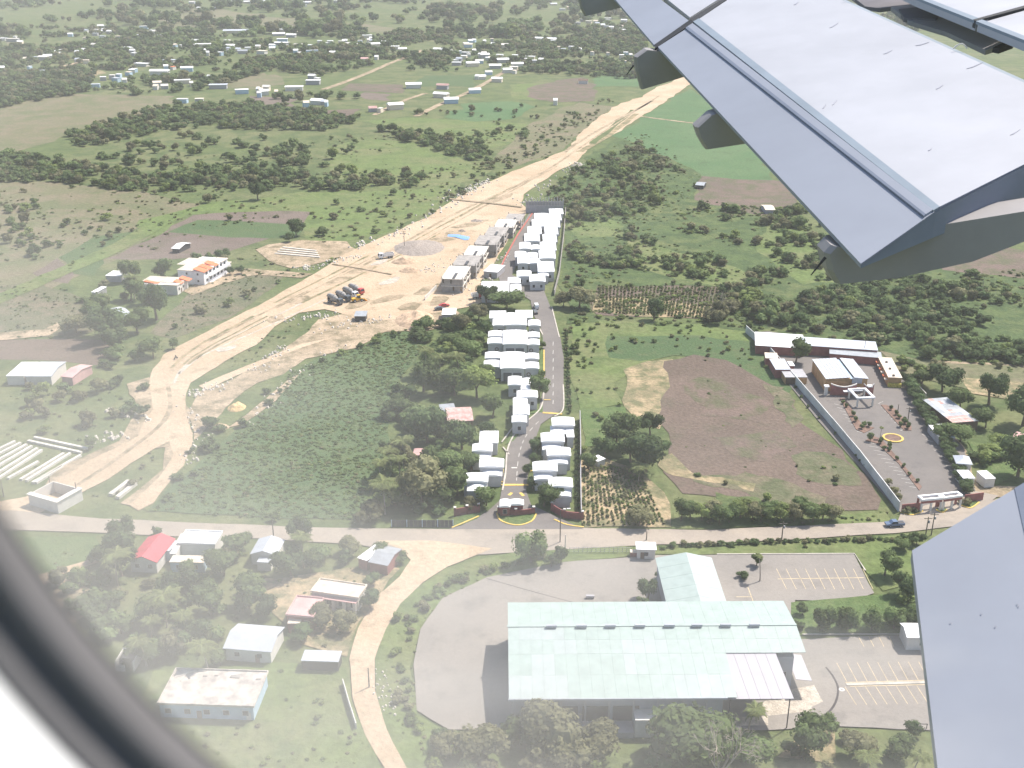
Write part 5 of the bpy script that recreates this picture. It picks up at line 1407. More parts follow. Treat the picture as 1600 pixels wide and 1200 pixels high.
# ------------------------------------------------------------------ single trees
T = [
 # px, py(foot), crown px, kind, height ratio, label
 (792,482,60,'mid',.5,'broad dark green tree behind the white roofed houses at the bend of the estate street'),
 (760,474,40,'dark',.8,'small dark tree on the west edge of the bend tree, beside the red car'),
 (403,312,25,'dark',1.1,'lone dark round tree standing in the bright meadow'),
 (463,368,28,'dark',.9,'low dark tree at the corner of the brown ploughed field and meadow'),
 (452,378,18,'dark',.8,'small bush tree beside the low tree at the field corner'),
 (1243,568,38,'mid',1.05,'dense round dark green tree growing between the long white roof and motel hall'),
 (745,622,58,'light',.9,'yellow green leafy tree north of the rusty roofed shack'),
 (770,652,42,'mid',.95,'green tree beside the stepped white roofs, east of the rusty shack'),
 (710,618,48,'mid',.9,'mid green tree touching the yellow green tree north of the shack'),
 (662,612,62,'mid',.85,'wide green tree at the head of the grove, below the palms'),
 (630,650,40,'mid',.9,'medium tree on the crop edge of the grove'),
 (668,692,64,'dark',.95,'large dark tree west of the rusty roofed shack'),
 (722,702,56,'dark',.9,'dark tree just south of the rusty roofed shack'),
 (700,740,52,'mid',.9,'green tree in the middle of the grove west of the lower white houses'),
 (736,735,40,'mid',.9,'green tree pressed against the lower white houses'),
 (660,790,78,'olive',1.0,'large grey green tree overhanging the main road by the dark fence'),
 (715,775,54,'mid',.95,'tree beside the red entrance wall, west end'),
 (618,790,56,'mid',.75,'bushy tree at the south east corner of the dark green crop'),
 (760,690,34,'dark',.9,'tree between two white roofs on the west side of the estate street'),
 (640,735,40,'olive',.9,'pale olive tree among the palms of the grove'),
 (762,590,30,'mid',.9,'tree at the west wing of the lowest wide white duplex'),
 (735,560,46,'mid',.8,'scrubby tree west of the wide white duplexes'),
 (722,520,44,'olive',.75,'olive tree north of the duplexes, near the small white hut'),
 (700,545,40,'mid',.75,'scrubby tree among the three tall palms'),
 (752,530,36,'dark',.8,'dark tree against the west wall of the middle duplex'),
 (748,500,34,'olive',.8,'dusty tree south of the bend tree'),
 (843,622,36,'mid',1.0,'street tree overhanging the estate street beside stepped roofs'),
 (846,592,16,'mid',.9,'small street tree beside the lowest duplex'),
 (847,545,14,'mid',.9,'small street tree beside the middle duplex'),
 (850,792,44,'mid',.8,'wide tree behind the gatehouse, east side'),
 (868,786,38,'dark',.85,'dark tree behind the curved red entrance wall'),
 (760,790,46,'mid',.7,'tree over the west gateway, south of the lowest white house'),
 (738,796,30,'olive',.7,'low tree behind the west red entrance wall'),
 (838,708,24,'dark',1.0,'small dark tree west of the second east house'),
 (836,728,20,'dark',1.0,'small dark tree west of the third east house'),
 (825,742,18,'dark',1.0,'small dark tree on the kerb west of the fourth east house'),
 (832,764,20,'dark',1.0,'small dark tree by the yellow speed hump'),
 (846,700,22,'mid',1.0,'small green tree between street and second east house'),
 (962,700,66,'mid',.9,'large spreading tree in the garden east of the estate wall'),
 (1008,738,72,'dark',.9,'large dark tree casting a brown shadow beside the yellow crop rows'),
 (1016,680,36,'dark',1.0,'dense dark tree at the corner of the sandy ground'),
 (985,722,60,'dark',.8,'tree between the two large garden trees'),
 (945,712,40,'dark',.8,'dark tree at the west edge of the garden clump'),
 (920,735,34,'mid',.9,'tree beside the tiny white hut east of the estate wall'),
 (1036,708,26,'dark',.8,'small dark tree on the ploughed field side of the garden clump'),
 (998,822,46,'olive',.7,'grey green tree at the roadside south of the yellow crop rows'),
 (829,880,52,'round',.95,'dense round bushy tree on the grass verge south of the main road'),
 (876,882,26,'dark',1.2,'upright dark tree beside the verge lamp post'),
 (862,886,24,'dark',.8,'low dark bush between round tree and lamp post'),
 (1012,938,34,'dark',1.15,'tree tucked against the west side of the mint north wing'),
 (1002,950,22,'dark',.8,'low bush at the foot of the tree beside the north wing'),
 (1030,905,18,'mid',1.0,'slim tree along the north wing eave'),
 (1254,962,20,'mid',1.1,'small slim tree at the west end of the clipped shrub row'),
 (1182,885,16,'dark',1.4,'thin young tree in the car park island'),
 (1160,905,20,'dark',.6,'low shrub with dark shadow in the car park island'),
 (1240,920,0,'mid',1,None),
 (1382,900,46,'mid',.9,'dark tree at the edge of the upper car park'),
 (1410,930,44,'dark',1.0,'tall dark tree close to the wing flap, above the shrub row'),
 (1352,922,0,'mid',1,None),
 (1420,975,34,'dark',.9,'dark bush tree behind the small white box building'),
 (1410,858,30,'mid',.7,'bush on the verge opposite the blue pickup'),
 (1432,852,26,'dark',.8,'dark bush on the verge beside the twin poles'),
 (850,1170,110,'olive',.78,'large yellow green tree in front of the mint roofed hall'),
 (760,1185,90,'olive',.7,'wide olive tree in front of the west end of the hall'),
 (935,1175,80,'olive',.7,'bushy olive tree between the two large front trees'),
 (1040,1175,90,'olive',.8,'olive tree beside the bare branched tree, west side'),
 (1095,1188,150,'mid',.68,'huge spreading tree with pale bare branches in front of the hall'),
 (1165,1190,80,'mid',.7,'green tree beside the bare branched tree, east side'),
 (1250,1175,84,'mid',.8,'bushy green tree below the concrete apron'),
 (1295,1150,36,'mid',1.0,'small dark green tree at the south edge of the lower car park'),
 (1340,1185,60,'olive',.75,'tree below the yellow striped car park'),
 (1400,1180,56,'mid',.7,'round tree in the grass south of the lower car park'),
 (1425,1150,30,'dark',.8,'small dark bush by the dark barrier'),
 (880,1200,90,'olive',.6,'low olive tree at the bottom edge of the view'),
 (700,1180,60,'olive',.6,'low tree on the corner of the forecourt'),
 (690,1158,30,'dark',.8,'small upright dark bush at the corner of the pinkish forecourt'),
 (190,900,62,'dark',1.15,'tall dark grey green tree west of the red gable roof'),
 (195,850,44,'dark',1.1,'tree standing on the main road edge north of the red roof'),
 (165,880,34,'dark',1.0,'dark tree at the west side of the tall roadside tree'),
 (350,900,52,'mid',1.0,'tree east of the white flat roofed house'),
 (375,860,36,'mid',.9,'tree between the white flat roof and grey gable roof'),
 (470,850,42,'dark',1.1,'dark tree on the main road beside the grey gable house'),
 (455,900,56,'dark',.9,'dark tree south east of the grey gable house'),
 (485,895,40,'mid',.8,'bush tree west of the white and grey roof'),
 (545,865,44,'olive',.7,'dusty tree by the main road at the lane junction'),
 (600,872,40,'mid',.6,'low tree on the corner of road and lane'),
 (622,880,30,'mid',.6,'low bush at the tip of the junction'),
 (580,915,30,'mid',.7,'bush beside the lane and cream roof'),
 (578,950,34,'dark',.9,'dark tree at the east gable of the cream roofed house'),
 (500,975,52,'olive',.7,'bushy tree south of the cream roofed house'),
 (540,985,44,'olive',.8,'tree by the lane above the small grey shed'),
 (470,1000,40,'dark',.6,'dark bush above the small grey shed'),
 (300,905,40,'mid',.8,'bush tree south of the red roof'),
 (330,960,60,'mid',.9,'large hazy tree in the palm garden'),
 (280,940,60,'dark',.85,'dark hazy tree west of the palm garden'),
 (235,975,60,'mid',.8,'hazy tree close to the window seal'),
 (390,950,56,'mid',.9,'tree north of the blue white roof'),
 (420,960,44,'dark',.8,'dark tree beside the pink roofed house'),
 (300,1010,56,'dark',.8,'dark clump of trees above the large flat roof'),
 (240,1030,48,'mid',.7,'tree left of the large flat roof'),
 (345,1040,40,'mid',.6,'low tree between blue white roof and large flat roof'),
 (190,990,44,'mid',.7,'hazy tree near the small roofless hut'),
 (160,960,36,'dark',.8,'dark tree by the reddish garden plot'),
 (345,895,44,'mid',.8,'bush at the front of the white flat roofed house'),
 (430,815,18,'mid',.9,'roadside shrub near the power pole'),
 (245,500,46,'dark',1.2,'tall dark tree in front of the orange roofed house'),
 (228,475,34,'dark',1.0,'dark tree west of the orange roofed house'),
 (205,470,40,'mid',.9,'tree over the low huts'),
 (252,435,24,'dark',1.1,'dark tree behind the orange roofed house'),
 (205,440,34,'mid',1.0,'palm like tree behind the low huts'),
 (165,530,64,'dark',.8,'wide dark tree at the edge of the pink field'),
 (150,500,50,'mid',.8,'tree north of the wide dark tree'),
 (185,545,44,'dark',.8,'tree at the east tip of the pink field'),
 (120,520,50,'olive',.6,'dusty bush tree on the stubble field'),
 (215,520,44,'mid',.9,'tree beside the broken hut'),
 (240,560,50,'mid',.6,'wide bush beside the dirt road bend'),
 (270,545,22,'mid',.8,'small roadside bush by the motorcycle'),
 (360,430,14,'dark',1.0,'small round tree at the end of the apartment drive'),
 (378,428,14,'dark',1.0,'second small round tree on the apartment drive'),
 (350,408,26,'dark',.8,'dark tree behind the apartment block'),
 (225,650,22,'dark',.8,'bush on the dirt road bend'),
 (145,700,26,'mid',.8,'bush at the end of the long concrete beams'),
 (330,670,30,'dark',.7,'dark bush beside the rubble corner'),
 (1472,612,56,'dark',.85,'wide dark tree behind the patched metal roof'),
 (1545,632,46,'dark',1.25,'tall dark tree between the patched roof and the fence'),
 (1598,665,60,'dark',1.1,'very dark tree above the pink roofed shed'),
 (1500,640,44,'mid',.8,'green tree along the patched metal roof'),
 (1540,668,44,'mid',.7,'green bushy tree right of the patched metal roof'),
 (1500,690,48,'mid',.7,'green tree below the white flat roof'),
 (1470,690,40,'mid',.8,'tree left of the two small white roofs'),
 (1590,745,70,'dark',.95,'large dark tree beside the inboard flap'),
 (1560,700,40,'light',.6,'yellow green bush by the lawn'),
 (1545,715,44,'light',.5,'yellow green hedge bush beside the star shaped roof'),
 (1440,600,40,'mid',.7,'tree on the slope behind the hedge'),
 (1122,498,24,'olive',1.3,'thin grey half bare tree beside the stubble rows'),
 (1022,500,30,'dark',1.1,'dark tree in front of the maize rows'),
 (905,482,52,'olive',.7,'dry brown green tree east of the estate bend'),
 (880,480,30,'olive',.8,'dry tree beside the estate street bend'),
 (1310,690,0,'mid',1,None),
]
for px, py, d, kd, hr, lb in T:
    if d: tree(px, py, d, kd, lb, None, hr)
# clipped round shrubs in a row by the lower car park
SH = ['round clipped shrub at the west end of the row above the lower car park', 'round clipped shrub, second in the row from the mint hall',
      'round clipped shrub in the middle of the row above the lower car park', 'round clipped shrub, last before the white box building', 'dark shrub behind the white box building']
for (px, lb) in zip((1287, 1324, 1361, 1396, 1428), SH):
    tree(px, 984, 36, 'round', lb, 'clipped shrubs above the lower car park', 1.0, name='shrub', cat='shrub')
# little trees on the motel islands and along its west wall
for i, (a, b, s) in enumerate([(1316,632,7),(1321,638,7),(1332,652,9),(1337,660,9),(1346,671,9),(1350,668,9),(1358,668,9),(1360,690,13),(1375,694,10),(1388,700,10),(1380,704,8),(1389,706,8),(1401,720,7),(1411,731,7),(1421,744,7),(1433,755,7),
        (1393,642,8),(1399,650,8),(1405,655,8),(1414,664,11),(1418,671,10),(1407,668,9)]):
    tree(a, b, s, 'mid', 'small trimmed tree planted in a reddish island of the motel forecourt', 'small trees on the motel planting islands', 1.2)
for i, (a, b) in enumerate([(1243,607),(1252,622),(1262,637),(1279,655),(1304,679),(1337,714),(1343,722),(1351,729)]):
    tree(a, b, 6, 'mid', 'tiny shrub at the foot of the white motel wall, %s from the car shelter' % ORD[i], 'tiny shrubs along the motel wall', 1.0, small=True, name='shrub', cat='shrub')
for i, (a, b, s) in enumerate([(1385,738+20,16),(1395,772,18),(1402,782,16),(1416,802,16),(1428,800,12),(1512,790,16),(1500,788,14)]):
    tree(a, b, s, 'olive', 'bushy shrub beside the red front wall of the motel, %s of the planting' % ORD[i], 'shrubs by the motel front wall', .8, small=True, name='shrub', cat='shrub')
# hedge trees along the east side of the motel forecourt
for i in range(22):
    u = i / 21
    tree(1416 + 92 * u + (8 if u > .45 else 0) * math.sin(u * 3), 600 + 172 * u, 24, 'dark', 'tree in the hedge east of the motel forecourt, %s from the orange awnings' % ORD[i], 'hedge trees on the east side of the motel', .75)
# tree line along the main road, east
for i in range(16):
    tree(1062 + i * 16 + rnd.uniform(-3, 3), 812 + rnd.uniform(-2, 6), rnd.uniform(30, 42), ('mid', 'mid', 'light', 'olive')[i % 4], 'leafy tree in the row north of the main road, %s from the crop rows' % ORD[i], 'roadside tree row along the ploughed field', .85)
# shadowed shrub strip along the estate wall
for i in range(26):
    u = i / 25
    x = 884 + 6 * u
    tree(x + rnd.uniform(-1, 1), 520 + 125 * u, 9, 'dark' if i % 3 else 'olive', 'small shrub on the east verge of the estate street, %s below the bend' % ORD[i], 'verge shrubs along the estate street', 1.0, small=True, name='shrub', cat='shrub')
for i in range(16):
    tree(903 + rnd.uniform(-1, 1), 668 + i * 8.4, 10, 'mid', 'narrow shrub on the tall estate boundary wall, %s from its north end' % ORD[i], 'shrubs on the estate boundary wall', 1.0, small=True, name='shrub', cat='shrub')
# the long verge hedge south of the main road
for i in range(40):
    tree(1035 + i * 10 + rnd.uniform(-3, 3), 856 - i * .35 + rnd.uniform(-2, 3), rnd.uniform(9, 16), rnd.choice(['mid', 'dark', 'olive']), 'low hedge bush on the car park verge, %s from the guard booth' % ORD[i], 'verge hedge bushes', .7, small=True, name='shrub', cat='shrub')
for i in range(34):
    u = i / 33
    c = catmull([(885,872),(800,886),(735,905),(690,930),(655,975),(635,1040),(640,1110),(680,1160)], 5)
    q = c[int(u * (len(c) - 1))]
    tree(q[0] - 10 + rnd.uniform(-10, 10), q[1] + rnd.uniform(-5, 5), rnd.uniform(12, 24), rnd.choice(['mid', 'olive', 'light']), 'low bush on the curved forecourt edge, %s from the verge lamp post' % ORD[i], 'bushes between lane and forecourt', .55, small=True, name='shrub', cat='shrub')

# palms
for px, py, d, h_, lb in [
 (665,546,40,10,'coconut palm nearest the green crop, west of the palm trio'), (688,556,38,9,'coconut palm in the middle of the palm trio'), (712,556,46,10,'large coconut palm with spread fronds at the east of the trio'),
 (598,755,60,9,'big low palm at the corner of the dark crop and grove'), (608,702,48,9,'yellowish palm on the crop side of the grove'), (628,688,44,10,'palm with yellow fronds in the middle of the grove'),
 (594,722,40,8,'palm leaning over the crop rows'), (622,715,40,9,'shaded palm below the yellow fronded palm'), (1002,728,40,6,'low palm in the shadow of the large dark tree'),
 (1180,1108,46,9,'coconut palm in front of the hall, right of the bare tree'), (255,930,70,9,'large hazy coconut palm south of the red roof'), (315,1008,60,8,'bright fronded palm above the large flat roof'),
 (285,960,44,8,'small palm in the hazy palm garden'), (180,865,60,10,'palm in front of the tall roadside tree'), (470,838,44,9,'palm beside the main road, above the grey gable house'), (236,968,40,7,'young palm near the window seal'),
 (1186,868,18,7,'thin palm standing in the upper car park'), (1355,1180,50,8,'palm at the bottom edge below the lower car park'), (50+165,1000,46,7,'hazy palm close to the roofless hut'),
 (1440,422,16,6,'small palm on the brown field behind the large fairing'), (1538,430,22,6,'bushy palm on the brown field near the wing'), (1378,668,10,4,'slim palm in the planted roundabout'),
 (205,432,34,10,'dark palm behind the low huts'), (60+1380,1150+30,40,7,'palm low in the grass below the car park')]:
    palm(px, py, d, h_, lb)
# bare pale branches of the huge tree
b = MB(); r = random.Random(4)
def limb(p, d, L_, rad, dep):
    q = p + d * L_
    b.cyl(p, q, rad, rad * .7, 5, False)
    if dep:
        for k in range(2 if dep > 2 else 3):
            dd = (d + Vector((r.gauss(0, .42), r.gauss(0, .42), r.gauss(.02, .3)))).normalized()
            limb(q, dd, L_ * r.uniform(.62, .85), rad * .66, dep - 1)
p = G(1118, 1212)
for k in range(5):
    limb(Vector((0, 0, 3.0)), Vector((r.uniform(-.8, .8), r.uniform(-.5, .3), 1)).normalized(), 3.7, .2, 5)
b.cyl((0, 0, 0), (0, 0, 3.2), .42, .3, 8)
t = thing('bare_tree', (p.x, p.y - 3, 0), 'leafless tree with pale twisting branches in front of the huge green tree', 'tree')
b.build('branch', PALEBARK, t)['kind'] = 'stuff'
# the half bare tree by the stubble rows
b = MB(); r = random.Random(9)
p = G(1121, 500)
for k in range(4): limb(Vector((0, 0, 3.0)), Vector((r.uniform(-.8, .8), r.uniform(-.4, .4), .8)).normalized(), 3.0, .13, 4)
b.cyl((0, 0, 0), (0, 0, 3.2), .3, .2, 8)
t = thing('bare_tree', (p.x, p.y, 0), 'grey bare tree standing at the end of the maize rows', 'tree')
b.build('branch', PALEBARK, t)['kind'] = 'stuff'
# ------------------------------------------------------------------ scattered scrub, woods and crops
def scatter_group():
    ng = bpy.data.node_groups.new('scatter', 'GeometryNodeTree')
    ng.interface.new_socket(name='Geometry', in_out='INPUT', socket_type='NodeSocketGeometry')
    ng.interface.new_socket(name='Geometry', in_out='OUTPUT', socket_type='NodeSocketGeometry')
    return ng
def scatter_stuff(name, label, cat, pts, protos, kind='stuff'):
    "pts: (x, y, size, height, rotation, variant)"
    if not pts: return
    me = bpy.data.meshes.new(name)
    me.from_pydata([(p[0], p[1], p[6] if len(p) > 6 else 0.0) for p in pts], [], [])
    n = len(pts)
    a = me.attributes.new('rot', 'FLOAT_VECTOR', 'POINT')
    a.data.foreach_set('vector', np.array([(0, 0, p[4]) for p in pts], dtype=np.float32).ravel())
    a = me.attributes.new('siz', 'FLOAT_VECTOR', 'POINT')
    a.data.foreach_set('vector', np.array([(p[2], p[2], p[3]) for p in pts], dtype=np.float32).ravel())
    a = me.attributes.new('vr', 'INT', 'POINT')
    a.data.foreach_set('value', np.array([p[5] for p in pts], dtype=np.int32))
    o = link(name, me)
    ng = scatter_group()
    nn = ng.nodes; L = ng.links.new
    gi = nn.new('NodeGroupInput'); go = nn.new('NodeGroupOutput')
    jo = nn.new('GeometryNodeJoinGeometry')
    def named(nm, typ):
        x = nn.new('GeometryNodeInputNamedAttribute'); x.data_type = typ; x.inputs['Name'].default_value = nm
        return [s for s in x.outputs if s.enabled and s.name == 'Attribute'][0]
    rot = named('rot', 'FLOAT_VECTOR'); siz = named('siz', 'FLOAT_VECTOR'); vr = named('vr', 'INT')
    for k, pr in enumerate(protos):
        oi = nn.new('GeometryNodeObjectInfo'); oi.inputs['Object'].default_value = pr; oi.inputs['As Instance'].default_value = True
        cmp_ = nn.new('FunctionNodeCompare'); cmp_.data_type = 'INT'; cmp_.operation = 'EQUAL'
        ii = [s for s in cmp_.inputs if s.enabled and s.type == 'INT']
        L(vr, ii[0]); ii[1].default_value = k
        ip = nn.new('GeometryNodeInstanceOnPoints')
        L(gi.outputs[0], ip.inputs['Points']); L(cmp_.outputs[0], ip.inputs['Selection'])
        L(oi.outputs['Geometry'], ip.inputs['Instance'])
        L(rot, ip.inputs['Rotation']); L(siz, ip.inputs['Scale'])
        L(ip.outputs[0], jo.inputs[0])
    L(jo.outputs[0], go.inputs[0])
    md = o.modifiers.new('scatter', 'NODES'); md.node_group = ng
    tag(o, label, cat, None, kind)
    return o

def find(name_me):
    for o in bpy.data.objects:
        if o.type == 'MESH' and o.data == name_me: return o
PROTO = []
PKEY = {}
for kd in ('dark', 'mid', 'light', 'olive'):
    for i in range(2):
        me = SM[kd][i]
        o = find(me)
        if o is None:   # a small real bush of this kind by the dirt road
            tr_ = thing('shrub', (*G(560 + len(PROTO) * 22, 372 - len(PROTO) * 7).xy, 0), 'small %s bush on the rubble edge north of the dirt road, one of several' % kd, 'shrub')
            o = link('foliage', me, tr_, sca=(3, 3, 2.2))
        PKEY[(kd, i)] = len(PROTO)
        PROTO.append(o)
def pick(w):
    kd = rnd.choices(('dark', 'mid', 'light', 'olive'), w)[0]
    return PKEY[(kd, rnd.randrange(2))]

NP = np.random.RandomState(3)
def region(poly_px, dens, smin, smax, w, hr=(.6, .9), thr=None, nsc=.02, cap=20000, lim=True):
    poly = [tuple(p) for p in W(poly_px)]
    xs_ = [p[0] for p in poly]; ys_ = [p[1] for p in poly]
    x0, x1, y0, y1 = min(xs_), max(xs_), min(ys_), max(ys_)
    n = int((x1 - x0) * (y1 - y0) * dens)
    n = min(n, cap * 4)
    P = np.stack([NP.uniform(x0, x1, n), NP.uniform(y0, y1, n)], 1)
    P = P[inside(P, poly)]
    for e in EXCL if lim else ():
        if len(P) == 0: break
        ex = [q[0] for q in e]; ey = [q[1] for q in e]
        if max(ex) < x0 or min(ex) > x1 or max(ey) < y0 or min(ey) > y1: continue
        P = P[~inside(P, e)]
    out = []
    for x, y in P[:cap]:
        if thr is not None:
            v = noise.fractal(Vector((x * nsc, y * nsc, 4.2)), .6, 2.1, 4)
            if v < thr + rnd.uniform(-.08, .08): continue
            k = min(1.3, .75 + (v - thr) * 1.2)
        else: k = 1.0
        s = rnd.uniform(smin, smax) * k * rnd.choice((.7, 1, 1, 1.15))
        out.append((x, y, s, s * rnd.uniform(*hr), rnd.uniform(0, 6.28), pick(w)))
    return out

scrub = []
DK = (1.6, 5, .8, 2); MD = (.5, 4, 2, 3); LT = (.2, 3, 3, 3)
# dense belts and hedgerows left of the dirt road
for poly, dens, a, b_, w in [
 ([(98,216),(150,196),(200,180),(240,168),(380,165),(500,174),(560,190),(520,205),(420,205),(330,200),(250,206),(170,226),(120,232)], .021, 5, 10, DK),
 ([(-60,246),(60,248),(140,262),(240,275),(330,262),(440,270),(560,285),(650,272),(655,292),(540,300),(430,296),(300,300),(210,302),(110,286),(-60,284)], .024, 5, 9.5, DK),
 ([(170,232),(300,212),(420,215),(520,235),(540,262),(440,262),(330,258),(240,264),(150,252)], .0035, 5, 10, DK),
 ([(585,203),(660,208),(745,226),(770,240),(750,252),(700,242),(620,218)], .02, 5, 10, DK),
 ([(440,252),(530,262),(600,270),(640,280),(520,290)], .004, 5, 9, DK),
 ([(-60,300),(60,310),(120,330),(110,380),(60,420),(-60,440)], .0045, 4, 9, DK),
 ([(560,385),(640,350),(720,314),(760,290),(800,265),(880,225),(900,200),(960,160),(950,150),(880,190),(760,262),(640,340),(560,372)], .009, 2.5, 5, MD),
 ([(400,400),(440,430),(330,430),(300,404),(370,390)], .008, 3, 7, DK),
 ([(110,440),(250,400),(330,408),(280,420),(200,470),(130,520),(100,500)], .006, 4, 8, DK),
 ([(-60,560),(0,560),(150,580),(230,600),(235,650),(180,700),(120,690),(-60,660)], .006, 4, 8, MD),
 ([(150,560),(210,520),(260,540),(230,580),(180,600)], .01, 4, 7, DK),
 ([(230,540),(300,510),(390,466),(480,430),(420,440),(330,470),(270,500)], .009, 2.5, 5, MD),
 ([(355,520),(470,470),(440,500),(380,540),(340,560)], .006, 1.5, 3, MD),
 ([(300,690),(380,650),(440,590),(470,560),(520,530),(600,512),(560,550),(470,590),(430,640),(350,700),(250,795),(225,800)], .02, 2, 4.5, (1,5,2,1)),
 ([(430,570),(560,510),(650,500),(660,530),(560,546),(470,585)], .02, 2, 4.5, (1,5,3,1)),
 ([(650,500),(720,495),(755,500),(752,580),(720,640),(650,600),(630,640),(615,600),(655,560)], .024, 5, 9.5, (2,5,.8,1)),
 ([(600,640),(690,650),(720,680),(720,760),(705,812),(560,818),(580,770),(604,700)], .024, 5, 9.5, (2,5,.8,1)),
 ([(60,740),(150,710),(120,760),(50,780)], .004, 1.5, 3, MD),
 ([(150,790),(230,720),(250,700),(275,715),(215,790)], .008, 1.5, 3, MD),
 ([(150,870),(210,840),(500,870),(590,880),(470,900),(400,960),(340,1030),(230,1040),(110,960),(90,900)], .024, 3.5, 7.5, DK),
 ([(200,1100),(300,1130),(420,1140),(520,1140),(560,1200),(350,1230)], .004, 1.5, 3, LT),
 ([(680,1150),(1000,1150),(1440,1160),(1500,1300),(600,1300),(640,1200)], .02, 3, 7, MD),
 ([(1040,852),(1450,842),(1470,862),(1430,900),(1380,890),(1336,862),(1130,864)], .012, 1.5, 3.5, MD),
 ([(1370,930),(1460,900),(1480,985),(1370,985),(1240,985),(1240,975),(1370,970)], .02, 3, 6, DK),
 ([(592,980),(640,930),(690,900),(760,880),(690,935),(655,985),(640,1100),(690,1160),(640,1160),(590,1060)], .02, 1.2, 3, LT),
]:
    scrub += region(poly, dens, a, b_, w)
# right hand scrub
for poly, dens, a, b_, w, th in [
 ([(862,300),(905,262),(940,245),(1000,226),(1050,258),(1092,274),(1080,312),(1130,327),(1200,345),(1250,330),(1300,420),(1290,480),(1210,505),(1160,515),(1100,505),(1132,449),(1040,444),(932,444),(900,470),(880,430),(884,330)], .026, 3, 7.5, MD, -.03),
 ([(1200,340),(1260,320),(1330,430),(1480,415),(1600,470),(1700,500),(1700,620),(1600,590),(1480,565),(1375,545),(1340,530),(1200,515),(1160,480),(1160,400)], .028, 3, 7.5, DK, -.08),
 ([(1290,452),(1370,425),(1440,430),(1480,470),(1560,520),(1640,560),(1600,575),(1500,560),(1400,540),(1330,525),(1270,500),(1240,470)], .035, 4, 7.5, (4,5,.3,.8), None),
 ([(905,640),(975,640),(985,665),(950,700),(910,720)], .01, 1.5, 3, LT, None),
 ([(880,470),(930,500),(920,640),(890,640),(884,560)], .02, 1.5, 3, LT, None),
 ([(890,505),(1100,510),(1200,512),(1210,560),(1205,598),(1130,560),(1060,556),(975,570),(965,600),(975,634),(905,640),(890,580)], .035, .9, 2.0, (.0,2,4,1), -.3),
 ([(980,575),(1060,560),(1060,600),(1030,660),(1000,660)], .01, .8, 1.8, LT, 0),
 ([(1100,720),(1250,700),(1330,740),(1380,790),(1380,800),(1060,800),(1045,780)], .012, 1.5, 3, MD, .1),
 ([(930,440),(1135,444),(1135,452),(930,450)], .02, 2, 3.5, MD, None),
 ([(1380,555),(1420,560),(1600,600),(1640,660),(1560,690),(1500,640),(1440,600)], .009, 3, 7, DK, -.1),
 ([(1440,640),(1480,640),(1550,690),(1600,720),(1600,760),(1540,770),(1480,740),(1450,690)], .012, 3, 6, DK, 0),
 ([(830,330),(890,270),(905,258),(890,320),(885,330)], .02, 3, 6, MD, None),
]:
    scrub += region(poly, dens, a, b_, w, thr=th)
# sprinkled bushes on the pastures
scrub += region([(-60,280),(760,250),(760,300),(480,378),(-60,470)], .0022, 2.5, 6, MD, thr=.02)
scrub += region([(500,180),(960,160),(900,215),(760,262),(520,230)], .003, 3, 7, DK, thr=.05)
scrub += region([(130,250),(560,215),(560,262),(300,290)], .002, 5, 9, DK)
print('scrub', len(scrub))
# the 300 nearest are things of their own, the rest one mass
scrub.sort(key=lambda p: p[0] ** 2 + p[1] ** 2)
solo, rest = scrub[:110], scrub[110:]
def area_of(x, y):
    if y < 215: return 'below the mint roofed hall' if x > -20 else 'on the grass beside the lower lane'
    if x < -40: return 'among the palms and houses of the lower village'
    if x < 0: return 'along the curving dirt lane and grove edge'
    return 'on the verge south of the main road'
for x, y, s, h_, rz, v in solo:
    ar = area_of(x, y)
    col_ = ['dark green', 'dark green', 'green', 'green', 'yellowish', 'yellowish', 'olive', 'olive'][v]
    t = thing('shrub', (x, y, 0), 'low %s shrub %s' % (col_, ar), 'shrub', '%s shrubs %s' % (col_, ar), rz)
    link('foliage', PROTO[v].data, t, sca=(s, s, h_))
scatter_stuff('scrub', 'scrub bushes covering pastures, field edges and slopes', 'scrub', rest, PROTO)

# far woods around the villages
far = []
far += region([(-400,40),(0,40),(420,60),(700,50),(1010,40),(1010,125),(760,110),(620,95),(500,120),(430,110),(330,140),(240,150),(120,146),(-60,180),(-400,200)], .010, 6, 11, (2,5,.5,2), thr=-.10, nsc=.008, cap=30000)
far += region([(-900,-60),(2200,-60),(2200,60),(1000,60),(-900,60)], .0022, 13, 24, (2,4,.4,2), thr=-.08, nsc=.004, cap=22000)
far += region([(-60,112),(40,118),(100,112),(150,112),(140,140),(100,160),(0,175),(-60,182)], .016, 7, 13, (4,3,0,2))
far += region([(620,70),(1000,60),(1010,125),(760,112),(640,112)], .006, 6, 11, (4,3,0,1), thr=-.1, nsc=.01)
far += region([(420,150),(560,150),(560,165),(420,165)], .003, 7, 12, DK)
print('far', len(far))
scatter_stuff('distant_woodland', 'woods and garden trees around the distant villages', 'woodland', far, PROTO)

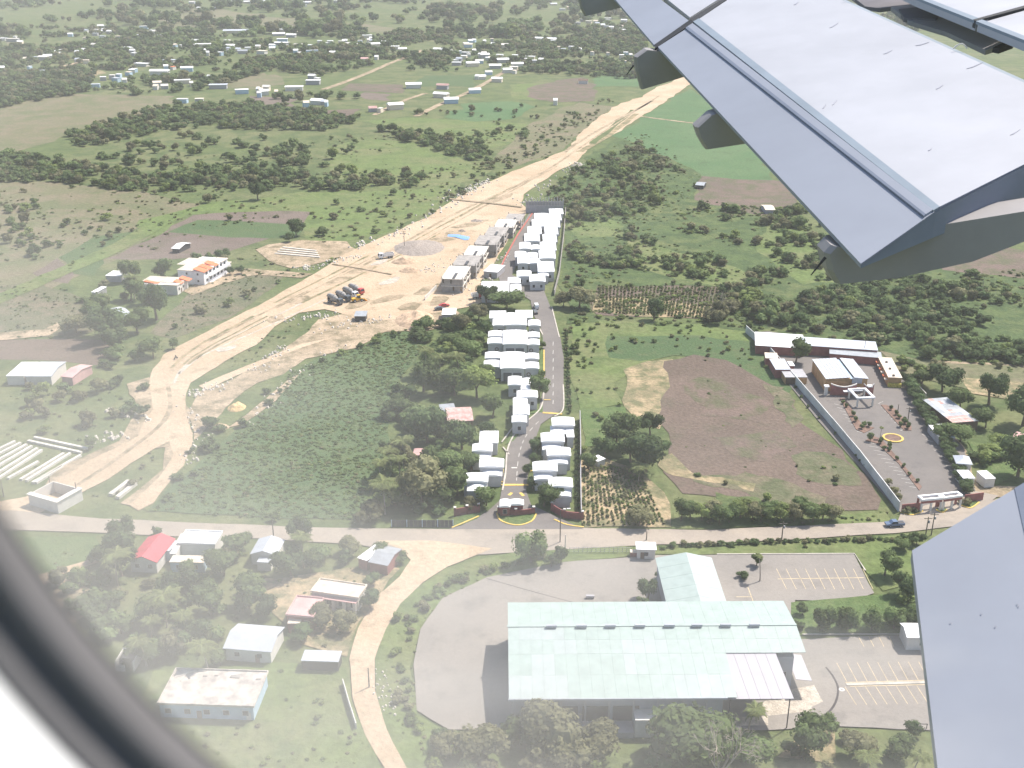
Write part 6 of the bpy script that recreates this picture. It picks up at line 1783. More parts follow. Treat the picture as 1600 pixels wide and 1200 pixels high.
# crops: dark leafy crop of the big field, maize rows, stubble rows
crop = region([(452,585),(500,560),(560,546),(604,522),(648,520),(660,540),(640,575),(606,610),(604,700),(580,770),(548,812),(420,812),(240,798),(255,780),(300,740),(380,668),(430,634)], .6, .9, 1.6, (1.0,6,.6,.6), (.3, .5), cap=44000)
print('crop', len(crop))
scatter_stuff('crop_plants', 'low dark green crop plants filling the large field beside the grove', 'crop', crop, PROTO)
def rows(a, b_, c, d, nrow, step, s0, w, gap=.25):
    A, B, C, D = (G(*q).xy for q in (a, b_, c, d))     # far-left, far-right, near-right, near-left
    out = []
    for i in range(nrow):
        u = (i + .5) / nrow
        p = A.lerp(B, u); q = D.lerp(C, u)
        n = int((q - p).length / step)
        for k in range(n):
            if rnd.random() < gap: continue
            x = p.lerp(q, k / n)
            s = s0 * rnd.uniform(.7, 1.3)
            out.append((x.x + rnd.uniform(-.15, .15), x.y, s, s * rnd.uniform(.8, 1.1), rnd.uniform(0, 6), pick(w)))
    return out
mz = rows((934,448), (1130,451), (1118,500), (934,490), 34, 1.3, 1.25, (.2,1,3,5), .35)
mz += rows((910,724), (1000,738), (1042,822), (908,824), 17, .8, .95, (0,1,4,3), .3)
scatter_stuff('crop_rows', 'rows of maize and vegetables on the two striped plots', 'crop', mz, PROTO)
tf = []
for poly, dens in (([(0,440),(150,470),(160,505),(110,530),(0,530)], .05), ([(1040,566),(1132,562),(1214,602),(1322,720),(1384,790),(1060,768),(1050,690)], .006),
                   ([(300,455),(380,428),(450,428),(340,505),(250,530)], .06), ([(1060,800),(1386,800),(1396,816),(1110,826)], .2),
                   ([(440,1040),(540,1040),(552,1100),(620,1240),(300,1240),(210,1100)], .06), ([(560,500),(660,490),(640,520),(440,590)], .04), ([(350,560),(470,490),(500,500),(380,600)], .04),
                   ([(0,600),(200,600),(230,650),(60,740),(0,700)], .03), ([(150,720),(260,700),(250,740),(150,790),(100,800)], .03)):
    tf += region(poly, dens, .7, 1.6, (1,4,2,3), (.35, .6), cap=6000)
tf += region([(-60,280),(560,215),(800,200),(960,160),(900,240),(480,430),(-60,480)], .016, 1.2, 2.8, (.4,3,4,4), (.25,.45), thr=-.12, cap=9000)
tf += region([(862,300),(1000,226),(1080,312),(1250,330),(1320,440),(1600,420),(1700,620),(1480,565),(1160,515),(890,500)], .06, 1.0, 2.8, (1,5,4,2), (.3,.5), thr=-.3, cap=20000)
tf += region([(860,830),(905,262),(1000,200),(1100,280),(900,500)], .02, 1.0, 2.4, (1,4,4,2), (.3,.5), cap=4000)
tf += region([(600,1000),(700,890),(860,880),(690,935),(645,1050),(720,1160),(620,1240)], .15, .5, 1.1, (1,4,4,3), (.4,.7), cap=3000)
tf += region([(60,860),(560,870),(540,1010),(240,1040)], .06, .6, 1.4, (1,4,3,3), (.4,.7), cap=3000)
print('tufts', len(tf))
scatter_stuff('grass', 'coarse grass tufts and weeds on fields and bare ground', 'grass', tf, PROTO)
# ------------------------------------------------------------------ vehicles
TYRE = mat('tyre_rubber', (.03,.03,.03), .9, .1, 2)
def wheels(t, xs_, half, r, w=.25):
    for x in xs_:
        for s in (-1, 1):
            o = MB().cyl((x, s * half - w / 2, r), (x, s * half + w / 2, r), r, n=12).build('wheel', TYRE, t)
            MB().cyl((x, s * (half + w / 2) , r), (x, s * (half + w / 2 + .02), r), r * .5, n=8).build('rim', TINW, o)
def body(t, sections, m, half, name='body', inset=.12):
    "profile (x,z) polygon extruded to a car body whose upper points lean in"
    zmax = max(z for x, z in sections); zmid = .9
    v = []; n = len(sections)
    for s in (-1, 1):
        for x, z in sections:
            k = 1 - inset * max(0, (z - zmid) / max(.01, zmax - zmid))
            v.append((x, s * half * k, z))
    f = [tuple(range(n - 1, -1, -1)), tuple(range(n, 2 * n))] + [(i, (i + 1) % n, n + (i + 1) % n, n + i) for i in range(n)]
    if True: f = [tuple(reversed(q)) for q in f]
    return MB().add(v, f).build(name, m, t)
def car(label, px, py, ang, m, kind='sedan', cat='car'):
    p = G(px, py)
    t = thing('car' if kind != 'pickup' else 'pickup', (p.x, p.y, ZD + .05), label, cat, None, ang)
    if kind == 'sedan': prof = [(-2.2,.35),(2.2,.35),(2.25,.75),(1.2,.95),(.5,1.42),(-1.0,1.42),(-1.7,1.0),(-2.2,.95)]
    elif kind == 'van': prof = [(-2.3,.35),(2.3,.35),(2.35,.95),(1.7,1.15),(1.1,1.95),(-2.2,1.98),(-2.35,1.0)]
    else: prof = [(-2.6,.45),(2.5,.45),(2.55,.95),(1.4,1.1),(.75,1.7),(-.55,1.72),(-.7,1.1),(-2.6,1.1)]
    body(t, prof, m, .88)
    if kind == 'sedan': g = [(.62,1.0),(.42,1.36),(-.95,1.36),(-1.5,1.02)]
    elif kind == 'van': g = [(1.55,1.2),(1.08,1.8),(-2.1,1.82),(-2.15,1.2)]
    else: g = [(1.2,1.15),(.72,1.62),(-.5,1.64),(-.58,1.15)]
    body(t, g, GLASS, .885 if kind != 'sedan' else .885, 'side_window', .1)
    MB().add([(g[0][0]+.10,-.7,g[0][1]),(g[0][0]+.10,.7,g[0][1]),(g[1][0]+.10,.62,g[1][1]),(g[1][0]+.10,-.62,g[1][1])], [(0,1,2,3)]).build('windscreen', GLASS, t)
    if kind == 'pickup': MB().box(-2.5, -.7, 1.1, -.75, .7, 1.13).build('load_bed', DARKM, t)
    wheels(t, (-1.4, 1.4), .78, .34)
    for s in (-.6, .6):
        MB().box(2.2, s - .18, .68, 2.29, s + .18, .82).build('headlight', OFFW, t)
        MB().box(-2.4 if kind != 'pickup' else -2.63, s - .15, .75, -2.19, s + .15, .9).build('tail_light', REDW, t)
BLUEC = mat('dusty_blue_car_paint', (.10,.15,.24), .35, .06, 1, spec=.5)
WHITEC = mat('white_car_paint', (.80,.80,.80), .35, .04, 1, spec=.5)
REDC = mat('red_car_paint', (.50,.05,.05), .35, .06, 1, spec=.5)
GREYC = mat('dark_grey_car_paint', (.10,.11,.12), .35, .06, 1, spec=.5)
YELC = mat('yellow_machine_paint', (.80,.45,.05), .5, .08, 1)
car('dusty blue pickup driving on the main road past the motel', 1397, 823, math.pi + .08, BLUEC, 'pickup', 'pickup truck')
car('white van parked on the estate street bend', 838, 482, math.pi / 2 + .1, WHITEC, 'van', 'van')
car('dark grey car with a bright rear window behind the white van', 836, 490, math.pi / 2 + .2, GREYC, 'sedan')
car('red car parked behind the black car at the grove edge', 694, 480, .35, REDC, 'sedan')
car('dark grey car parked beside the white roofed shed', 687, 485, .3, GREYC, 'sedan')
def truck(label, px, py, ang, cabm, kind, L_=8.0, cat='truck'):
    p = G(px, py)
    t = thing('truck', (p.x, p.y, ZD + .05), label, cat, None, ang)
    MB().box(-L_ * .5, -.55, .75, L_ * .5 - .4, .55, 1.0).build('chassis', DARKM, t)
    hx = L_ * .5
    body(t, [(hx-2.1,.7),(hx,.7),(hx+.05,1.7),(hx-.35,2.75),(hx-2.1,2.8)], cabm, 1.2, 'cab', .1)
    MB().add([(hx+.06,-1.0,1.75),(hx+.06,1.0,1.75),(hx-.27,.95,2.6),(hx-.27,-.95,2.6)], [(0,1,2,3)]).build('windscreen', GLASS, t)
    MB().box(hx - 1.5, -1.23, 1.75, hx - .7, 1.23, 2.45).build('side_window', GLASS, t)
    if kind == 'dump':
        b = MB(); x0, x1 = -hx - .2, hx - 2.3
        b.box(x0, -1.25, 1.1, x1, 1.25, 1.25)
        b.box(x0, -1.25, 1.26, x1, -1.13, 2.5); b.box(x0, 1.13, 1.26, x1, 1.25, 2.5); b.box(x0, -1.12, 1.26, x0 + .12, 1.12, 2.4); b.box(x1 - .12, -1.12, 1.26, x1, 1.12, 2.8)
        b.build('dump_bed', WHITEC, t)
        for i in range(5): MB().box(x0 + .5 + i * 1.1, -1.3, 1.2, x0 + .62 + i * 1.1, -1.26, 2.45).build('bed_rib', GREYC, t)
        MB().box(x0 + .13, -1.1, 1.26, x1 - .13, 1.1, 1.9).build('load', DIRT2, t)
    if kind == 'mixer':
        dr = MB()
        ax = [(-hx - .1, 3.2, .55), (-hx + .8, 3.1, 1.0), (-.6, 2.6, 1.35), (hx - 3.6, 2.2, 1.15), (hx - 2.6, 2.0, .6)]
        for i in range(len(ax) - 1):
            dr.cyl((ax[i][0], 0, ax[i][1]), (ax[i+1][0], 0, ax[i+1][1]), ax[i][2], ax[i+1][2], 12, i in (0, 3))
        dr.build('mixer_drum', mat('dusty_grey_drum', (.36,.34,.32), .7, .15, .8), t, smooth=True)
        MB().add([(-hx-.9,-.4,2.4),(-hx-.9,.4,2.4),(-hx+.1,.5,3.7),(-hx+.1,-.5,3.7),(-hx-.5,-.4,2.4),(-hx-.5,.4,2.4)], [(0,1,2,3),(4,3,2,5),(0,3,4),(1,5,2)]).build('chute', GREYC, t)
        MB().box(-hx + .2, -.9, 1.0, -hx + .5, .9, 2.6).build('drum_support', DARKM, t)
    wheels(t, (-hx + 1.0, -hx + 2.2, hx - 1.2), 1.0, .52, .35)
    return t
truck('cream and white dump truck parked on the dirt road beside the gravel heap', 603, 404, math.radians(205), WHITEC, 'dump', 7.6, 'dump truck')
for i, (px, py, cm, lb) in enumerate([(524,475,GREYC,'concrete mixer truck with a pale drum, westernmost in the parked row'), (537,470,GREYC,'concrete mixer truck with grey cab, second in the parked row'), (548,464,WHITEC,'concrete mixer truck with white cab in the parked row'), (557,459,REDC,'concrete mixer truck with red cab at the far end of the row')]):
    truck(lb, px, py, math.radians(-38), cm, 'mixer', 8.2, 'mixer truck')
p = G(560, 472)
t = thing('wheel_loader', (p.x, p.y, ZD + .05), 'yellow wheel loader parked beside the mixer trucks', 'wheel loader', None, math.radians(30))
MB().box(-3, -.9, .8, -.4, .9, 1.9).build('engine_cover', YELC, t); MB().box(-.38, -.7, .9, 1.0, .7, 1.6).build('frame', YELC, t)
body(t, [(-.4,1.6),(.9,1.6),(.8,2.9),(-.3,2.9)], GLASS, .75, 'cab', .05); MB().box(-.5, -.8, 2.92, 1.0, .8, 3.05).build('cab_roof', YELC, t)
MB().cyl((1.0, -.5, 1.4), (2.9, -.5, .7), .14, n=6).build('arm', YELC, t); MB().cyl((1.0, .5, 1.4), (2.9, .5, .7), .14, n=6).build('arm', YELC, t)
MB().add([(2.8,-1.2,.9),(2.8,1.2,.9),(3.0,-1.2,.1),(3.0,1.2,.1),(3.9,-1.2,.15),(3.9,1.2,.15)], [(0,2,3,1),(2,4,5,3),(0,4,2),(1,3,5),(1,5,3),(0,2,4)]).build('bucket', YELC, t)
wheels(t, (-2, 1.3), .95, .7, .5)
p = G(751, 466)
truck('small red truck parked beside the broad white roof at the bend', 746, 467, math.radians(20), REDC, 'dump', 5.0)
# motorcycle with rider on the dirt road bend
p = G(275, 562)
t = thing('motorcycle', (p.x, p.y, ZD + .05), 'dark motorcycle rounding the bend of the dirt road', 'motorcycle', None, math.radians(60))
MB().box(-.4, -.12, .5, .45, .12, .85).build('frame', DARKM, t); MB().box(-.75, -.14, .85, .1, .14, .98).build('seat', DARKM, t)
for x in (-.68, .68): MB().cyl((x, -.06, .32), (x, .06, .32), .32, n=14).build('wheel', TYRE, t)
MB().cyl((.66, 0, .35), (.4, 0, 1.05), .04, n=6).build('fork', GREYC, t); MB().cyl((.38, -.35, 1.08), (.38, .35, 1.08), .025, n=6).build('handlebar', GREYC, t)
# rider: one skinned body
def rider(parent_loc, rz):
    J = [(-.1,0,.95),(-.08,0,1.2),(.0,0,1.42),(.04,0,1.56),(.08,0,1.72), (.0,.19,1.42),(.2,.24,1.2),(.36,.28,1.1),(.0,-.19,1.42),(.2,-.24,1.2),(.36,-.28,1.1),(-.08,.14,.93),(.3,.17,.8),(.2,.17,.4),(.32,.17,.34),(-.08,-.14,.93),(.3,-.17,.8),(.2,-.17,.4),(.32,-.17,.34)]
    Ed = [(0,1),(1,2),(2,3),(3,4),(2,5),(5,6),(6,7),(2,8),(8,9),(9,10),(0,11),(11,12),(12,13),(13,14),(0,15),(15,16),(16,17),(17,18)]
    Rr = [.15,.14,.15,.055,.11,.065,.048,.038,.065,.048,.038,.095,.08,.055,.045,.095,.08,.055,.045]
    me = bpy.data.meshes.new('person'); me.from_pydata(J, Ed, []); me.materials.append(mat('dark_clothes', (.08,.08,.10), .9, .2, 4))
    o = link('person', me, None, parent_loc, (0, 0, rz))
    sk = o.modifiers.new('skin', 'SKIN')
    for i, q in enumerate(me.skin_vertices[0].data): q.radius = (Rr[i], Rr[i])
    me.skin_vertices[0].data[0].use_root = True
    o.modifiers.new('sub', 'SUBSURF').levels = 1
    tag(o, 'rider in dark clothes sitting on the motorcycle', 'person')
rider((p.x, p.y, ZD + .05), math.radians(60))
# ------------------------------------------------------------------ poles
def pole(px, py, h_px, label, arms=1, m=None, lamp=False, cat='utility pole'):
    p = G(px, py); h = h_px * mpp(py) / math.cos(PITCH + math.atan((py - 600) / F))
    t = thing('utility_pole' if not lamp else 'street_lamp', (p.x, p.y, 0), label, cat if not lamp else 'street lamp')
    MB().cyl((0, 0, 0), (0, 0, h), .17, .11, 7).build('pole', m or WOODP, t)
    for k in range(arms): MB().box(-1.1, -.08, h - .6 - k * .9, 1.1, .08, h - .45 - k * .9).build('crossarm', WOODP, t)
    if arms: MB().cyl((.35, 0, h - 1.9), (.35, 0, h - 1.2), .22, n=8).build('transformer', GREYW, t)
    if lamp:
        MB().cyl((0, 0, h), (1.8, -.2, h + .5), .06, n=5).build('lamp_arm', GREYW, t)
        MB().box(1.6, -.35, h + .42, 2.6, -.05, h + .6).build('lamp_head', WHITE, t)
pole(632, 389, 28, 'wooden power pole rising from the gravel heap on the building site', 2)
pole(1221, 846, 30, 'utility pole on the verge south of the main road by the yellow tree', 1)
pole(1446, 838, 30, 'left one of the twin utility poles beside the wing flap', 1); pole(1455, 836, 34, 'right one of the twin utility poles beside the wing flap', 1)
pole(80, 766, 22, 'utility pole behind the roofless grey building', 0); pole(122, 782, 28, 'utility pole at the corner of the roofless grey building', 0)
pole(6, 776, 26, 'utility pole at the far left above the road', 0)
pole(428, 843, 32, 'thin utility pole beside the light grey gable house', 0)
pole(875, 848, 50, 'street lamp pole at the estate entrance', 0, lamp=True)
pole(1418, 660, 24, 'tall lamp post standing in the motel forecourt', 1, cat='lamp post')
pole(1402, 648, 16, 'thin short post beside the planted island of the forecourt', 0)
pole(1349, 559, 26, 'thin aerial mast on the motel back roof', 0, GREYW, cat='mast')
pole(1010, 845, 14, 'short post near the guard booth across the road', 0)
pole(883, 860, 24, 'white tilted sign post on the verge', 0, OFFW, cat='sign post')
pole(577, 1165-90, 0.1 + 30, 'thin leaning post beside the lower lane', 0)
# planted roundabout of the motel
p = G(1395, 686)
t = thing('roundabout', (p.x, p.y, ZD + .04), 'small oval planted roundabout with yellow kerb in the motel forecourt', 'roundabout')
n = 28; v = []; f = []
rx_ = 16 * mpp(686); 
for i in range(n):
    a = 6.283 * i / n
    for q, z in ((1, 0), (1, .3), (.8, .3), (.8, 0)): v.append((rx_ * q * math.cos(a), rx_ * q * math.sin(a), z))
for i in range(n):
    j = (i + 1) % n
    for k in range(3): f.append((4*i+k, 4*j+k, 4*j+k+1, 4*i+k+1))
MB().add(v, f).build('kerb', YEL, t)
MB().prism([(rx_*.79*math.cos(6.283*i/n), rx_*.79*math.sin(6.283*i/n)) for i in range(n)], 0, .2).build('soil', MATS['reddish_planter_soil'], t)
# heaps of gravel and soil on the site
def heap(label, px, py, wpx, hpx, m, seed, name='gravel_heap', cat='gravel heap', asp=.7):
    p = G(px, py); R_ = wpx * mpp(py) / 2; hh = hpx * mpp(py)
    N = 22; v = []; f = []
    for j in range(N + 1):
        for i in range(N + 1):
            x = (i / N * 2 - 1) * 1.15; y = (j / N * 2 - 1) * 1.15
            q = math.hypot(x, y)
            z = max(0, 1 - q ** 1.5) * hh * (1 + .5 * noise.noise(Vector((x * 2.2, y * 2.2, seed)))) + noise.noise(Vector((x * 6, y * 6, seed))) * hh * .12 * (q < 1)
            v.append((x * R_, y * R_ * asp, z if q < 1 else -.3))
    for j in range(N):
        for i in range(N): a = j * (N + 1) + i; f.append((a, a + 1, a + N + 2, a + N + 1))
    o = MB().add(v, f).build(name, m, smooth=False); o.location = (p.x, p.y, ZD + .02)
    tag(o, label, cat)
GRAVEL = mat('grey_gravel', (.34,.29,.25), .95, .2, 1.2, bump=.1)
SOILY = mat('tan_earth', (.52,.38,.26), .95, .15, .8, bump=.1)
SOILG = mat('golden_earth', (.62,.44,.22), .95, .15, .8, bump=.1)
heap('large flat grey gravel heap around the power pole', 655, 388, 80, 7, GRAVEL, 1, asp=1.2)
heap('low tan earth heap in front of the gravel heap', 632, 410, 42, 7, SOILY, 2, 'earth_heap', 'earth heap')
heap('rough brown earth mound at the head of the dark crop', 648, 500, 60, 11, SOILY, 3, 'earth_heap', 'earth heap', 1.4)
heap('golden heap of earth near the rubble beside the dirt road', 370, 638, 28, 8, SOILG, 4, 'earth_heap', 'earth heap', 1.2)
heap('small tan heap beside the unfinished blocks', 640, 424, 34, 6, SOILY, 5, 'earth_heap', 'earth heap')
heap('small grey gravel heap near the blue tarpaulin', 722, 362, 14, 3, GRAVEL, 6)
heap('long grey heap at the top of the building site', 745, 346, 20, 3, GRAVEL, 7)
heap('pinkish rubble heap on the triangle below the dirt road', 345, 668, 26, 6, SOILY, 8, 'earth_heap', 'earth heap')
# rubble and stones along the road edges
STONE = mat('pale_rubble_stone', (.66,.60,.52), .9, .15, 1.0)
def rubble(lines, label, n, smax, spread):
    b = MB(); r = random.Random(len(lines) * 7 + n)
    for ln in lines:
        pts = catmull([tuple(G(*q).xy) for q in ln], 8)
        for k in range(n):
            q = pts[r.randrange(len(pts))]
            x = q[0] + r.gauss(0, spread); y = q[1] + r.gauss(0, spread)
            s = r.uniform(.25, 1) * smax
            vs_ = [(x + math.cos(a) * s * r.uniform(.7, 1.2), y + math.sin(a) * s * r.uniform(.7, 1.2), r.uniform(0, .2)) for a in (0, 1.25, 2.5, 3.8, 5)]
            vs_ += [(x + (p_[0] - x) * .6, y + (p_[1] - y) * .6, ZD + s * r.uniform(.5, .9)) for p_ in vs_]
            b.add(vs_, [(0,1,6,5),(1,2,7,6),(2,3,8,7),(3,4,9,8),(4,0,5,9),(5,6,7,8,9)])
    o = b.build('rubble', STONE); tag(o, label, 'rubble', None, 'stuff')
rubble([[(560,385),(600,372),(640,355),(700,322),(740,300)], [(820,320),(850,292),(905,258),(890,268)], [(700,310),(760,285)]], 'pale stones and rubble pushed up along both edges of the upper dirt road', 110, 1.1, 3.2)
rubble([[(290,640),(310,668),(305,700),(285,725)], [(380,660),(430,620),(470,575),(540,540)], [(300,618),(345,600)], [(400,580),(440,545)]], 'rubble and debris along the lower edge of the dirt road', 60, .7, 2.2)
rubble([[(586,1060),(598,1090),(606,1110),(590,1040)]], 'small white stones on the verge of the curving lane', 45, .4, 1.2)
rubble([[(470,420),(560,402)], [(660,425),(700,410),(745,390),(800,345)], [(720,460),(760,432),(790,400)]], 'building debris between the unfinished blocks', 90, .8, 2.5)
rubble([[(500,520),(560,505),(600,496)], [(440,500),(520,492)]], 'scattered blocks and debris below the mixer trucks', 50, .8, 3.0)
rubble([[(150,690),(190,680)], [(230,660),(170,640)]], 'white rubble beside the beams west of the dirt road', 30, .9, 2.4)
# bench-like trough on the forecourt, barrier, ring marking
p = G(922, 936); t = thing('trough', (p.x, p.y, ZD + .05), 'small grey trough standing on the forecourt north of the hall', 'trough')
MB().box(-1, -.35, .3, 1, .35, .8).build('basin', GREYW, t)
for x in (-.8, .8): MB().box(x - .1, -.3, 0, x + .1, .3, .29).build('leg', DARKM, t)
p = G(1435, 1140); t = thing('barrier', (p.x, p.y, 0), 'dark tubular barrier in the grass below the lower car park', 'barrier')
MB().cyl((-1.6, 0, 0), (-1.6, 0, 1.4), .08, n=6).build('post', DARKM, t); MB().cyl((1.6, 0, 0), (1.6, 0, 1.4), .08, n=6).build('post', DARKM, t); MB().cyl((-1.7, 0, 1.4), (1.7, 0, 1.4), .08, n=6).build('rail', DARKM, t)
p = G(1315, 1079); v = []; f = []
for i in range(20):
    a = 6.283 * i / 20
    for q in (.25, .62): v.append((p.x + q * math.cos(a), p.y + q * math.sin(a), ZD + .07))
f = [(2*i, 2*i+1, 2*((i+1)%20)+1, 2*((i+1)%20)) for i in range(20)]
tag(MB().add(v, f).build('manhole_ring', OFFW), 'white ring painted round a manhole at the car park corner', 'manhole ring')
# ------------------------------------------------------------------ the aircraft: flaps, fairings, cabin window
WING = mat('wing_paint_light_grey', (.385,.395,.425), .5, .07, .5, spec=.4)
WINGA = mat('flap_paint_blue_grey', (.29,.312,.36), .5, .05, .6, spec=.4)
WINGD = mat('bare_metal_strip', (.20,.245,.29), .5, .05, 2, spec=.25)
FAIR = mat('fairing_grey_paint', (.30,.285,.28), .6, .08, .8)
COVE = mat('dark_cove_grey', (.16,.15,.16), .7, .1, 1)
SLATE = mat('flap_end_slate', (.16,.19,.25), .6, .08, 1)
SEAM = mat('black_seal', (.02,.022,.025), .7, .1, 2)
air = thing('airplane', (0, 0, H), 'left wing flaps and cabin window of the airliner the photo is taken from', 'airplane')
C1 = .42
Z0, BY, XT0, XTY = -2.9, .105, 3.0, .066
class Pl:
    "plane z = z0 + b y + c x, relative to the camera's height"
    def __init__(s, z0, b, c): s.z0, s.b, s.c = z0, b, c
    def hit(s, px, py, dz=0.0):
        d = raydir(px, py)
        t = (s.z0 + dz) / (d.z - s.b * d.y - s.c * d.x)
        return d * t
AFT = Pl(Z0 - C1 * XT0, BY + C1 * XTY, C1)
def plane_through(P1, P2, c):
    b = ((P2.z - P1.z) - c * (P2.x - P1.x)) / (P2.y - P1.y)
    return Pl(P1.z - b * P1.y - c * P1.x, b, c)
def slab(pl, poly, m, name, th=.05, dz=0.0, parent=air):
    top = [pl.hit(x, y) + Vector((0, 0, dz)) for x, y in poly]
    n = len(top)
    bot = [p - Vector((0, 0, th)) for p in top]
    b = MB().add(top + bot, [tuple(range(n)), tuple(range(2 * n - 1, n - 1, -1))] + [(i, n + i, n + (i + 1) % n, (i + 1) % n) for i in range(n)])
    o = b.build(name, m, parent)
    if o.data.polygons[0].normal.z < 0: o.data.flip_normals()
    return o
s1, s2 = AFT.hit(1083, 36), AFT.hit(1460, 330)
MAIN = plane_through(s1, s2, .17)
# aft flap panel: near segment and far segment
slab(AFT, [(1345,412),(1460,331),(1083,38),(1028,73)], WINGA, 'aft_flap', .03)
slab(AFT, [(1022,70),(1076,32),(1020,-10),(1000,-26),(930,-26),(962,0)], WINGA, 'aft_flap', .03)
# main flap panel
e1, e2 = (1315,0), (1600,129)
slab(MAIN, [(1460,327),(1733,190),(1600,129),(1315,0),(1260,-26),(1168,-26),(1135,1),(1087,33)], WING, 'flap_panel', .12)
slab(MAIN, [(1078,27),(1125,-3),(1150,-26),(1030,-26),(1044,0)], WING, 'flap_panel', .12)
# bright metal step between them
slab(MAIN, [(1458,331),(1468,325),(1092,30),(1083,35)], WINGD, 'step_strip', .05, .012)
slab(AFT, [(1446,338),(1457,331),(1082,38),(1074,43)], WINGA, 'step_edge', .02, .016)
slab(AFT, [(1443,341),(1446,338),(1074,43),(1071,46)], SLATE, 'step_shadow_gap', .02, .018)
slab(MAIN, [(1083,36),(1087,33),(1135,0),(1160,-26),(1150,-26),(1127,0),(1079,29)], SEAM, 'segment_seal', .1, .004)
slab(AFT, [(1023,76),(1028,73),(1083,36),(1079,31),(1024,69)], SEAM, 'segment_seal', .03, .004)
# rounded leading edge of the flap
L_ = []
for q, (ox, oz) in enumerate(((0, 0), (.10, -.015), (.18, -.06), (.24, -.14), (.26, -.24))):
    for px, py in ((1240,-36), (1315,0), (1600,129), (1733,190)):
        p = MAIN.hit(px, py); L_.append(p + Vector((ox, 0, oz - .002)))
f = []
for i in range(4):
    for j in range(3): a = i * 4 + j; f.append((a, a + 4, a + 5, a + 1))
MB().add(L_, [tuple(reversed(q)) for q in f]).build('flap_leading_edge', WINGD, air, smooth=True)
# fixed wing: dark cove, spoiler panels above
COV = plane_through(MAIN.hit(1315, 0) + Vector((.6, 0, -.05)), MAIN.hit(1600, 129) + Vector((.6, 0, -.05)), .25)
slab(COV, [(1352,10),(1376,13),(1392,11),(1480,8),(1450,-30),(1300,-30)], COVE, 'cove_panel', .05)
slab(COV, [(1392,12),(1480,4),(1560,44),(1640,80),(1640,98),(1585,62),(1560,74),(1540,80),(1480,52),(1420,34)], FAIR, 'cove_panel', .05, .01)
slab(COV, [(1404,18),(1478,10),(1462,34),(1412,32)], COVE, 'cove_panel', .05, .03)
slab(COV, [(1570,60),(1590,60),(1582,76),(1560,84),(1550,82),(1566,74)], SEAM, 'hinge_bracket', .05, .05)
SPO = plane_through(MAIN.hit(1435, 0) + Vector((0, 0, .12)), MAIN.hit(1600, 66) + Vector((0, 0, .12)), .12)
slab(SPO, [(1434,0),(1525,36),(1640,4),(1640,-30),(1370,-30)], WING, 'spoiler', .08)
slab(SPO, [(1528,37),(1600,66),(1760,130),(1760,-20),(1645,4)], WING, 'spoiler', .08)
slab(SPO, [(1434,0),(1600,66),(1760,130),(1760,122),(1600,59),(1446,-1),(1370,-30),(1358,-30)], WINGD, 'spoiler_edge', .03, .02)
slab(SPO, [(1520,34),(1524,36),(1645,4),(1640,1)], SEAM, 'spoiler_gap', .08, .024)
for px, py in ((1317, 4), (1489, 81)):
    p0 = MAIN.hit(px, py); b = MB()
    pts = [p0 + Vector((.0 + .16 * k / 5, .01 * k, .03 + .05 * math.sin(k / 5 * math.pi))) for k in range(6)]
    b.tube(pts, [.008] * 6, 5); b.build('hinge_bracket', OFFW, air)
# end rib of the near flap
r0 = [MAIN.hit(1733, 190), MAIN.hit(1600, 258), MAIN.hit(1462, 329), AFT.hit(1345, 412)]
low = [Vector((0, 0, -.34)), Vector((0, 0, -.30)), Vector((0, 0, -.20)), Vector((0, 0, -.03))]
v = []
for p, d in zip(r0, low): v += [p + Vector((0, -.01, -.005)), p + Vector((0, -.01, 0)) + d]
MB().add(v, [(0,2,3,1),(2,4,5,3),(4,6,7,5)]).build('flap_end_rib', SLATE, air)
# flap track fairings: bodies standing in chordwise planes
def fairing(te, bottom, thick, m=FAIR, span=3.2):
    "te: where the body meets the trailing edge; bottom: its visible outline, tip first; the top stays just under the flap skin"
    Y = AFT.hit(*te).y + .03
    bt = [raydir(px, py) for px, py in bottom]; bt = [d * (Y / d.y) for d in bt]
    def skin(x):
        za = AFT.z0 + AFT.b * Y + AFT.c * x; zm = MAIN.z0 + MAIN.b * Y + MAIN.c * x
        return min(za, zm)
    x0 = AFT.hit(*te).x
    top = [Vector((x0 + q, Y, skin(x0 + q) - (.05 if q < .3 else .14))) for q in (span, span * .6, span * .3, .25, .02)]
    ps = bt + top
    v = []
    c = sum(ps, Vector()) / len(ps)
    for dy, k in ((0, .97), (thick * .2, 1.0), (thick * .8, 1.0), (thick, .95)):
        for p in ps:
            q = c + (p - c) * k
            v.append((q.x, Y + dy, min(q.z, p.z) if p.z > c.z else q.z))
    n = len(ps); f = [tuple(range(n)), tuple(range(4 * n - 1, 3 * n - 1, -1))]
    for s in range(3):
        for i in range(n): f.append((s*n+i, (s+1)*n+i, (s+1)*n+(i+1)%n, s*n+(i+1)%n))
    MB().add(v, f).build('flap_fairing', m, air)
fairing((1316,381), [(1302,386),(1291,398),(1296,425),(1308,446),(1400,436),(1520,410),(1600,379),(1760,315)], .34, span=3.6)
fairing((1118,172), [(1110,180),(1088,200),(1094,218),(1104,235),(1170,225),(1260,202)], .34, span=2.6)
fairing((1030,76), [(1010,78),(993,90),(995,112),(1003,141),(1066,122),(1150,98)], .34, span=2.6)
fairing((955,-8), [(930,-12),(905,-2),(908,14),(914,26),(972,12),(1040,-8)], .4, span=2.6)
for px, py, qx, qy in ((990, 102, 979, 117), (1290, 402, 1267, 430)):
    Y = AFT.hit(px + 30, py).y
    a = raydir(px, py); a = a * (Y / a.y); c = raydir(qx, qy); c = c * (Y / c.y)
    MB().cyl(a, c, .012, .004, 5).build('static_wick', SEAM, air)
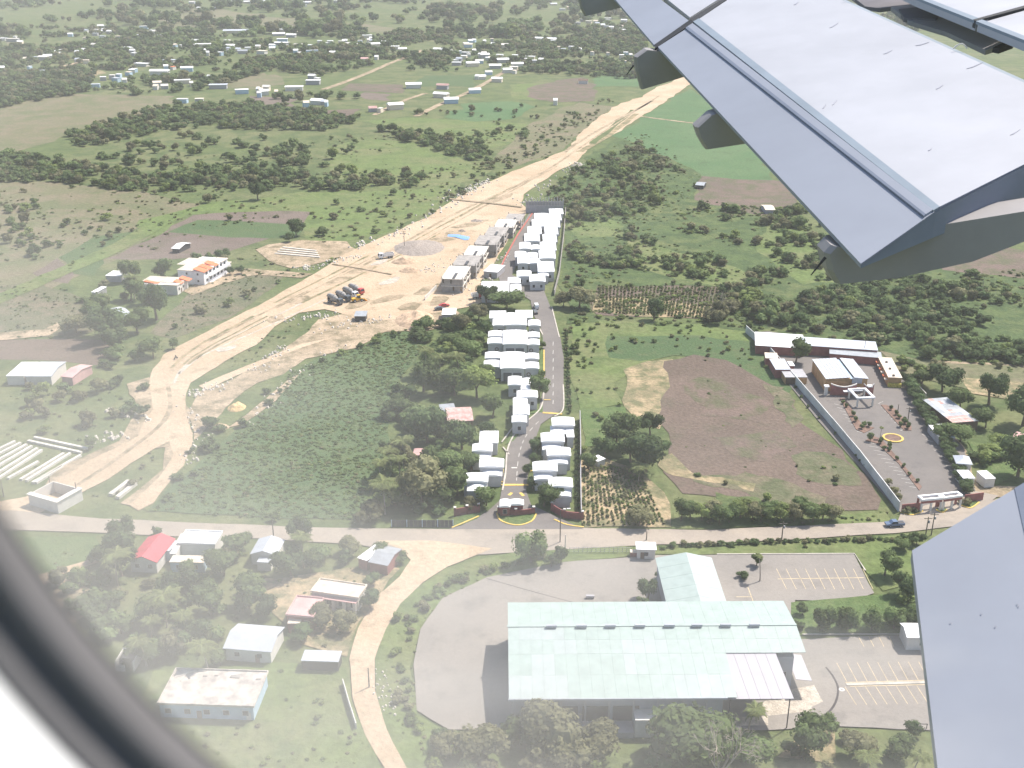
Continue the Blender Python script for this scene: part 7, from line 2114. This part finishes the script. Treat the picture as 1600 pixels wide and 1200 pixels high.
# inboard flap at the lower right
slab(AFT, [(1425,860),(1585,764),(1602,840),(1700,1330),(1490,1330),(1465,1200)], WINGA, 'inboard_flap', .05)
i1, i2 = AFT.hit(1584, 765), AFT.hit(1602, 840)
slab(AFT, [(1585,764),(1605,752),(1625,850),(1720,1330),(1700,1330),(1602,840)], SLATE, 'inboard_step_strip', .05, .004)
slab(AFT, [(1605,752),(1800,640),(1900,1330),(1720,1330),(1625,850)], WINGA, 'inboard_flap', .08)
# dirt streaks and fasteners on the flap skins
r = random.Random(3)
STK = mat('oily_streak', (.30,.31,.36), .5, .1, 3)
for (x, y, dx, dy) in ((1430,72,22,-6), (1510,108,26,-10), (1462,140,12,-7), (1296,44,14,-8), (1240,8,8,-5), (1380,85,14,-6), (1578,212,16,-9), (1285,170,6,-7), (1450,236,6,-4), (1300,165,8,-8)):
    w_ = r.uniform(.7, 1.3)
    slab(MAIN, [(x, y), (x + dx, y + dy), (x + dx * .9, y + dy + w_ * 1.4), (x + dx * .4, y + dy * .4 + w_ * 1.6)], STK, 'dirt_streak', .004, .005)
for (x, y) in ((1484,974), (1590,948), (1532,960), (1554,980), (1588,945)):
    slab(AFT, [(x, y), (x + 1.6, y - .6), (x + 2.2, y + 1), (x + .6, y + 1.6)], STK, 'dirt_spot', .002, .006)
# ------------------------------------------------------------------ cabin window: pane, rubber seal, white reveal
SEAL = mat('grey_rubber_seal', (.15,.145,.148), .75, .06, 20)
REVEAL = mat('white_window_reveal', (.80,.80,.80), .5, .02, 10)
WCX, WCZ, WA, WB, WY = .0296, 0.0, .1272, .181, .15
def ell(off, i, n):
    t = 2 * math.pi * i / n
    x, z = WA * math.cos(t), WB * math.sin(t)
    nx, nz = math.cos(t) / WA, math.sin(t) / WB
    l = math.hypot(nx, nz)
    return x + nx / l * off, z + nz / l * off
def ringmesh(profile, name, m, parent, smooth=True, n=96):
    v = []; f = []
    k = len(profile)
    for i in range(n):
        for off, y in profile:
            x, z = ell(off, i, n)
            v.append((WCX + x, WY + y, WCZ + z))
    for i in range(n):
        j = (i + 1) % n
        for q in range(k - 1): f.append((i*k+q, i*k+q+1, j*k+q+1, j*k+q))
    return MB().add(v, f).build(name, m, parent, smooth)
wf = link('window_frame', None, air)
ringmesh([(0.00000, 0.00450), (0.00033, 0.00075), (0.00132, -0.00113), (0.00277, -0.00210), (0.00396, -0.00165), (0.00488, 0.00090), (0.00541, 0.00090), (0.00620, -0.00300), (0.00713, -0.00525), (0.00825, -0.00645), (0.00924, -0.00690), (0.00957, -0.00600)], 'rubber_seal', SEAL, wf)
ringmesh([(.0092, -.0066), (.0098, -.0090), (.016, -.019), (.032, -.035), (.046, -.062), (.060, -.078), (.085, -.086), (.12, -.088)], 'reveal', REVEAL, wf)
def outer_rim(i, n, off, y0):
    "rim of the larger outer pane, which leans outward below like the fuselage side"
    x, z = ell(off, i, n); x += WCX; z += WCZ
    Y = (WY + y0) / (1 + .25 * z / WY)
    return (x * Y / WY, Y, z * Y / WY)
sv = []
for i in range(96):
    x, z = ell(0, i, 96); sv.append((WCX + x, WY + .006, WCZ + z))
    x, z = ell(.012, i, 96); sv.append((WCX + x, WY + .0075, WCZ + z))
    sv.append(outer_rim(i, 96, .018, .0545))
MB().add(sv, [(3*i+k, 3*i+k+1, 3*((i+1)%96)+k+1, 3*((i+1)%96)+k) for i in range(96) for k in (0, 1)]).build('window_sleeve', FAIR, wf, True)
# the acrylic pane: scratched and hazy, clear at the top right, milky towards the lower left
pm = bpy.data.materials.new('hazy_acrylic'); pm.use_nodes = True
nt = pm.node_tree; nt.nodes.remove(nt.nodes['Principled BSDF'])
vol = nt.nodes.new('ShaderNodeVolumePrincipled')
vol.inputs['Color'].default_value = (1, .99, .96, 1); vol.inputs['Anisotropy'].default_value = .0
tc = nt.nodes.new('ShaderNodeTexCoord'); sep = nt.nodes.new('ShaderNodeSeparateXYZ')
L = nt.links.new
L(tc.outputs['Object'], sep.inputs[0])
def M(op, a, b=None, c=None):
    x = nt.nodes.new('ShaderNodeMath'); x.operation = op
    for i, v_ in enumerate((a, b, c)):
        if v_ is None: continue
        if isinstance(v_, (int, float)): x.inputs[i].default_value = v_
        else: L(v_, x.inputs[i])
    return x.outputs[0]
# object coordinates are metres from the camera; u grows toward the lower left rim of the window
u = M('DIVIDE', M('MULTIPLY_ADD', sep.outputs['X'], -1.12, M('MULTIPLY', sep.outputs['Z'], -1.16)), sep.outputs['Y'])
nz_ = nt.nodes.new('ShaderNodeTexNoise'); nz_.inputs['Scale'].default_value = 13; nz_.inputs['Detail'].default_value = 3
mp = nt.nodes.new('ShaderNodeMapping'); mp.inputs['Rotation'].default_value = (0, .6, 0); mp.inputs['Scale'].default_value = (.6, 1, 1.8)
L(tc.outputs['Object'], mp.inputs['Vector']); L(mp.outputs[0], nz_.inputs['Vector'])
u2 = M('ADD', u, M('MULTIPLY', M('SUBTRACT', nz_.outputs['Fac'], .5), 1.5))
ss = nt.nodes.new('ShaderNodeMapRange'); ss.interpolation_type = 'SMOOTHSTEP'
ss.inputs[1].default_value = .32; ss.inputs[2].default_value = 1.35; ss.inputs[3].default_value = 4.0; ss.inputs[4].default_value = 70.0
L(u2, ss.inputs[0]); L(ss.outputs[0], vol.inputs['Density'])
L(vol.outputs[0], nt.nodes['Material Output'].inputs['Volume'])
n = 96
b = MB()
vv = []
for y in (.055, .060):
    for i in range(n):
        vv.append(outer_rim(i, n, .016, y))
b.add(vv, [tuple(range(n)), tuple(range(2 * n - 1, n - 1, -1))] + [(i, n + i, n + (i + 1) % n, (i + 1) % n) for i in range(n)])
b.build('window_pane', pm, wf)

# ------------------------------------------------------------------ haze in the air
hm = bpy.data.materials.new('haze'); hm.use_nodes = True
nt = hm.node_tree; nt.nodes.remove(nt.nodes['Principled BSDF'])
vol = nt.nodes.new('ShaderNodeVolumePrincipled')
vol.inputs['Color'].default_value = (.95, .95, .97, 1)
vol.inputs['Density'].default_value = .0001
vol.inputs['Anisotropy'].default_value = .2
nt.links.new(vol.outputs[0], nt.nodes['Material Output'].inputs['Volume'])
hz_ = MB().box(-6600, -1500, -1, 6600, 11100, H + 3).build('haze', hm)
tag(hz_, 'pale humid haze lying over the whole plain', 'haze', None, 'stuff')
